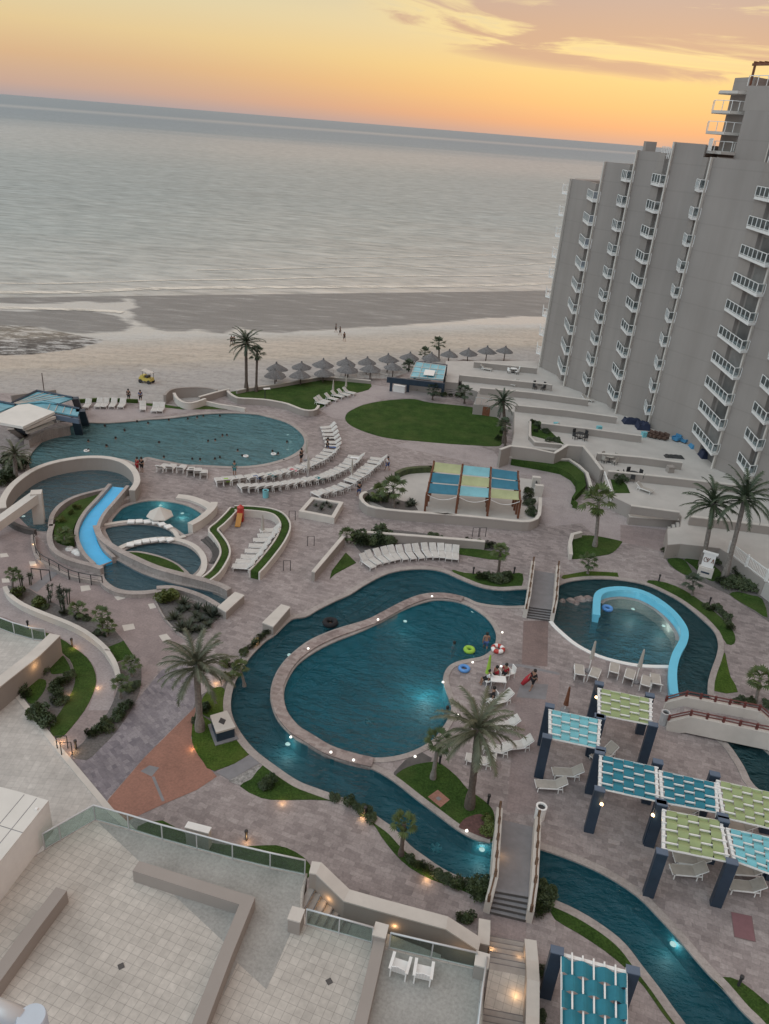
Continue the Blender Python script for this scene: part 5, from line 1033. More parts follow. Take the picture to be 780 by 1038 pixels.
def post(t, x, y, zt, lean=(0, 0), s=(.55, .36), rz=0.0):
    c = t.location; mb = MB(); mb.box((x, y, (zt+.1)/2-.02), (s[0], s[1], zt+.1), rz); p = mb.build('post', M['navy'], t, c)
    mb = MB(); mb.box((x, y, zt+.12), (s[0]*1.06, s[1]*1.06, .06), rz); p2 = mb.build('post_cap', M['navylight'], p); p2.data.transform(Matrix.Translation(-Vector(c)))
def pergola(label, mods, posts, zt=3.12, group=None, rz=-.2):
    c = G(*mods[0][0][3], 0); t = thing('pergola', label, 'pergola', c)
    for q, fab in mods: lattice(t, q, fab, zt, 0)
    for px, py in posts:
        g = G(px, py, zt); post(t, g.x, g.y, zt, rz=rz)
    return t
a57 = lambda pts: C(540, 690, 5.57, pts); b57 = lambda pts: C(640, 760, 5.57, pts)
pergola('light blue woven pergola alone beside the brick walk', [(a57([(108, 168), (372, 222), (362, 383), (108, 328)]), 'aqua')], a57([(97, 148), (82, 322), (385, 212), (385, 395)]))
pergola('lime green woven pergola nearest the cascade pool', [(a57([(385, 48), (660, 105), (658, 248), (385, 195)]), 'lime')], a57([(376, 22), (376, 206), (662, 88), (680, 255)]))
pergola('long pergola of two dark teal panels and one lime panel', [(a57([(395, 425), (690, 490), (697, 680), (390, 612)]), 'teal'), (b57([(175, 125), (470, 190), (480, 355), (188, 300)]), 'teal'), (b57([(500, 180), (800, 248), (812, 452), (535, 387)]), 'lime')], [a57([(378, 410)])[0], a57([(378, 620)])[0]]+b57([(150, 75), (165, 300), (470, 145), (515, 382), (840, 240), (850, 480)]))
pergola('pergola with one lime panel and one light blue panel nearest the camera', [(b57([(195, 345), (500, 405), (538, 632), (195, 562)]), 'lime'), (b57([(555, 450), (860, 515), (890, 740), (596, 633)]), 'aqua')], b57([(172, 310), (172, 585), (520, 402), (567, 640), (880, 500)]))
a9 = lambda pts: C(540, 938, 5.57, pts)
pergola('dark teal pergola with upright slats at the bottom edge', [(a9([(163, 690), (163, 172), (530, 272), (535, 740)]), 'teal')], a9([(137, 150), (565, 262), (130, 700), (570, 760)]), rz=-.18)
# wall lamps and dark planters of the pergolas
# ------------------------------------------------------------------ sail shaded court
SP = [[(113, 40), (60, 325)], [(275, 58), (235, 338)], [(435, 75), (412, 352)], [(588, 97), (585, 365)]]
t = thing('sail_canopy', 'canopy of nine blue aqua and yellow shade sails on brown posts', 'canopy', G(*Q6([(320, 345)])[0], 0)); c = t.location
rows = []                                      # four frames of three posts each, running away from the camera
for (tx, ty), (bx, by) in SP:
    b = G(*Q6([(bx, by)])[0], 0).xy; zt = 4.1
    tt = G(*Q6([(tx, ty)])[0], zt).xy
    cols_ = []
    for k in range(4):
        q = b+(tt-b)*(k/3); mb = MB(); z = 2.1+.67*k; mb.box((q.x, q.y, z/2), (.2, .2, z)); mb.build('post', M['wood'], t, c); cols_.append(Vector((q.x, q.y, z-.15)))
    mb = MB(); mb.tube(cols_, .09, 5); mb.build('beam', M['wood'], t, c); rows.append(cols_)
FAB = [['saillime', 'sailblue', 'sailblue'], ['sailaqua', 'saillime', 'sailaqua'], ['sailblue', 'sailblue', 'saillime']]
for i in range(3):
    for k in range(3):
        a, b, d, e = rows[i][3-k], rows[i+1][3-k], rows[i+1][2-k], rows[i][2-k]; mb = MB(); vs = []; N = 7
        for r in range(N):
            for s in range(N):
                u, v = .04+.92*s/(N-1), .05+.9*r/(N-1); p = a*(1-u)*(1-v)+b*u*(1-v)+d*u*v+e*(1-u)*v; p = p-Vector((0, 0, .35*math.sin(math.pi*v)*(.7+.3*math.sin(math.pi*u))-.12)); vs.append(p)
        mb.add(vs, [(r*N+s, r*N+s+1, (r+1)*N+s+1, (r+1)*N+s) for r in range(N-1) for s in range(N-1)]); mb.build('sail', M[FAB[i][k]], t, c, sm=True)
for i in range(3):
    a, b = rows[i][0], rows[i+1][0]; mb = MB(); mb.tube([a*(1-f)+b*f-Vector((0, 0, .5*math.sin(math.pi*f)**1)) for f in [x/8 for x in range(9)]], .03, 4); mb.build('rope', M['white'], t, c)
# court gate block
g = G(*Q6([(690, 215)])[0], 0); t = thing('gate_pier', 'pale gate pier with dark gate at the corner of the sand court', 'gate', g); c = t.location

for dy in (1.2, -1.0): mb = MB(); mb.box((g.x, g.y+dy, .65), (.9, .5, 1.3)); mb.build('pier', M['walltop'], t, c)
mb = MB(); mb.box((g.x, g.y+.1, .5), (.08, 1.7, .9)); mb.build('gate_leaf', M['dark'], t, c)
# ------------------------------------------------------------------ swim-up bar
B6 = lambda pts: C(0, 380, 5.57, pts)
t = thing('swim_up_bar', 'swim up bar with white roof and blue glass roofs on slanted navy walls', 'building', G(30, 446, -.2)); c = t.location
def roofslab(q, z, th, name, m):
    zz = z if hasattr(z, '__len__') else [z]*len(q); P = [G(*p, k) for p, k in zip(B6(q), zz)]; n = len(P); mb = MB()
    mb.add([p-Vector((0, 0, th)) for p in P]+P, [tuple(range(n))[::-1], tuple(range(n, 2*n))]+[(i, (i+1) % n, n+(i+1) % n, n+i) for i in range(n)])
    return mb.build(name, M[m], t, c), P
r_, PW = roofslab([(105, 168), (165, 162), (310, 208), (130, 292), (0, 268), (-40, 255), (-40, 238)], 3.3, .3, 'white_roof', 'whiteroof')
M['barblue'] = plain('bar_roof_blue', (.13, .34, .42), .45, .25, .8)
r1, P1 = roofslab([(210, 93), (412, 132), (330, 162), (240, 152), (105, 165), (70, 162)], 3.2, .15, 'blue_roof', 'barblue')
r2, P2 = roofslab([(245, 153), (452, 196), (440, 232), (312, 208), (165, 162), (195, 150)], 3.0, .15, 'blue_roof', 'barblue')
r3, P3 = roofslab([(-60, 150), (0, 155), (88, 172), (0, 205), (-60, 225)], 3.2, .15, 'blue_roof', 'barblue')
for P, k in ((P1, ((0, 1), (5, 0))), (P2, ((0, 1), (0, 5))), (P3, ((1, 2),))):
    mb = MB()
    for a, b in k: mb.tube([P[a]+Vector((0, 0, .1)), P[b]+Vector((0, 0, .1))], .14, 4)
    mb.build('roof_edge', M['navy'], t, c)
mb = MB()
for P in (P1, P2):
    for k in range(1, 5):
        a = P[0]+(P[1]-P[0])*k/5; b = P[-1]+(P[-2]-P[-1])*k/5 if P is P1 else P[0]+(P[1]-P[0])*k/5+(P[2]-P[1])
        mb.tube([a+Vector((0, 0, .04)), b+Vector((0, 0, .04))], .05, 4)
mb.build('roof_rib', M['walltop'], t, c)
def slantwall(q0, q1, zb, ztp, w, m='navy'):
    a, b = G(*B6([q0])[0], zb), G(*B6([q1])[0], ztp); mb = MB(); d = Vector((.9, .35, 0))*w; e = Vector((-.35, .9, 0))*.5
    vs = [a-d-e, a+d-e, a+d+e, a-d+e, b-d-e, b+d-e, b+d+e, b-d+e]; mb.add(vs, [(3, 2, 1, 0), (4, 5, 6, 7), (0, 1, 5, 4), (1, 2, 6, 5), (2, 3, 7, 6), (3, 0, 4, 7)]); mb.build('slanted_wall', M[m], t, c)
slantwall((450, 335), (425, 235), -.3, 2.9, .45); slantwall((482, 280), (455, 200), 0, 3.0, .5); slantwall((445, 190), (425, 130), 0, 3.1, .4); slantwall((120, 345), (62, 300), 0, 2.9, .35, 'wall'); slantwall((135, 335), (100, 300), 0, 2.6, .5)
P = [G(*p, 2.9).xy for p in B6([(312, 215), (440, 240), (425, 300), (318, 225)])]
a, b = G(*B6([(300, 222)])[0], 2.9), G(*B6([(448, 250)])[0], 2.9); mb = MB(); mb.ribbon([a.xy, b.xy], .25, 2.35, 2.9); mb.build('fascia', M['navylight'], t, c)
for (q0, q1, z) in (((135, 300), (310, 232), 2.9), ((150, 318), (300, 262), 2.0)):
    a, b = G(*B6([q0])[0], z), G(*B6([q1])[0], z); mb = MB(); mb.ribbon([a.xy, b.xy], .35, z-.3, z); mb.build('beam', M['walltop'], t, c)
cnt = smooth(W(B6([(150, 370), (190, 345), (260, 315), (330, 298), (392, 288)]), .9), 3, False); mb = MB(); mb.ribbon(cnt, .6, -1.2, .95); mb.build('counter', M['coping'], t, c)
mb = MB(); q = W(B6([(60, 330), (150, 330), (300, 270), (400, 262), (420, 180), (100, 180)]), 0); mb.prism(q, .0, .06); mb.build('floor', M['steps'], t, c)
a, b = W(B6([(80, 235), (330, 200)]), 0); mb = MB(); mb.ribbon([a, b], .3, 0, 2.7); mb.build('back_wall', M['wall'], t, c)
for k, (x, y) in enumerate([(185, 312), (240, 295), (290, 275), (330, 262)]):
    g = G(*B6([(x, y)])[0], 1.1); mb = MB(); mb.lathe([(.01, 0), (.16, 0), (.2, .35), (.01, .4)], (g.x, g.y, .95), 8); solo('bar_jar', mb, M['white'], f'{ORD[k]} small white jar from the left on the swim up bar counter', 'jar', 'jars on the bar counter')
# beige arch beam beside the round pool
t = thing('arch_beam', 'beige angular arch beam reaching over the edge of the round pool', 'arch', G(*C(0, 460, 5.57, [(215, 392)])[0], 0)); c = t.location
Y6 = lambda pts: C(0, 460, 5.57, pts)
a = G(*Y6([(205, 215)])[0], 3.0); b = G(*Y6([(-60, 400)])[0], 1.6); f = G(*Y6([(225, 390)])[0], -.2)
mb = MB(); mb.ribbon([b.xy, a.xy], .9, [b.z-.9, a.z-.9], [b.z-.1, a.z]); mb.build('beam', M['walltop'], t, c)
mb = MB(); d = Vector((.45, .15, 0)); e = Vector((-.15, .45, 0)); vs = [f-d-e, f+d-e, f+d+e, f-d+e, a-d-e, a+d-e, a+d+e, a-d+e]; mb.add(vs, [(3, 2, 1, 0), (4, 5, 6, 7), (0, 1, 5, 4), (1, 2, 6, 5), (2, 3, 7, 6), (3, 0, 4, 7)]); mb.build('leg', M['walltop'], t, c)
# railing along the path below the round pool
t = thing('path_railing', 'dark metal railing along the curved path below the round pool', 'railing', G(60, 575, 0)); c = t.location
P = smooth(W(Y6([(195, 470), (200, 540), (230, 600), (310, 645), (390, 690), (480, 715), (580, 730)]), .35), 3, False); mb = MB(); mb.tube([(p.x, p.y, 1.0) for p in P], .04, 5); mb.tube([(p.x, p.y, .6) for p in P], .025, 4); [mb.box((p.x, p.y, .5), (.06, .06, 1.0)) for p in P[::2]]; mb.build('rail_frame', M['dark'], t, c)
wall(Y6([(190, 475), (196, 545), (225, 608), (305, 655), (390, 700), (480, 722), (580, 738)]), .3, -.05, .35, 'coping', 'curved stone wall under the dark metal railing', capm='coping', sm=3)
t = thing('bike_rack', 'short black rail beside the palm garden path', 'railing', G(42, 586, 0)); c = t.location
a, b = W(L0([(185, 150), (288, 160)])); mb = MB(); mb.tube([(*a, 0), (*a, 1.0), (*b, 1.0), (*b, 0)], .05, 5); q = (a+b)/2; mb.tube([(*q, 0), (*q, 1.0)], .04, 5); mb.build('rail_frame', M['dark'], t, c)
mb = MB(); mb.sheet(W(L0([(165, 200), (290, 105), (330, 118), (210, 225)])), .017); struct('paving', mb, M['greyconc'])
# mushroom fountain
g = G(*C(100, 470, 5.57, [(350, 318)])[0], -.1); t = thing('mushroom_fountain', 'pale pyramid shaped fountain island in the small upper pool', 'fountain', (g.x, g.y, -.7)); c = t.location
mb = MB(); mb.lathe([(.01, 1.75), (.12, 1.7), (1.25, .95), (1.28, .86), (.3, .8)], (g.x, g.y, -.45), 7); mb.build('cap', M['walltop'], t, c)
mb = MB(); mb.lathe([(.35, 0), (.3, 1.2)], (g.x, g.y, -.8), 10); mb.build('stem', M['coping'], t, c)
# ------------------------------------------------------------------ blue-roofed pavilion on the beach side
V6 = lambda pts: C(320, 320, 5.57, pts)
t = thing('beach_pavilion', 'beach pavilion with a light blue glass roof and navy beam', 'building', G(430, 400, 0)); c = t.location
P = [G(*p, z) for p, z in zip(V6([(568, 262), (738, 285), (722, 362), (535, 345)]), (2.9, 2.9, 2.5, 2.5))]
mb = MB(); mb.add([p-Vector((0, 0, .12)) for p in P]+P, [(3, 2, 1, 0), (4, 5, 6, 7), (0, 1, 5, 4), (1, 2, 6, 5), (2, 3, 7, 6), (3, 0, 4, 7)]); M['pavblue'] = plain('pavilion_blue', (.19, .46, .54), .4, .25, .7); mb.build('blue_roof', M['pavblue'], t, c)
mb = MB(); f = lambda u, v: P[0]*(1-u)*(1-v)+P[1]*u*(1-v)+P[2]*u*v+P[3]*(1-u)*v
for k in range(4): mb.tube([f(0, k/3)+Vector((0, 0, .05)), f(1, k/3)+Vector((0, 0, .05))], .06, 4)
for k in range(5): mb.tube([f(k/4, 0)+Vector((0, 0, .05)), f(k/4, 1)+Vector((0, 0, .05))], .05, 4)
mb.build('roof_rib', M['walltop'], t, c)
mb = MB(); mb.prism([f(.38, .5).xy, f(.7, .5).xy, f(.7, .95).xy, f(.38, .95).xy], 2.86, 2.9); mb.build('white_panel', M['white'], t, c)
a, b = G(*V6([(405, 345)])[0], 2.6), G(*V6([(722, 380)])[0], 2.6); mb = MB(); mb.ribbon([a.xy, b.xy], .4, 1.8, 2.6); mb.build('beam', M['navy'], t, c)
b0 = f(0, 0)+Vector((-.2, .2, 0)); b1 = f(1, 0)+Vector((.2, .3, 0)); mb = MB(); mb.ribbon([b0.xy, b1.xy], .3, 2.3, 3.05); mb.build('back_beam', M['navy'], t, c)
mb = MB()
for q in ((425, 425), (715, 455), (520, 430)): g = G(*V6([q])[0], 0); mb.box((g.x, g.y, 1.0), (.4, .4, 2.0))
for p in P[:2]: mb.box((p.x, p.y, 1.2), (.35, .35, 2.6))
mb.build('post', M['navy'], t, c)
a, b = G(*V6([(500, 440)])[0], 0), G(*V6([(620, 440)])[0], 0); mb = MB(); mb.box(((a.x+b.x)/2, a.y+1.8, .9), (4.5, .3, 1.8), -.1); mb.build('back_wall', M['wall'], t, c)
mb = MB(); a, b = G(*V6([(440, 425)])[0], 0), G(*V6([(505, 435)])[0], 0); mb.ribbon([a.xy, b.xy], .6, 0, 1.0); mb.build('counter', M['white'], t, c)
# beach volleyball-like white rail by the lawn wall
t = thing('white_barrier', 'thin white rail between the beach lawn and the thatched umbrellas', 'railing', G(350, 384, 0)); c = t.location
a, b = T(330, 384).xy, T(392, 388).xy; mb = MB(); mb.tube([(*(a+(b-a)*s/8), .75) for s in range(9)], .05, 4); [mb.box((*(a+(b-a)*s/8), -.1), (.08, .08, 1.75)) for s in range(9)]; mb.build('rail_frame', M['walltop'], t, c)
# ------------------------------------------------------------------ thatched umbrellas on the sand
def make_palapa():
    t = thing('thatched_umbrella', 'x', 'beach umbrella', (0, 0, 0), 0, 'thatched umbrellas on the sand')
    mb = MB(); mb.tube([(0, 0, -.3), (0, 0, 2.4)], .09, 6); mb.build('pole', M['barkdark'], t)
    mb = MB(); prof = [(.02, 2.95), (.1, 2.8), (.75, 2.45), (1.35, 2.1), (1.62, 1.88), (1.5, 1.86), (.7, 2.2), (.05, 2.5)]; mb.lathe(prof, (0, 0, 0), 26, jit=.11); mb.build('thatch', M['thatch'], t)
    mb = MB(); mb.lathe([(.01, 3.12), (.12, 3.0), (.16, 2.78), (.02, 2.78)], (0, 0, 0), 8); mb.build('top_knot', M['thatch'], t)
    return t
PAL = [(280.5, 371.6, 'b'), (279, 379.2, 'f'), (306, 370, 'b'), (305, 378.5, 'f'), (328, 368.6, 'b'), (328, 376.2, 'f'), (350.9, 366.8, 'b'), (353, 374, 'f'), (372.6, 365, 'b'), (376, 372.4, 'f'), (393.6, 363.4, 'b'), (399, 370.2, 'f'), (416, 361, 'x'), (437.6, 362, 'x'), (455.7, 357.4, 'x'), (475, 356.8, 'x'), (494, 355.2, 'x'), (512.7, 353.8, 'x')]
pal0 = make_palapa(); cnt = {'b': 0, 'f': 0, 'x': 0}
for k, (px, py, r) in enumerate(PAL):
    g = T(px, py+6.5)
    for _ in range(8):                       # stand it on the sand with its canopy where the photograph shows it
        z = zter(SV.dot(g.xy)); g = G(px, py, z+2.3)
    loc = (g.x, g.y, z); cnt[r] += 1
    lab = {'b': f'{ORD[cnt[r]-1]} grey thatched umbrella from the left in the back row on the sand', 'f': f'{ORD[cnt[r]-1]} grey thatched umbrella from the left in the front row by the lawn wall', 'x': f'{ORD[cnt[r]-1]} grey thatched umbrella from the left in the single row behind the blue pavilion'}[r]
    if k == 0: o = pal0; o.location = loc; o['label'] = lab
    else: o = dup(pal0, loc, k*1.3, lab, sc=1+.05*math.sin(k*2.1))
# ------------------------------------------------------------------ sun loungers
def make_lounger(mat, name='sun_lounger', legs=True, back=.85):
    t = thing(name, 'x', 'sun lounger'); L, Wd = 1.95, .68      # head at +y
    mb = MB()
    for s in (-1, 1): mb.box((s*Wd/2, -.1, .33), (.05, L-.55, .06))
    mb.box((0, -L/2+.02, .33), (Wd, .05, .06)); mb.box((0, L/2-.72, .33), (Wd, .05, .06))
    for s in (-1, 1): mb.tube([(s*Wd/2, L/2-.75, .33), (s*Wd/2, L/2-.12, .33+back*.62)], .028, 5)
    mb.tube([(-Wd/2, L/2-.12, .33+back*.62), (Wd/2, L/2-.12, .33+back*.62)], .028, 5); mb.tube([(-Wd/2, L/2-.3, .06), (-Wd/2, L/2-.4, .33+back*.3)], .025, 5); mb.tube([(Wd/2, L/2-.3, .06), (Wd/2, L/2-.4, .33+back*.3)], .025, 5)
    mb.build('frame', M['white'], t)
    mb = MB(); mb.box((0, -.32, .37), (Wd-.05, L-.68, .035)); mb.build('seat', M[mat], t)
    mb = MB(); a = Vector((0, L/2-.7, .38)); b = Vector((0, L/2-.13, .35+back*.62)); w = Wd/2-.03; n = Vector((0, -(b-a).z, (b-a).y)).normalized()*.035
    vs = [a+Vector((-w, 0, 0)), a+Vector((w, 0, 0)), b+Vector((w, 0, 0)), b+Vector((-w, 0, 0))]; vs += [v+n for v in vs]
    mb.add(vs, [(3, 2, 1, 0), (4, 5, 6, 7), (0, 1, 5, 4), (1, 2, 6, 5), (2, 3, 7, 6), (3, 0, 4, 7)]); mb.build('backrest', M[mat], t)
    if legs:
        for x in (-1, 1):
            for y in (-.85, .38): mb = MB(); mb.box((x*Wd/2, y, .16), (.05, .05, .33)); mb.build('leg', M['white'], t)
    else:
        mb = MB(); [mb.box((x*Wd/2, y, .16), (.05, .05, .33)) for x in (-1, 1) for y in (-.85, .38)]; mb.build('leg_frame', M['white'], t)
    return t
lw = make_lounger('sling', legs=False); lt = make_lounger('slingtan', legs=True, back=.75); used = {}
def put_lounger(proto, a, b, label, group, z=0.0, sc=1.0):
    """a: head end, b: foot end (photo points on the ground)"""
    A, B = G(*a, z+.35).xy, G(*b, z+.3).xy; m = (A+B)/2; d = A-B; rz = math.atan2(-d.x, d.y)+random.uniform(-.04, .04)
    if proto.name not in used: used[proto.name] = 1; o = proto; o.location = (m.x, m.y, z); o.rotation_euler = (0, 0, rz); o['label'] = label; o['group'] = group; o.scale = (sc,)*3 if not hasattr(sc, '__len__') else sc
    else: o = dup(proto, (m.x, m.y, z), rz, label, group, sc)
    return o
heads = [(150, 258), (185, 240), (230, 230), (272, 220), (310, 210), (355, 208), (405, 205), (450, 200), (500, 195), (548, 197), (593, 200), (636, 204), (678, 207)]
feet = [(212, 303), (240, 285), (282, 275), (322, 265), (352, 260), (397, 258), (440, 255), (487, 252), (532, 248), (570, 247), (607, 247), (642, 256), (680, 260)]
for k, (h, f) in enumerate(zip(heads, feet)): put_lounger(lw, *C(340, 520, 5.57, [h, f]), f'{ORD[k]} white sunbed from the left in the row above the lagoon steps', 'sunbed row above the lagoon', sc=(.86, 1.0, 1.0))
h = [(345, 318), (338, 346), (322, 375), (300, 408), (278, 438), (255, 472), (230, 503), (212, 530)]; f = [(265, 325), (250, 353), (218, 378), (193, 410), (172, 441), (150, 472), (118, 497), (98, 524)]
for k, (a, b) in enumerate(zip(h, f)): put_lounger(lw, *U6([a, b]), f'{ORD[k]} white sunbed from the far end on the hedge framed little terrace', 'sunbeds on the hedge framed terrace', sc=1.05)
pc = G(205, 445, 0).xy
def arc(pts, lab, group, sc=1.05, L=1.0, proto=None):
    for k, q in enumerate(pts):
        g = G(*q, .3).xy; d = (g-pc).normalized()
        a, b = g+d*L, g-d*L; rz = math.atan2(-d.x, d.y); pr = proto or lw
        dup(pr, (g.x+random.uniform(-.06, .06), g.y+random.uniform(-.1, .1), 0), rz+random.uniform(-.07, .07), lab.format(ORD[k]), group, sc)
arc([(384, 466), (381.8, 469.2), (378.8, 472.7), (374.6, 475.8), (371, 479), (367, 482), (363.2, 485), (358, 488.5), (352, 493), (345.5, 496), (338.5, 498.4), (331.2, 500.2), (323.5, 502)], '{} white sunbed from the top in the outermost curved pool row', 'outermost curved sunbed row')
arc([(361.8, 464), (359, 467.2), (356, 470.5), (352, 473.6), (347.6, 476.5), (342.6, 479.3), (337.3, 481.6), (332, 483.8), (326.5, 485.3), (320.5, 486.7), (314, 488), (307, 489.3), (300, 490.5), (292.5, 491.6), (285, 492.6), (277.5, 493.4), (270, 494), (262.5, 494.4), (254.5, 494.8), (247, 494.8)], '{} white sunbed from the right in the middle curved pool row', 'middle curved sunbed row')
arc([(333, 433.5), (334.5, 437), (335.5, 441), (336.5, 445), (337.8, 449), (338.5, 453), (336, 457), (333.5, 460.5), (329.5, 464), (324.5, 467), (319.5, 469.7), (314, 472), (307.5, 474.5), (300, 476.8), (292.5, 479), (285, 481), (277.5, 482.6), (270, 483.6), (262, 484.4), (254, 485)], '{} white sunbed from the top in the innermost curved poolside row', 'innermost curved sunbed row')
arc([(245.5, 486.2), (237.5, 487), (229, 487.5), (222, 488.5)], '{} sunbed in the small group beside the person in teal', 'sunbeds beside the person in teal')
arc([(165.4, 474), (174, 474.2), (184, 475.6), (193.5, 477.5), (201, 478.6), (206.5, 480.5)], '{} white sunbed from the left near the round raised pool', 'sunbeds near the round pool')
for k, q in enumerate([(325, 408.3), (328, 406.3), (335.8, 404), (342, 401.2), (348.4, 399.7), (353.8, 397.9)]): g = G(*q, .3); dup(lw, (g.x, g.y, .02), 1.2, f'{ORD[k]} white sunbed from the near end along the beach lawn edge', 'sunbeds along the beach lawn', 1.05)
for k, q in enumerate([(88.9, 410.8), (100.5, 410), (106.8, 410), (115, 410), (124, 410.3), (145, 413), (157.5, 414.4), (163.5, 414.4)]): g = G(*q, .3); dup(lw, (g.x, g.y, 0), .1+.2*(k == 5), f'{ORD[k]} white sunbed from the left along the sand side of the infinity pool', 'sunbeds on the sand side of the pool', 1.05)
for k, (a, b) in enumerate([((155, 262), (152, 205)), ((228, 272), (245, 225)), ((345, 255), (352, 190)), ((428, 288), (442, 225)), ((525, 318), (530, 275)), ((590, 315), (580, 258))]): put_lounger(lt, *C(560, 640, 5.57, [a, b]), f'{ORD[k]} tan lounger from the left on the deck before the cascade pool', 'loungers before the cascade pool')
Z4 = lambda pts: C(420, 620, 4.33, pts)
for k, (a, b) in enumerate([((355, 665), (235, 640)), ((415, 610), (322, 595)), ((500, 580), (415, 590)), ((445, 490), (360, 505)), ((412, 375), (345, 395))]): put_lounger(lw if k else lw, *Z4([a, b]), f'{ORD[k]} white lounger from the near end under the big date palm', 'loungers under the big date palm', sc=1.0)
R3 = lambda pts: C(520, 690, 3, pts)
for (a, b), lab in zip([(R3([(208, 280), (128, 278)])), (R3([(165, 318), (70, 315)])), C(680, 860, 5.83, [(200, 135), (15, 130)]), C(680, 860, 5.83, [(525, 230), (370, 220)]), C(680, 860, 5.83, [(510, 130), (400, 130)]), C(680, 860, 5.83, [(190, 75), (60, 60)]), R3([(315, 205), (240, 240)]), b57([(355, 335), (265, 345)]), b57([(655, 435), (570, 430)])],
    ['tan lounger under the near edge of the light blue pergola', 'white lounger on the open paving before the light blue pergola', 'tan lounger left of the navy post below the lime panel', 'tan lounger right of the navy post below the light blue panel', 'tan lounger behind the navy post under the light blue panel', 'tan lounger half hidden under the lime panel edge', 'tan lounger between the light blue and lime pergolas', 'tan lounger glimpsed between the teal and lime panels', 'tan lounger glimpsed between the lime and light blue panels']):
    put_lounger(lt, a, b, lab, 'loungers around the pergolas')
# ------------------------------------------------------------------ palms
def frond_feather(mb, o, az, tilt, L, wl, droop, n=13, seed=0):
    rnd = random.Random(seed); pts = []; p = Vector(o); a = tilt
    for i in range(n+1):
        pts.append(p.copy()); d = Vector((math.cos(az)*math.cos(a), math.sin(az)*math.cos(a), math.sin(a))); p = p+d*(L/n); a -= droop/n*(.6+.8*i/n)
    mb.tube(pts, [.028*(1-.8*i/n) for i in range(n+1)], 3)
    sd = Vector((-math.sin(az), math.cos(az), 0))
    for i in range(1, n):
        for j in (0, .5):
            q = pts[i]+(pts[i+1]-pts[i])*j; d = (pts[i+1]-pts[i]).normalized(); u = (i+j)/n; w = wl*(.35+.65*math.sin(math.pi*min(1, .15+u*.8)))*rnd.uniform(.8, 1.1)
            for s in (-1, 1):
                tip = q+sd*s*w*.6+d*w*.75+Vector((0, 0, -.22*w+rnd.uniform(-.03, .03))); e = d*.022; mb.add([q-e, q+e, tip], [(0, 1, 2)])
def frond_fan(mb, o, az, tilt, L, wl, seed=0):
    rnd = random.Random(seed); d = Vector((math.cos(az)*math.cos(tilt), math.sin(az)*math.cos(tilt), math.sin(tilt))); c_ = Vector(o)+d*L*.55; mb.tube([o, c_], .02, 3)
    sd = Vector((-math.sin(az), math.cos(az), 0)); up = sd.cross(d)
    for k in range(9):
        a = (k-4)/4*1.35; r = wl*(.85+.25*math.cos(a))*rnd.uniform(.9, 1.1); dd = d*math.cos(a)+sd*math.sin(a); tip = c_+dd*r+Vector((0, 0, -.3*r*(.4+abs(a)/2))); mid = c_+dd*r*.6; e = (sd*math.cos(a)-d*math.sin(a))*r*.10
        mb.add([c_, mid+e, tip, mid-e], [(0, 1, 2, 3)])
CROWN = {}
def crown_mesh(kind, seed):
    k = (kind, seed)
    if k in CROWN: return CROWN[k]
    mb = MB(); rnd = random.Random(seed*13+5); mat = {'date': 'datepalm', 'date2': 'palmdark', 'fan': 'fanpalm', 'fand': 'palmdark'}[kind]
    if kind.startswith('date'):
        for i in range(34):
            u = i/34; az = i*2.399+rnd.uniform(-.25, .25); tilt = 1.4-1.75*u**.9; frond_feather(mb, (0, 0, -.2*u), az, tilt, rnd.uniform(.8, 1.12), .19, .8+.9*rnd.random(), 14, seed*100+i)
    else:
        for i in range(17):
            u = i/17; az = i*2.399+rnd.uniform(-.3, .3); tilt = 1.25-1.75*u; frond_fan(mb, (0, 0, -.1*u), az, tilt, rnd.uniform(.85, 1.15), .52, seed*100+i)
        for i in range(5):                      # drooping skirt
            az = i*2.399; frond_fan(mb, (0, 0, -.2), az, -1.1-.2*rnd.random(), .6, .35, seed*77+i)
    CROWN[k] = mb.mesh('crown', M[mat]); return CROWN[k]
def palm(base, top, rpx, kind, label, trunk=None, group='palm trees', zb=0.0, seed=None, r0=None):
    b = G(*base, zb) if zb >= 0 else T(*base); zb = b.z
    h = ztop(b.xy, top[1])-zb; tx = G(top[0], top[1], zb+h).xy
    dist = Vector((b.x, b.y, H-zb-h)).length; R = rpx*dist/F*1.0
    t = thing('palm_tree', label, 'palm tree', b, 0, group); mb = MB(); N = 14
    r = r0 or (.21 if kind.startswith('date') else min(.17, .05+.028*h)); pts = []; rr = []
    lean = (tx-b.xy)
    for i in range(N+1):
        u = i/N; p = b.xy+lean*(u**1.5); pts.append((p.x-b.x, p.y-b.y, h*u-.05)); rr.append(r*(1.55-1.1*u if u < .15 else 1.385*(.72-.08*u)+(.0 if u < .93 else .12))*(1+.06*(i % 2)))
    mb.tube(pts, rr, 10); mb.build('trunk', M[trunk or 'bark'], t, sm=False)
    cr = bpy.data.objects.new('crown', crown_mesh(kind, seed if seed is not None else random.randint(0, 2))); col.objects.link(cr); cr.parent = t; KIDS.setdefault(t.name, []).append(cr)
    cr.location = (lean.x, lean.y, h); cr.scale = (R, R, R*.95); cr.rotation_euler = (0, 0, random.uniform(0, 6.28)); return t
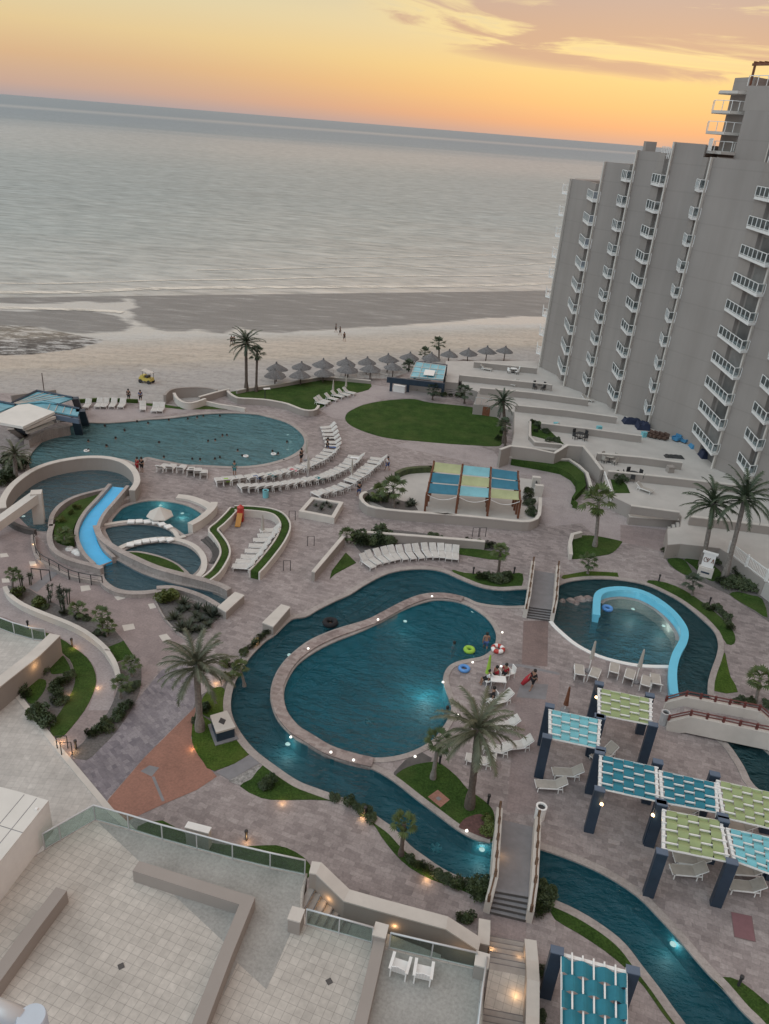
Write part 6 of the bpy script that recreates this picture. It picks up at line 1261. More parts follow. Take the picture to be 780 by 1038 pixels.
PALMS = [((476, 818), (485, 737), 47, 'date', 'big grey green date palm on the island lawn by the near river', 'barkdark'), ((439, 789), (445, 751), 15, 'fan', 'small fan palm on the island lawn left of the big date palm', None),
 ((203, 740), (199, 672), 43, 'date', 'grey green date palm beside the terracotta paving', None), ((250, 397), (249.6, 346), 20, 'date2', 'tallest slim palm at the corner of the beach lawn', 'barkdark'), ((260, 397), (261, 358), 9, 'fand', 'shorter slim palm at the corner of the beach lawn', 'barkdark'),
 ((511, 449), (510, 406), 17, 'date2', 'dark palm in front of the terrace hut at the oval lawn', 'barkdark'), ((603, 554), (607, 508), 19, 'fan', 'fan palm in the curbed planter at the foot of the terrace ramp', None),
 ((711, 574), (723.5, 508), 30, 'date2', 'left one of the two tall palms by the hotel tower', None), ((734, 587), (756, 502), 34, 'date2', 'right and larger one of the two tall palms by the hotel tower', None),
 ((596, 581.5), (597, 568.5), 10, 'fan', 'tiny palm at the top edge of the cascade pool channel', None), ((702, 603.7), (703, 590), 10, 'fand', 'tiny palm on the lawn strip below the notice sign', None), ((765.7, 712), (771, 688), 13, 'fan', 'small fan palm by the red railed footbridge', None),
 ((505, 583), (507.6, 559), 10, 'fan', 'small fan palm in the bed right of the lagoon sunbed row', 'barkdark'), ((406.7, 866.7), (410, 834), 13, 'fan', 'fan palm on the strip between the near river and the paving', 'barkdark'), ((399, 514.5), (399, 494), 15, 'fan', 'bushy fan palm in the corner of the sail shaded sand court', None), ((386, 510), (385, 499), 11, 'fan', 'low bushy palm left in the sand court corner bed', None),
 ((17, 487), (15, 459), 17, 'date', 'palm at the left edge below the swim up bar', None), ((65.5, 550), (65.5, 543), 10, 'fan', 'low fan palm on the planted island beside the blue slide', None), ((13, 597), (13.5, 582), 8, 'fan', 'small fan palm at the top of the long palm garden', None), ((79, 626), (79, 617), 9, 'fan', 'low fan palm in the middle of the long palm garden', None),
 ((104, 643), (103, 623), 10, 'fan', 'taller small fan palm near the lower end of the palm garden', None), ((108.6, 645), (108.6, 634), 9, 'fan', 'bushy low palm beside the taller garden palm', None), ((133, 686), (133, 673), 10, 'fan', 'low palm at the upper part of the bed along the lit path', None), ((122, 708), (123, 693), 10, 'fan', 'low palm leaning over the lit white wall of the path', None),
 ((438.6, 405.5), (439.5, 395), 8, 'fand', 'small dark palm in front of the blue roof pavilion', 'barkdark'), ((471, 409), (471, 397), 9, 'fand', 'small dark palm right of the pavilion steps', 'barkdark'), ((445, 366), (445, 348), 8, 'fand', 'taller beach palm behind the blue roof pavilion', 'barkdark'), ((431, 367), (431, 357.5), 7, 'fand', 'lower beach palm behind the blue roof pavilion', 'barkdark'), ((414.5, 380), (414.5, 370), 7, 'fand', 'dark palm at the left corner of the blue roof', 'barkdark'),
 ((352, 550), (351.7, 541.5), 9, 'fan', 'low bushy palm at the wall corner left of the sunbed row', None), ((512, 456), (511, 430), 8, 'fand', 'dark young palm at the foot of the hut palm', 'barkdark'), ((248, 695), (243, 677), 10, 'fan', 'thin young palm between the date palm and the lagoon', None)]
for k, (b, tp, r, kind, lab, tr) in enumerate(PALMS):
    zb = -1 if lab.find('beach palm behind') >= 0 or lab.startswith('dark palm at the left') else (0.45 if 'planted island' in lab else (ZT if 'xx' in lab else 0.0))
    palm(b, tp, r, kind, lab, tr, zb=zb, seed=k % 3)
# ------------------------------------------------------------------ shrubs
def clump(mb, c, r, n, s, rnd):
    for i in range(n):
        a, z = rnd.uniform(0, 6.283), rnd.uniform(-.2, 1); q = (1-z*z)**.5 if z*z < 1 else 0; rad = rnd.uniform(.55, 1.05); p = Vector((c[0]+q*math.cos(a)*r[0]*rad, c[1]+q*math.sin(a)*r[1]*rad, c[2]+z*r[2]*rad)); u = Vector((rnd.gauss(0, 1), rnd.gauss(0, 1), rnd.gauss(0, .7))).normalized(); v = u.orthogonal().normalized()*s*.5; mb.add([p-u*s-v*.2, p+v, p+u*s, p-v], [(0, 1, 2, 3)])
SHM = {}
for nme, mat in (('shrub', 'shrub'), ('light', 'shrubl')):
    for sd in range(3):
        mb = MB(); rnd = random.Random(sd+50); clump(mb, (0, 0, .3), (.75, .65, .5), 260, .12, rnd); [clump(mb, (rnd.uniform(-.6, .6), rnd.uniform(-.6, .6), rnd.uniform(.25, .75)), (.34, .34, .38), 110, .10, rnd) for _ in range(4)]; SHM[nme, sd] = mb.mesh('shrub_leaves', M[mat])
for sd in range(3):
    mb = MB(); rnd = random.Random(sd)
    for i in range(26):
        az = i*2.399; tl = rnd.uniform(.2, 1.2); d = Vector((math.cos(az)*math.cos(tl), math.sin(az)*math.cos(tl), math.sin(tl))); s = Vector((-math.sin(az), math.cos(az), 0))*.07; mb.add([s*.6, d*.35+s, d*.8+Vector((0, 0, -.05)), d*.35-s, -s*.6], [(0, 1, 2, 3, 4)])
    SHM['agave', sd] = mb.mesh('agave_leaves', M['cactus'])
    mb = MB(); rnd = random.Random(sd+9)          # tall yucca: two or three stems with leaf rosettes
    for q in range(3):
        x, y, h = rnd.uniform(-.3, .3), rnd.uniform(-.3, .3), rnd.uniform(.8, 1.7); mb.tube([(x, y, 0), (x*1.4, y*1.4, h)], .05, 5)
        for i in range(30):
            az = i*2.399; tl = rnd.uniform(-.5, 1.3); d = Vector((math.cos(az)*math.cos(tl), math.sin(az)*math.cos(tl), math.sin(tl)))*.42; s = Vector((-math.sin(az), math.cos(az), 0))*.05; o = Vector((x*1.4, y*1.4, h)); mb.add([o+s, o+d, o-s], [(0, 1, 2)])
    SHM['yucca', sd] = mb.mesh('yucca_leaves', M['cactus'])
NM = {'shrub': ('shrub', 'shrub'), 'light': ('shrub', 'shrub'), 'agave': ('agave', 'agave'), 'yucca': ('yucca', 'yucca')}
def plants(kind, px, sc, lab, group, z=0.0, zs=1.0):
    for k, q in enumerate(px):
        g = G(*q, z); o = bpy.data.objects.new(NM[kind][0], SHM[kind, k % 3]); col.objects.link(o); o.location = g; s = sc*random.uniform(.6, 1.0); o.scale = (s*random.uniform(.85, 1.2), s, s*zs*random.uniform(.8, 1.15)); o.rotation_euler = (0, 0, random.uniform(0, 6)); tag(o, lab, NM[kind][1], group)
plants('yucca', L0([(128, 195), (168, 185), (280, 245), (275, 285), (338, 260), (345, 290), (362, 275), (380, 290), (365, 330)]), 1.0, 'dark spiky yucca standing in the long palm garden', 'yuccas in the palm garden')
plants('light', L0([(105, 245), (210, 290), (225, 300)]), .9, 'light green round shrub in the long palm garden', 'light shrubs in the palm garden')
plants('shrub', L0([(550, 465), (595, 470), (370, 350), (440, 375), (490, 385), (250, 320)]), .55, 'small dark shrub in the long palm garden', 'dark shrubs in the palm garden')
plants('light', N6([(355, 330), (385, 335), (400, 320)]), 1.0, 'light green shrub at the top corner of the agave bed', 'light shrubs of the agave bed')
plants('agave', N6([(460, 390), (500, 380), (480, 350), (560, 380), (610, 400), (550, 420), (580, 445), (520, 460), (470, 490), (500, 500), (540, 500), (575, 500), (620, 470), (640, 425), (430, 435), (650, 410)]), 1.25, 'dark agave in the gravel bed right of the pink paving', 'agaves in the gravel bed')
plants('shrub', D6([(-520, 145), (-490, 150), (-460, 155), (-430, 150), (-400, 145), (-500, 185), (-470, 185), (-440, 180), (-540, 170), (-380, 175), (-350, 170)]), 1.25, 'dark dense shrub in the bed behind the lagoon sunbed row', 'dark shrubs behind the sunbed row')
plants('shrub', D6([(-120, 150), (-60, 160), (50, 180), (90, 175), (180, 195), (215, 195), (130, 185)]), .8, 'dark shrub along the straight cream wall', 'shrubs along the cream wall')
plants('shrub', D6([(180, 365), (205, 375), (230, 385), (255, 375), (285, 385), (310, 375), (160, 370), (245, 395), (295, 365)]), .8, 'dark clipped shrub in the bed left of the lagoon footbridge', 'shrubs left of the lagoon footbridge')
plants('shrub', L1([(235, 320), (200, 345), (250, 345), (120, 445), (150, 480), (110, 460), (310, 430), (340, 400), (370, 410), (400, 380), (320, 500), (345, 520), (300, 450), (330, 470)]), .75, 'dark shrub in the gravel garden below the lit wall', 'shrubs in the garden below the lit wall')
plants('shrub', C(0, 680, 3, [(130, 155), (120, 145), (145, 160), (110, 140)]), .9, 'dark leafy shrub at the edge of the tiled plaza', 'shrubs at the plaza edge')
plants('shrub', C(0, 680, 3, [(310, 175), (325, 165), (300, 185), (330, 180), (395, 60), (390, 110), (355, 150), (365, 135), (280, 200), (415, 50)]), .7, 'dark shrub in the narrow bed along the lit path', 'shrubs in the lit path bed')
plants('shrub', C(0, 460, 5.57, [(50, 30), (60, 60), (70, 90), (110, 60), (130, 85), (20, 150), (50, 160), (10, 180), (40, 130), (30, 60)]), 1.3, 'dark shrub in the bed left of the round raised pool', 'shrubs left of the round pool')
plants('shrub', J6([(220, 120), (250, 110), (420, 130), (450, 140), (480, 170), (510, 170), (600, 240), (640, 270), (670, 280), (700, 300), (730, 320), (560, 290), (590, 300), (500, 280), (540, 310), (650, 310), (620, 320), (690, 330)]), 1.15, 'dark shrub in the palm bed around the notice sign', 'shrubs around the notice sign')
plants('shrub', J6([(425, 425), (450, 435), (475, 430), (490, 445), (510, 465), (535, 490), (545, 520), (560, 545)]), .75, 'small dark shrub on the lawn strip beside the cascade pool', 'shrubs beside the cascade pool')
plants('shrub', X6([(590, 400), (620, 395), (650, 400), (680, 405), (770, 430)]), .6, 'low brown green shrub beside the red railed footbridge', 'shrubs beside the red railed footbridge')
plants('shrub', C(460, 830, 5.57, [(150, 380), (155, 420), (140, 440), (500, 450), (530, 440), (510, 490), (490, 515)]), .85, 'dark rounded shrub at the near end of the river footbridge', 'shrubs at the river footbridge')
plants('shrub', F4([(265, 585), (295, 590), (280, 600)]), .55, 'small dark shrub beside the lit steps', 'shrubs beside the lit steps')
plants('light', B5([(530, 400), (540, 440), (525, 470)]), .7, 'light green plant by the footbridge parapet', 'light plants at the footbridge')
plants('shrub', C(120, 740, 3, [(450, 170), (460, 165), (440, 175), (700, 225), (725, 240), (745, 255), (770, 275), (660, 212)]), .6, 'low dark shrub on the lawn strip by the near river', 'shrubs on the river strip')
plants('shrub', F4([(60, 360), (90, 380), (130, 400), (170, 425), (210, 445), (250, 455), (290, 465), (310, 480)]), .6, 'low green hedge plant between the river and the paving', 'hedge plants by the river')
plants('shrub', S6([(330, 380), (350, 375), (370, 365), (390, 380), (410, 350), (300, 380), (360, 350)]), .9, 'green shrub in the sand court corner bed', 'shrubs in the sand court corner')
plants('agave', S6([(520, 395), (540, 380), (530, 410), (550, 400), (465, 395)]), 1.0, 'spiky plant in the sand court bed beside the palm', 'spiky plants in the sand court bed')
plants('shrub', Q6([(655, 210), (640, 260), (650, 290), (660, 320), (655, 345), (645, 235), (630, 290)]), .9, 'dark shrub inside the right end of the sand court', 'shrubs at the right end of the sand court')
plants('agave', U6([(560, 185), (600, 180), (640, 190), (590, 205), (620, 170)]), .7, 'low plant in the square white planter box', 'plants in the planter box', z=.55)
plants('shrub', C(150, 620, 5.57, [(545, 245), (580, 205), (610, 180), (640, 150), (670, 125), (690, 110), (500, 330), (470, 310)]), .6, 'reddish green shrub on the strip at the lagoon left shore', 'shrubs at the lagoon left shore')
plants('light', C(150, 620, 5.57, [(460, 375), (430, 305)]), .7, 'light green bush on the strip at the lagoon left shore', 'light bushes at the lagoon left shore')
plants('shrub', C(180, 700, 5.57, [(160, 95), (100, 180), (155, 110)]), .6, 'dark shrub beside the date palm trunk', 'shrubs beside the date palm')
plants('shrub', C(400, 330, 5.57, [(240, 395), (280, 400), (320, 400), (360, 405), (380, 400), (70, 225), (90, 220), (125, 365), (100, 350)]), .9, 'dark shrub around the blue roof pavilion', 'shrubs around the pavilion')
plants('shrub', C(480, 360, 5.57, [(340, 385), (360, 400), (380, 420), (350, 430), (410, 440), (420, 490), (470, 490)]), .8, 'green shrub in the terrace planters', 'shrubs in the terrace planters', z=ZT)
plants('shrub', C(560, 400, 5.57, [(350, 470), (380, 470), (400, 490), (370, 500)]), 1.0, 'round dark shrub at the terrace corner', 'shrubs at the terrace corner', z=ZT)
plants('shrub', C(540, 938, 5.57, [(60, 260), (75, 300), (90, 340), (50, 520), (30, 540)]), .6, 'dark shrub behind the navy post at the bottom edge', 'shrubs behind the bottom pergola')
plants('light', Y6([(340, 380), (400, 340), (440, 310), (380, 440)]), .6, 'light green plant on the island beside the blue slide', 'plants on the slide island', z=.45)
plants('shrub', C(480, 360, 5.57, [(150, 480), (170, 440), (160, 400), (180, 380)]), .9, 'dark bush at the foot of the hut palm', 'bushes at the hut palm')

def towel(px, rz, m, label):
    g = G(*px, .42); mb = MB(); N = 7; vs = []
    for i in range(N):
        for j in range(3): vs.append((-.24+.24*j+.03*math.sin(i), -.75+.18*i, .0+.012*math.sin(i*1.7+j)))
    R = Matrix.Rotation(rz, 3, 'Z'); mb.add([R @ Vector(v)+Vector((g.x, g.y, .43)) for v in vs], [(i*3+j, i*3+j+1, (i+1)*3+j+1, (i+1)*3+j) for i in range(N-1) for j in range(2)]); solo('towel', mb, M[m], label, 'towel')
for q, m, lab in (((231, 487.6), 'cgreen', 'lime towel spread on a sunbed beside the person in teal'), ((277.5, 482.8), 'cteal', 'teal towel on a sunbed in the innermost curved row'), ((300, 477), 'cpink', 'pink towel on a sunbed in the innermost curved row'), ((262, 484.6), 'cblue', 'dark blue towel on a sunbed in the innermost curved row'), ((336.5, 445.4), 'cblack', 'black towel on a sunbed at the upper innermost row'), ((338.2, 453.4), 'cblue', 'dark blue towel on a sunbed near the person in black'), ((326.5, 485.6), 'cteal', 'teal towel on a sunbed in the middle curved row'), ((362, 464.3), 'cwhite', 'white towel on the top sunbed of the middle curved row'), ((193.5, 477.8), 'cblack', 'black towel on a sunbed near the round pool')):
    d = G(*q, .3).xy-pc; towel(q, math.atan2(-d.x, d.y), m, lab)
# ------------------------------------------------------------------ people
def skin_mesh(name, V, Edg, R, mat, sub=2):
    me = bpy.data.meshes.new(name); me.from_pydata(V, Edg, []); o = bpy.data.objects.new(name, me); col.objects.link(o)
    sk = o.modifiers.new('s', 'SKIN'); lay = me.skin_vertices[0].data if me.skin_vertices else None
    for i, r in enumerate(R): lay[i].radius = (r, r) if not hasattr(r, '__len__') else r; lay[i].use_root = (i == 0)
    sb = o.modifiers.new('b', 'SUBSURF'); sb.levels = sub; sb.render_levels = sub
    dg = bpy.context.evaluated_depsgraph_get(); m2 = bpy.data.meshes.new_from_object(o.evaluated_get(dg)); bpy.data.objects.remove(o); m2.name = name
    m2.materials.clear(); m2.materials.append(mat); m2.polygons.foreach_set('use_smooth', [True]*len(m2.polygons)); return m2
def body(pose):
    # 0 pelvis 1 waist 2 chest 3 neck 4 head 5 crown | arms 6-9, 10-13 | legs 14-17, 18-21
    sw = {'stand': (0, 0), 'walk': (.22, .16), 'sit': (0, 0), 'swim': (0, 0)}[pose]
    V = [(0, 0, .95), (0, 0, 1.12), (0, .0, 1.35), (0, 0, 1.5), (0, .02, 1.6), (0, .01, 1.73)]
    for s in (-1, 1): V += [(s*.19, 0, 1.42), (s*.25, s*sw[1]*.4, 1.15), (s*.26, s*sw[1]+.05, .92), (s*.26, s*sw[1]+.08, .80)]
    for s in (-1, 1):
        if pose == 'sit': V += [(s*.1, .02, .92), (s*.11, .42, .93), (s*.11, .46, .5), (s*.11, .58, .47)]
        else: V += [(s*.1, 0, .9), (s*.11, -s*sw[0]*.5+.02, .5), (s*.11, -s*sw[0], .09), (s*.11, -s*sw[0]+.16, .04)]
    E = [(0, 1), (1, 2), (2, 3), (3, 4), (4, 5)]
    for b in (6, 10): E += [(2, b), (b, b+1), (b+1, b+2), (b+2, b+3)]
    for b in (14, 18): E += [(0, b), (b, b+1), (b+1, b+2), (b+2, b+3)]
    R = [(.15, .11), (.13, .1), (.17, .11), .06, .10, .08]+[.06, .045, .035, .04]*2+[.095, .065, .042, .045]*2
    dz = {'sit': -.45, 'swim': -1.46}.get(pose, 0)
    return [(x, y, z+dz) for x, y, z in V], E, R
BODY = {}; CLOTH = {}
for p_ in ('stand', 'walk', 'sit', 'swim'):
    V, E2, R = body(p_); BODY[p_] = skin_mesh('person_body', V, E2, R, M['skin'])
    up = [0, 1, 2, 6, 7, 10, 11]; mp = {v: i for i, v in enumerate(up)}; ee = [(mp[a], mp[b]) for a, b in E2 if a in mp and b in mp]
    CLOTH[p_, 'shirt'] = ([V[i] for i in up], ee, [tuple(x*1.13 for x in (R[i] if hasattr(R[i], '__len__') else (R[i], R[i]))) for i in up])
    lo = [0, 14, 15, 18, 19] if p_ != 'long' else []; mp = {v: i for i, v in enumerate(lo)}; ee = [(mp[a], mp[b]) for a, b in E2 if a in mp and b in mp]
    CLOTH[p_, 'shorts'] = ([V[i] for i in lo], ee, [tuple(x*1.16 for x in (R[i] if hasattr(R[i], '__len__') else (R[i], R[i]))) for i in lo])
CM = {}
def person(pose, loc, rz, label, shirt=None, shorts='cblack', hair='hair', sc=1.0):
    o = bpy.data.objects.new('person', BODY[pose]); col.objects.link(o); o.location = loc; o.rotation_euler = (0, 0, rz); o.scale = (sc,)*3; tag(o, label, 'person')
    for part, m in (('shirt', shirt), ('shorts', shorts)):
        if not m: continue
        k = (pose, part, m)
        if k not in CM: CM[k] = skin_mesh(part, *CLOTH[pose, part], M[m], 1)
        c_ = bpy.data.objects.new(part, CM[k]); col.objects.link(c_); c_.parent = o
    V, _, _ = body(pose); h = V[4]; k = ('hair', h[2])
    if k not in CM:
        mb = MB(); mb.lathe([(.115, -.03), (.125, .05), (.1, .13), (.05, .165), (.001, .175)], (0, -.015, h[2]), 10); CM[k] = mb.mesh('hair', M['hair'], True)
    c_ = bpy.data.objects.new('hair', CM[k]); col.objects.link(c_); c_.parent = o; return o
def gp(px, z=0): return G(*px, z)
P16 = lambda pts: C(160, 430, 5.57, pts)
standing = [((139.9, 478.6), 'cred', 'cred', 'person in a red dress standing by the round pool wall', 'stand', 2.6), ((144.4, 478.6), 'cblack', 'cblack', 'person in black standing beside the person in red', 'stand', 2.9), ((392.7, 477), 'cwhite', 'cblue', 'person in a pale shirt walking past the outermost sunbed row', 'walk', 1.0), ((363.8, 503.8), 'cblack', 'cblue', 'person in black walking near the sand court corner', 'walk', .4),
 ((131, 407), 'cblack', 'cblack', 'person in black standing behind the sunbeds on the sand side', 'stand', 0), ((143, 408), 'cblue', 'cblack', 'dark clad person beside the cluttered white table on the sand side', 'stand', .5), ((238, 482), 'cteal', 'cteal', 'person in teal standing among the poolside sunbeds', 'stand', 0), ((332, 457.5), 'cblack', 'cblack', 'person in black standing by the curved poolside row', 'walk', 1.4), ((305.5, 468.8), 'cblack', 'cblack', 'person in black at the pool rim by the innermost row', 'stand', 1.0)]
for q, s, sh, lab, pose, rz in standing: person(pose, gp(q), rz, lab, s, sh)
for q, lab in (((235, 350), 'left walker of the distant pair on the beach'), ((237.6, 350.2), 'right walker of the distant pair on the beach'), ((340.6, 337), 'leftmost of three distant people near the wet sand'), ((344.8, 340), 'tallest looking of three distant people near the wet sand'), ((349, 346), 'nearest of three distant people crossing the dry sand')):
    person('walk', T(*q), random.uniform(0, 6), lab, 'cblack', 'cblack')
pb = person('walk', gp((539, 698.5)), 2.2, 'person in black on the grey square carrying a long red bag', 'cblack', 'cblack')
g = gp((533.5, 696)); mb = MB(); mb.tube([(g.x-.35, g.y-.1, .25), (g.x, g.y, .7), (g.x+.35, g.y+.12, 1.15)], [.13, .2, .12], 8); solo('bag', mb, M['cred'], 'long dark red bag carried by the person in black', 'bag', sm=True)
for q, s, lab in (((494, 693), 'cwhite', 'person in a pale shirt sitting at the poolside table group'), ((502, 689.5), 'cred', 'person in red sitting in the middle of the poolside group'), ((511.5, 687), 'cred', 'person in red and black sitting right in the poolside group'), ((499, 711), 'cblack', 'person in black sitting behind the palm fronds')): person('sit', gp(q, 0), random.uniform(1.5, 2.5), lab, s, 'cblack')
person('walk', gp((491.5, 660), -.5), 0, 'bather wading on the steps at the right end of the lagoon', None, 'cblue')
sw = P16([(366, 68), (392, 66), (285, 99), (325, 94), (8, 107), (195, 200), (240, 204), (323, 200), (352, 192), (35, 190), (478, 182), (648, 156), (680, 170), (730, 104), (712, 210), (452, 152)])+O6([(35, 402), (148, 430), (97, 474), (343, 497), (218, 378), (280, 388), (398, 370), (505, 362), (557, 356), (592, 348), (686, 346), (45, 516)])+B6([(500, 428), (595, 292), (705, 316), (655, 360), (605, 404), (500, 378)])
for k, q in enumerate(sw):
    g = gp(q, -.16); person('swim', (g.x, g.y, -.16-.02*(k % 3)), random.uniform(0, 6.2), f'dark haired swimmer, {ORD[k] if k < len(ORD) else ORD[k-29]+" further"} of those scattered in the infinity pool', 'cblack' if k % 3 else None, 'cblack')
for q, s, lab in (((460.5, 653), 'cpink', 'swimmer in pink in the large lagoon pool'), ((335, 631), 'cblue', 'swimmer with a dark float in the lagoon channel'), ((345, 646), None, 'left swimmer holding the ring wall of the lagoon'), ((357, 641.5), None, 'right swimmer holding the ring wall of the lagoon'), ((453.5, 719), 'cblue', 'swimmer at the lagoon edge near the palm')):
    g = gp(q, -.2); person('swim', g, 1, lab, s, 'cblack')
# ------------------------------------------------------------------ floats
def ring(px, z, R, r, mats, label, name='swim_ring'):
    g = G(*px, z+r); mb = MB(); N, n = 24, 8
    for i in range(N):
        a = 2*math.pi*i/N
        for k in range(n): b = 2*math.pi*k/n; mb.v.append((g.x+(R+r*math.cos(b))*math.cos(a), g.y+(R+r*math.cos(b))*math.sin(a), z+r+r*math.sin(b)))
    for i in range(N):
        for k in range(n): mb.f.append((i*n+k, ((i+1) % N)*n+k, ((i+1) % N)*n+(k+1) % n, i*n+(k+1) % n)); mb.m.append((i//3) % len(mats))
    return solo(name, mb, [M[x] for x in mats], label, 'swim ring', sm=True)
ring((470.8, 677.5), .0, .32, .13, ['blue'], 'light blue swim ring lying on the paved tongue by the lagoon'); ring((505, 657.5), 0, .38, .17, ['white', 'red'], 'white and red ring float at the right lagoon edge'); ring((616, 616.5), -.2, .33, .15, ['blue'], 'blue swim ring floating in the cascade pool'); ring((476, 658.5), -.2, .3, .16, ['cgreen'], 'lime green swim ring in the large lagoon pool'); ring((335, 631), -.2, .42, .2, ['cblack'], 'dark ring float in the lagoon channel')
for k, q in enumerate(P16([(498, 180), (655, 168)])+B6([(490, 428)])): ring(q, -.16, .24, .09, ['white'], f'{ORD[k]} white ring in the infinity pool, first two standing for light glows')  # first two rings are solid stand-ins for lamp glows on the water
# ------------------------------------------------------------------ closed parasols, lamp bollards, rails, bins
def parasol(px, h, label, m='slingtan'):
    g = gp(px); t = thing('closed_parasol', label, 'parasol', g); mb = MB(); mb.tube([(0, 0, 0), (0, 0, h)], .035, 6); mb.build('pole', M['white'], t)
    mb = MB(); mb.lathe([(.03, h+.05), (.07, h-.05), (.15, h-1.2), (.19, h-1.5), (.04, h-1.55)], (0, 0, 0), 9, jit=.12); mb.build('folded_cloth', M[m], t); mb = MB(); mb.lathe([(.3, 0), (.3, .08), (.05, .12)], (0, 0, 0), 10); mb.build('foot', M['greyconc'], t)
for q, h, lab in ((C(560, 640, 5.57, [(205, 225)])[0], 2.7, 'left closed tan parasol before the cascade pool'), (C(560, 640, 5.57, [(470, 285)])[0], 2.9, 'right closed tan parasol before the cascade pool'), (C(560, 640, 5.57, [(70, 445)])[0], 2.0, 'closed brown parasol beside the light blue pergola'), (U6([(258, 355)])[0], 2.2, 'closed grey parasol on the hedge framed terrace'), (C(280, 400, 5.57, [(180, 470)])[0], 2.6, 'closed grey parasol between the innermost and middle rows'), (C(280, 400, 5.57, [(425, 480)])[0], 2.4, 'closed grey parasol between the two outer curved rows'), (C(220, 330, 5.57, [(655, 395)])[0], 2.3, 'left closed parasol among the beach lawn sunbeds'), (C(220, 330, 5.57, [(728, 380)])[0], 2.5, 'right closed parasol among the beach lawn sunbeds'), (C(280, 400, 5.57, [(170, 370)])[0], 2.4, 'closed parasol at the infinity pool rim'), (C(500, 640, 5.57, [(-40, 290)])[0], 2.4, 'closed green parasol in the poolside table group')):
    parasol(q, h, lab, 'cgreen' if 'green' in lab else ('wood' if 'brown' in lab else 'slingtan'))
bz = [(29, 637.5), (73.5, 655.5), (77.5, 759.5), (250, 851.5), (249.5, 853)][:4]+[(486, 858)]*0+B5([(255, 80), (528, 305)])+[C(680, 860, 5.83, [(400, 812)])[0]]+J6([(155, 275), (440, 405)])+D6([(110, 345), (340, 345)])+[(425, 805)]*0+C(120, 740, 3, [(750, 262)])
labs = ['black bollard light at the left lawn strip', 'black bollard light at the corner of the crescent lawn', 'black bollard light at the end of the lit path', 'black bollard light on the lawn below the glass railing', 'black bollard light by the island fan palm', 'black bollard light at the island lawn corner', 'black bollard light on the lawn at the lower right', 'black bollard light at the top of the cascade channel', 'black bollard light near the small cascade shrubs', 'black bollard light left in the bed by the lagoon channel', 'black bollard light right in the bed by the lagoon channel', 'black bollard light on the strip by the near river']
t0 = None
for q, lab in zip(bz, labs):
    g = gp(q)
    if t0 is None:
        t0 = thing('bollard_light', lab, 'bollard light', g, 0, 'black bollard lights'); mb = MB(); mb.lathe([(.001, 0), (.07, 0), (.07, .55), (.001, .55)], (0, 0, 0), 8); mb.build('post', M['dark'], t0); mb = MB(); mb.lathe([(.001, .75), (.1, .72), (.1, .58), (.001, .55)], (0, 0, 0), 8); mb.build('lamp_head', M['dark'], t0)
    else: dup(t0, g, 0, lab)
def rail(px, label, h=1.0, z=0.0, w=.6):
    g = gp(px); t = thing('handrail', label, 'handrail', g); mb = MB(); mb.tube([(-w/2, 0, 0), (-w/2, 0, h), (w/2, .1, h), (w/2, .1, 0)], .035, 5); mb.build('rail_tube', M['dark'], t); return t
for q, lab in ((U6([(425, 265)])[0], 'thin dark rail right of the hedge framed terrace'), (U6([(530, 410)])[0], 'thin dark rail in the middle of the grey paving'), (U6([(395, 550)])[0], 'thin dark rail above the pale bench block'), (Q6([(345, 470)])[0], 'left thin dark rail below the sand court wall'), (Q6([(385, 470)])[0], 'right thin dark rail below the sand court wall'), ((68, 766), 'tall rail of the gate between the lit path and the plaza'), ((63.5, 759.5), 'left rail of the gate between the lit path and the plaza')): rail(q, lab)
def bin_(px, label, h=1.0, r=.28, m='metal'):
    g = gp(px); t = thing('litter_bin', label, 'litter bin', g); mb = MB(); mb.lathe([(.001, 0), (r, 0), (r*1.05, h-.08), (r*1.1, h), (r*.75, h), (r*.7, h-.3), (.001, h-.3)], (0, 0, 0), 14); mb.build('bin_body', M[m], t); mb = MB(); mb.lathe([(.001, h-.1), (r*.72, h-.1), (.001, h-.08)], (0, 0, 0), 12); mb.build('opening', M['dark'], t)
bin_(F4([(572, 192)])[0], 'round metal litter bin at the parapet end of the river footbridge', .95, .3, 'white'); bin_(X6([(178, 520)])[0], 'round metal litter bin by the red railed footbridge', 1.0); bin_(P16([(610, 412)])[0], 'small pale bin behind the middle sunbed row', .8, .3, 'aqua')
# white adirondack chairs
def adirondack(px, rz, label):
    g = G(*px, Z3); t = thing('garden_chair', label, 'chair', (g.x, g.y, Z3), rz, 'white garden chairs'); w = .62
    mb = MB(); mb.box((0, .0, .36), (w, .55, .05), tilt=('X', -.16)); mb.build('seat', M['white'], t)
    mb = MB()
    for k in range(5): mb.box((-.24+.12*k, .40, .72-.02*abs(k-2)), (.105, .03, .86-.08*abs(k-2)), tilt=('X', -.35))
    mb.build('backrest', M['white'], t)
    for s in (-1, 1):
        mb = MB(); mb.box((s*(w/2+.05), -.02, .58), (.13, .78, .035)); mb.build('armrest', M['white'], t)
        for y in (-.3, .3): mb = MB(); mb.box((s*(w/2+.02), y, .29), (.06, .09, .58)); mb.build('leg', M['white'], t)
adirondack((405, 985), math.pi-.25, 'left white slatted garden chair on the grey terrace'); adirondack((428.5, 991), math.pi-.15, 'right white slatted garden chair on the grey terrace')
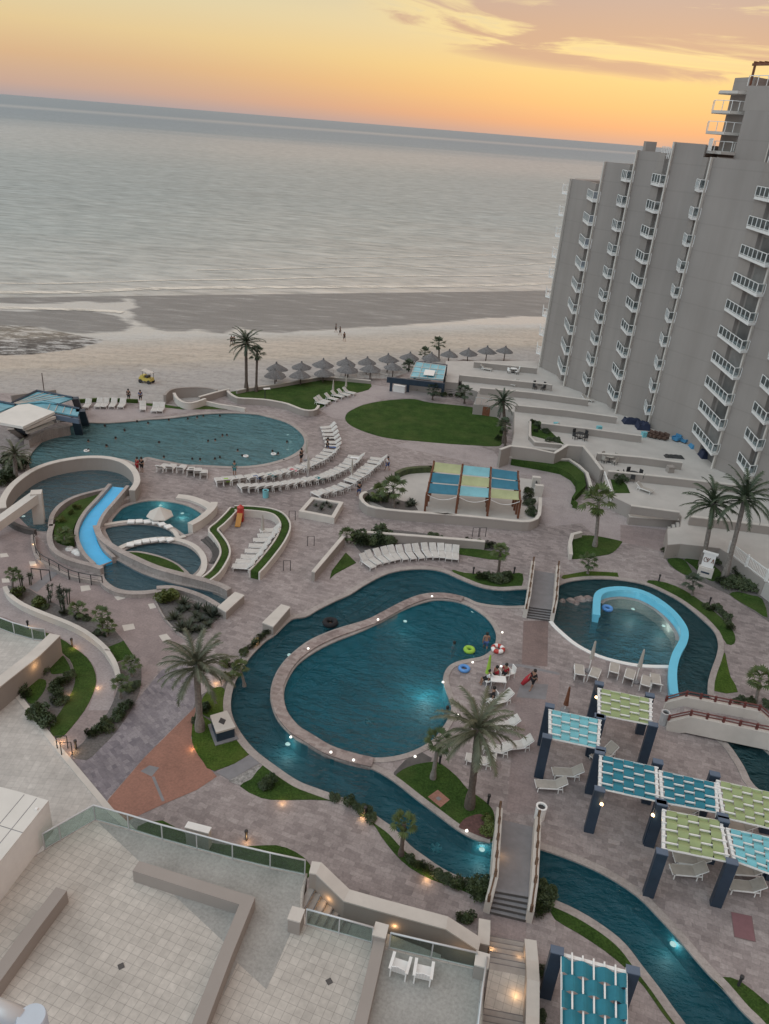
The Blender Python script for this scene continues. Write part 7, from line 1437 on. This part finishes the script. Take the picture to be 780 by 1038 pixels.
# play slide, beach buggy, terrace furniture
g = gp(U6([(130, 275)])[0]); t = thing('play_slide', 'small red and yellow play slide at the hedge corner', 'play slide', g); mb = MB(); mb.box((0, .35, .55), (.6, .55, 1.1)); mb.lathe([(.001, 1.75), (.34, 1.45), (.3, 1.1)], (0, .35, 0), 8); mb.build('tower', M['red'], t); mb = MB(); mb.ribbon([(0, .15), (0, -.5), (0, -1.1)], .5, [.85, .35, .05], [1.0, .5, .12]); mb.build('chute', M['orange'], t)
g = T(149, 388); t = thing('beach_buggy', 'small yellow beach buggy with pale canopy on the sand', 'buggy', g, -.3); t.scale = (.82, .82, .82); mb = MB(); mb.box((0, 0, .75), (2.3, 1.2, .55)); mb.box((-.55, 0, 1.15), (.7, 1.1, .45)); mb.build('body', M['yellow'], t); mb = MB(); mb.box((.35, 0, 2.1), (2.0, 1.25, .1), tilt=('Y', .18)); mb.build('canopy', M['walltop'], t)
for x in (-.85, .85):
    for y in (-.6, .6): mb = MB(); mb.tube([(x, y-.12, .35), (x, y+.12, .35)], .36, 14); mb.build('wheel', M['dark'], t)

for x in (-.5, 1.1):
    for y in (-.5, .5): mb = MB(); mb.tube([(x, y, .9), (x+.1, y, 2.1)], .04, 5); mb.build('canopy_post', M['dark'], t)
mb = MB(); mb.box((.3, 0, 1.15), (.5, 1.0, .5)); mb.build('seat', M['dark'], t)
T4 = lambda pts: C(480, 360, 5.57, pts); T5 = lambda pts: C(560, 400, 5.57, pts)
def table_set(px, label, m='dark', ch='dark', n=4, r=.5):
    g = G(*px, ZT); t = thing('patio_table', label+' table', 'table', (g.x, g.y, ZT)); mb = MB(); mb.lathe([(.001, .74), (r, .74), (r, .7), (.001, .7)], (0, 0, 0), 14); mb.build('tabletop', M[m], t); mb = MB(); mb.tube([(0, 0, 0), (0, 0, .72)], .05, 6); mb.lathe([(.3, 0), (.28, .04), (.05, .08)], (0, 0, 0), 10); mb.build('pedestal', M['dark'], t)
    for k in range(n):
        a = .6+k*2*math.pi/n; x, y = g.x+math.cos(a)*(r+.35), g.y+math.sin(a)*(r+.35); c_ = thing('patio_chair', f'patio chair around the {label} table, {ORD[k]} clockwise', 'chair', (x, y, ZT), a-math.pi/2, 'patio chairs'); mb = MB(); mb.box((0, 0, .42), (.48, .46, .05)); mb.build('seat', M[ch], c_); mb = MB(); mb.box((0, .24, .7), (.48, .05, .5)); mb.build('backrest', M[ch], c_); mb = MB(); [mb.box((sx*.21, sy*.2, .2), (.04, .04, .4)) for sx in (-1, 1) for sy in (-1, 1)]; mb.build('leg_frame', M['dark'], c_)
table_set(T4([(225, 100)])[0], 'white farthest terrace', 'white', 'white'); table_set(T4([(370, 190)])[0], 'dark second terrace'); table_set(T4([(600, 470)])[0], 'dark terrace beside the planted triangle'); table_set(T5([(455, 475)])[0], 'dark terrace corner', r=.6, n=5); table_set(T5([(320, 380)])[0], 'tan terrace nearest the ramp', 'slingtan', 'slingtan')
def tlounge(px, rz, label, m='dark', z=ZT): g = G(*px, z); o = dup(lt, (g.x, g.y, z), rz, label, 'terrace loungers'); return o
tlounge(T4([(70, 85)])[0], 1.3, 'tan lounger on the terrace behind the blue pavilion'); tlounge(T4([(235, 172)])[0], -.5, 'lounger on the narrow second terrace'); tlounge(T4([(640, 258)])[0], 1.0, 'pale lounger before the third wall fin'); tlounge(T5([(60, 205)])[0], 1.0, 'dark lounger beside the planted triangle'); tlounge(T5([(515, 545)])[0], .9, 'lounger at the terrace edge by the dark table')
def cover(px, size, label, m='navycloth', z=ZT, h=.7, seed=0):
    g = G(*px, z); rnd = random.Random(seed); mb = MB(); N = 9; vs = []
    for i in range(N):
        for j in range(N): x, y = (i/(N-1)-.5), (j/(N-1)-.5); e = min(1, 4*min(.5-abs(x), .5-abs(y))*2); vs.append((g.x+x*size[0], g.y+y*size[1], z+h*e*rnd.uniform(.65, 1.0)))
    mb.add(vs, [(i*N+j, (i+1)*N+j, (i+1)*N+j+1, i*N+j+1) for i in range(N-1) for j in range(N-1)]); return solo('furniture_cover', mb, M[m], label, 'cover')
cover(T5([(450, 160)])[0], (2.6, 1.6), 'crumpled navy cover heaped against the fourth wall fin'); cover(T5([(510, 190)])[0], (1.8, 1.8), 'dark navy cover beside the heaped one', h=.9, seed=2); cover(T5([(688, 353)])[0], (2.4, 1.0), 'flat dark cover lying near the low wall end', 'dark', h=.25, seed=3)
M['bluef'] = plain('blue_cushion', (.05, .2, .36), .8, .15, 2); M['brownf'] = plain('brown_wicker', (.10, .06, .045), .8, .3, 4)
def armchair(px, rz, label, m): g = G(*px, ZT); c_ = thing('armchair', label, 'armchair', (g.x, g.y, ZT), rz, 'terrace armchairs'); mb = MB(); mb.box((0, 0, .3), (.75, .75, .3)); mb.build('seat', M[m], c_); mb = MB(); mb.box((0, .36, .6), (.8, .16, .55)); mb.build('backrest', M[m], c_); mb = MB(); [mb.box((s*.4, 0, .42), (.12, .75, .35)) for s in (-1, 1)]; mb.build('armrest', M[m], c_)
for k, q in enumerate([(550, 240), (572, 245), (600, 250), (630, 255)]): armchair(T5([q])[0], -1.0, f'{ORD[k]} brown wicker armchair of the row under the wide wall fin', 'brownf')
for k, q in enumerate([(697, 262), (745, 272)]): armchair(T5([q])[0], -1.0, f'{ORD[k]} blue cushioned armchair under the wide wall fin', 'bluef')
cover(C(660, 440, 6.5, [(320, 90)])[0], (2.6, 1.5), 'bright blue draped lounge under the lowest wide balcony', 'bluef', h=.6, seed=5); cover(C(660, 440, 6.5, [(370, 150)])[0], (2.0, 1.8), 'dark heap of furniture inside the lowest wide opening', 'navycloth', h=.9, seed=6)
for q, lab in ((T5([(262, 205)])[0], 'aqua box against the low wall of the terrace'), (T5([(515, 238)])[0], 'aqua box beside the brown armchairs'), (T5([(20, 185)])[0], 'small aqua box beside the dark lounger')): g = G(*q, ZT); mb = MB(); mb.box((g.x, g.y, ZT+.3), (.6, .5, .6), .3); mb.box((g.x, g.y, ZT+.63), (.66, .56, .06), .3); solo('storage_box', mb, M['aqua'], lab, 'box')
g = G(*T5([(662, 437)])[0], ZT); mb = MB(); mb.box((g.x, g.y, ZT+.35), (.7, .7, .7), .2); mb.box((g.x, g.y, ZT+.72), (.8, .8, .05), .2); solo('side_cabinet', mb, M['wall'], 'small grey cabinet standing on the terrace near the tall palms', 'cabinet')
# poolside table of the sitting group and the beach clutter
g = gp((504, 696)); t = thing('poolside_table', 'small pale table between the sitting people by the lagoon', 'table', g); mb = MB(); mb.box((0, 0, .68), (1.1, .7, .05)); mb.build('tabletop', M['white'], t); mb = MB(); [mb.box((x*.5, y*.3, .34), (.05, .05, .66)) for x in (-1, 1) for y in (-1, 1)]; mb.build('leg_frame', M['metal'], t)
for k, q in enumerate([(494, 694), (502, 690.5), (511.5, 688), (499, 712), (517, 686)]): g = gp(q); c_ = thing('pool_chair', f'{ORD[k]} white chair of the sitting group by the lagoon', 'chair', g, 2.0, 'white poolside chairs'); mb = MB(); mb.box((0, 0, .42), (.5, .5, .05)); mb.build('seat', M['white'], c_); mb = MB(); mb.box((0, -.26, .68), (.5, .05, .5)); mb.build('backrest', M['white'], c_); mb = MB(); [mb.box((x*.22, y*.22, .2), (.04, .04, .4)) for x in (-1, 1) for y in (-1, 1)]; mb.build('leg_frame', M['white'], c_)
# lamp on a pole by the beach lawn, flag pole on the sand
g = gp(C(220, 330, 5.57, [(272, 425)])[0]); t = thing('street_lamp', 'white flat lamp on a short pole at the beach lawn wall', 'lamp', g); mb = MB(); mb.tube([(0, 0, 0), (0, 0, 1.7)], .06, 6); mb.build('pole', M['dark'], t); mb = MB(); mb.box((.25, 0, 1.75), (.9, .4, .1), .5); mb.build('lamp_head', M['white'], t)
g = T(45, 397); mb = MB(); mb.tube([(g.x, g.y, g.z), (g.x, g.y, g.z+2.6)], .06, 6); solo('beach_post', mb, M['barkdark'], 'lone dark post on the sand behind the swim up bar', 'post')
# floats parked by the slide island
for k, q in enumerate(Y6([(395, 535), (430, 550), (445, 560)])): g = G(*q, .05); mb = MB(); mb.lathe([(.001, .3), (.3, .25), (.4, .1), (.3, .0), (.001, 0)], (g.x, g.y, -.1+.15*k*0), 10); solo('float', mb, M['white'], f'{ORD[k]} white float parked below the planted slide island', 'float', 'white floats')
# white steps/lights on island rims, drums
# ------------------------------------------------------------------ lit lamps
LN = [0]
def plight(loc, e, colr=(1, .58, .26), r=.06): l = bpy.data.lights.new('lamp', 'POINT'); l.energy = e; l.color = colr; l.shadow_soft_size = r; o = bpy.data.objects.new('lamp', l); col.objects.link(o); o.location = loc
warm = [((29.6, 634.5), .35, 9), ((74.5, 655), .35, 9), ((99, 695), .3, 6), ((119.5, 688), .35, 8), ((71, 702), .3, 5), ((62.5, 749.5), .3, 8), ((74, 759.5), .35, 9), ((194.8, 757), .3, 6), ((203, 738.5), .3, 5), ((219.5, 690), .35, 9), ((259.5, 648), .3, 7), ((286.7, 811.3), .3, 6), ((368, 826.5), .3, 8), ((250.5, 851), .35, 6), ((433, 889), .3, 8), ((34, 551.6), .5, 8), ((36, 570), .5, 8)]
for q, z, e in warm: g = G(*q, z*.7); plight(g, e*.85)
for q, z, e in (((331.5, 914), 2.75, 4), ((400, 941), 2.2, 4), ((467, 973), 1.7, 4), ((509, 862), .85, 4), ((504, 900.5), .5, 4), ((499, 960), .6, 3), ((527, 967), .7, 3), ((524, 1005), 1.15, 6)): g = G(*q, z); plight(g, e, r=.04)
g = G(36, 675, 1.25); lw_ = Vector((1, -.9, 0)).normalized()*.25; plight((g.x+.25, g.y-.1, 1.25), 8)
for q, z in (((610, 815.5), 2.4), ((662, 826.5), 2.4), ((604.6, 707), 2.5)):
    g = G(*q, z); plight((g.x, g.y-.1, z), 6, (1, .85, .55)); mb = MB(); mb.lathe([(.001, .1), (.08, .08), (.1, 0), (.001, -.05)], (g.x, g.y, z), 8); solo('wall_lamp', mb, M['lampwarm'], {610: 'lit wall lamp on the navy post of the long pergola', 662: 'lit wall lamp on the navy post of the lime and blue pergola', 604: 'lit wall lamp on the navy post of the lime pergola'}[int(q[0])], 'lamp')
rings_ = C(140, 600, 3, [(518, 173), (465, 442), (587, 488), (656, 512), (730, 85)])+C(300, 700, 3, [(363, 201), (520, 427)])+C(380, 560, 4.33, [(15, 295), (252, 193), (560, 352), (555, 500), (430, 483), (300, 570), (368, 672), (365, 715)])
wh = ['far left curve', 'left outer edge', 'lower left curve', 'bottom curve', 'upper left curve', 'grey paved patch', 'red mulch bed', 'upper curve', 'top of the curve', 'right paved shore', 'brick walk corner', 'paved tongue tip', 'tongue left side', 'tongue lower side', 'palm side shore']
for k, q in enumerate(rings_):
    z = .34 if k in (0, 1, 2, 3, 4, 7, 8) else .08; g = G(*q, z); mb = MB(); mb.lathe([(.001, .07), (.075, .06), (.09, 0), (.001, -.02)], (g.x, g.y, z), 8); solo('deck_light', mb, M['lampwhite'], f'small round white deck light of the lagoon at the {wh[k]}', 'deck light', 'white deck lights'); plight((g.x, g.y, z+.22), .5, (1, .95, .85), .05)
under = [((293.5, 663), 5, -.5), ((292, 753), 25, -.55), ((411, 629), 15, -.5), ((480, 619), 25, -.5), ((434, 694), 95, -.5), ((489, 860), 28, -.5), ((683, 956), 25, -.5), ((642, 617), 40, -.4), ((673, 634), 40, -.4), ((683, 655), 14, -.5), ((163, 512), 14, -.4), ((185, 520), 14, -.4), ((149, 531), 10, -.4), ((292, 440), 10, -.5), ((294.6, 447.4), 10, -.5), ((292, 455), 10, -.5), ((277.6, 460), 8, -.5), ((249, 462), 8, -.5), ((24, 523), 6, -.4)]
wu = ['left channel ring', 'lower left ring', 'upper left ring', 'upper right end of the lagoon pool', 'tongue of the lagoon pool', 'river footbridge', 'lower right river bank', 'upper end of the cascade wall', 'middle of the cascade wall', 'lower part of the cascade wall', 'left side of the mushroom pool', 'right side of the mushroom pool', 'middle shallow pool', 'top right infinity pool rim', 'upper right infinity pool rim', 'right infinity pool rim', 'lower right infinity pool rim', 'bottom infinity pool rim', 'arch beam leg']
for k, (q, e, z) in enumerate(under):
    g = G(*q, z*.6); plight((g.x, g.y, z), e*1.4, (1, .95, .85), .15)
    if k not in (4, 9): mb = MB(); mb.lathe([(.001, .03), (.15, .03), (.17, 0), (.001, -.03)], (g.x, g.y, z+.12), 10); solo('pool_light', mb, M['lampwhite'], f'bright underwater pool light at the {wu[k]}', 'pool light', 'underwater pool lights')
g = G(370, 730, -1.4)
for q, lab in (((375, 731), 'centre of the large lagoon pool'), ((442.5, 859.5), 'near river bed left of the footbridge')):
    g = G(*q, -1.2); mb = MB()
    for k in range(5): a = k*1.2566; mb.tube([(g.x, g.y, -1.24), (g.x+.32*math.cos(a), g.y+.32*math.sin(a), -1.24)], [.05, .14], 6)
    solo('pool_ornament', mb, M['aqua'], f'pale star ornament at the {lab}', 'pool ornament')
for q, lab in (C(180, 700, 5.57, [(372, 167)])[0], 'upper'), (C(180, 700, 5.57, [(408, 253)])[0], 'lower'):
    g = G(*q, -1.2); mb = MB(); mb.box((g.x, g.y, -1.22), (.7, .55, .04), .4); solo('pool_grate', mb, M['poolstep'], f'{lab} pale rectangular grate on the channel floor near the pump plinth', 'grate')
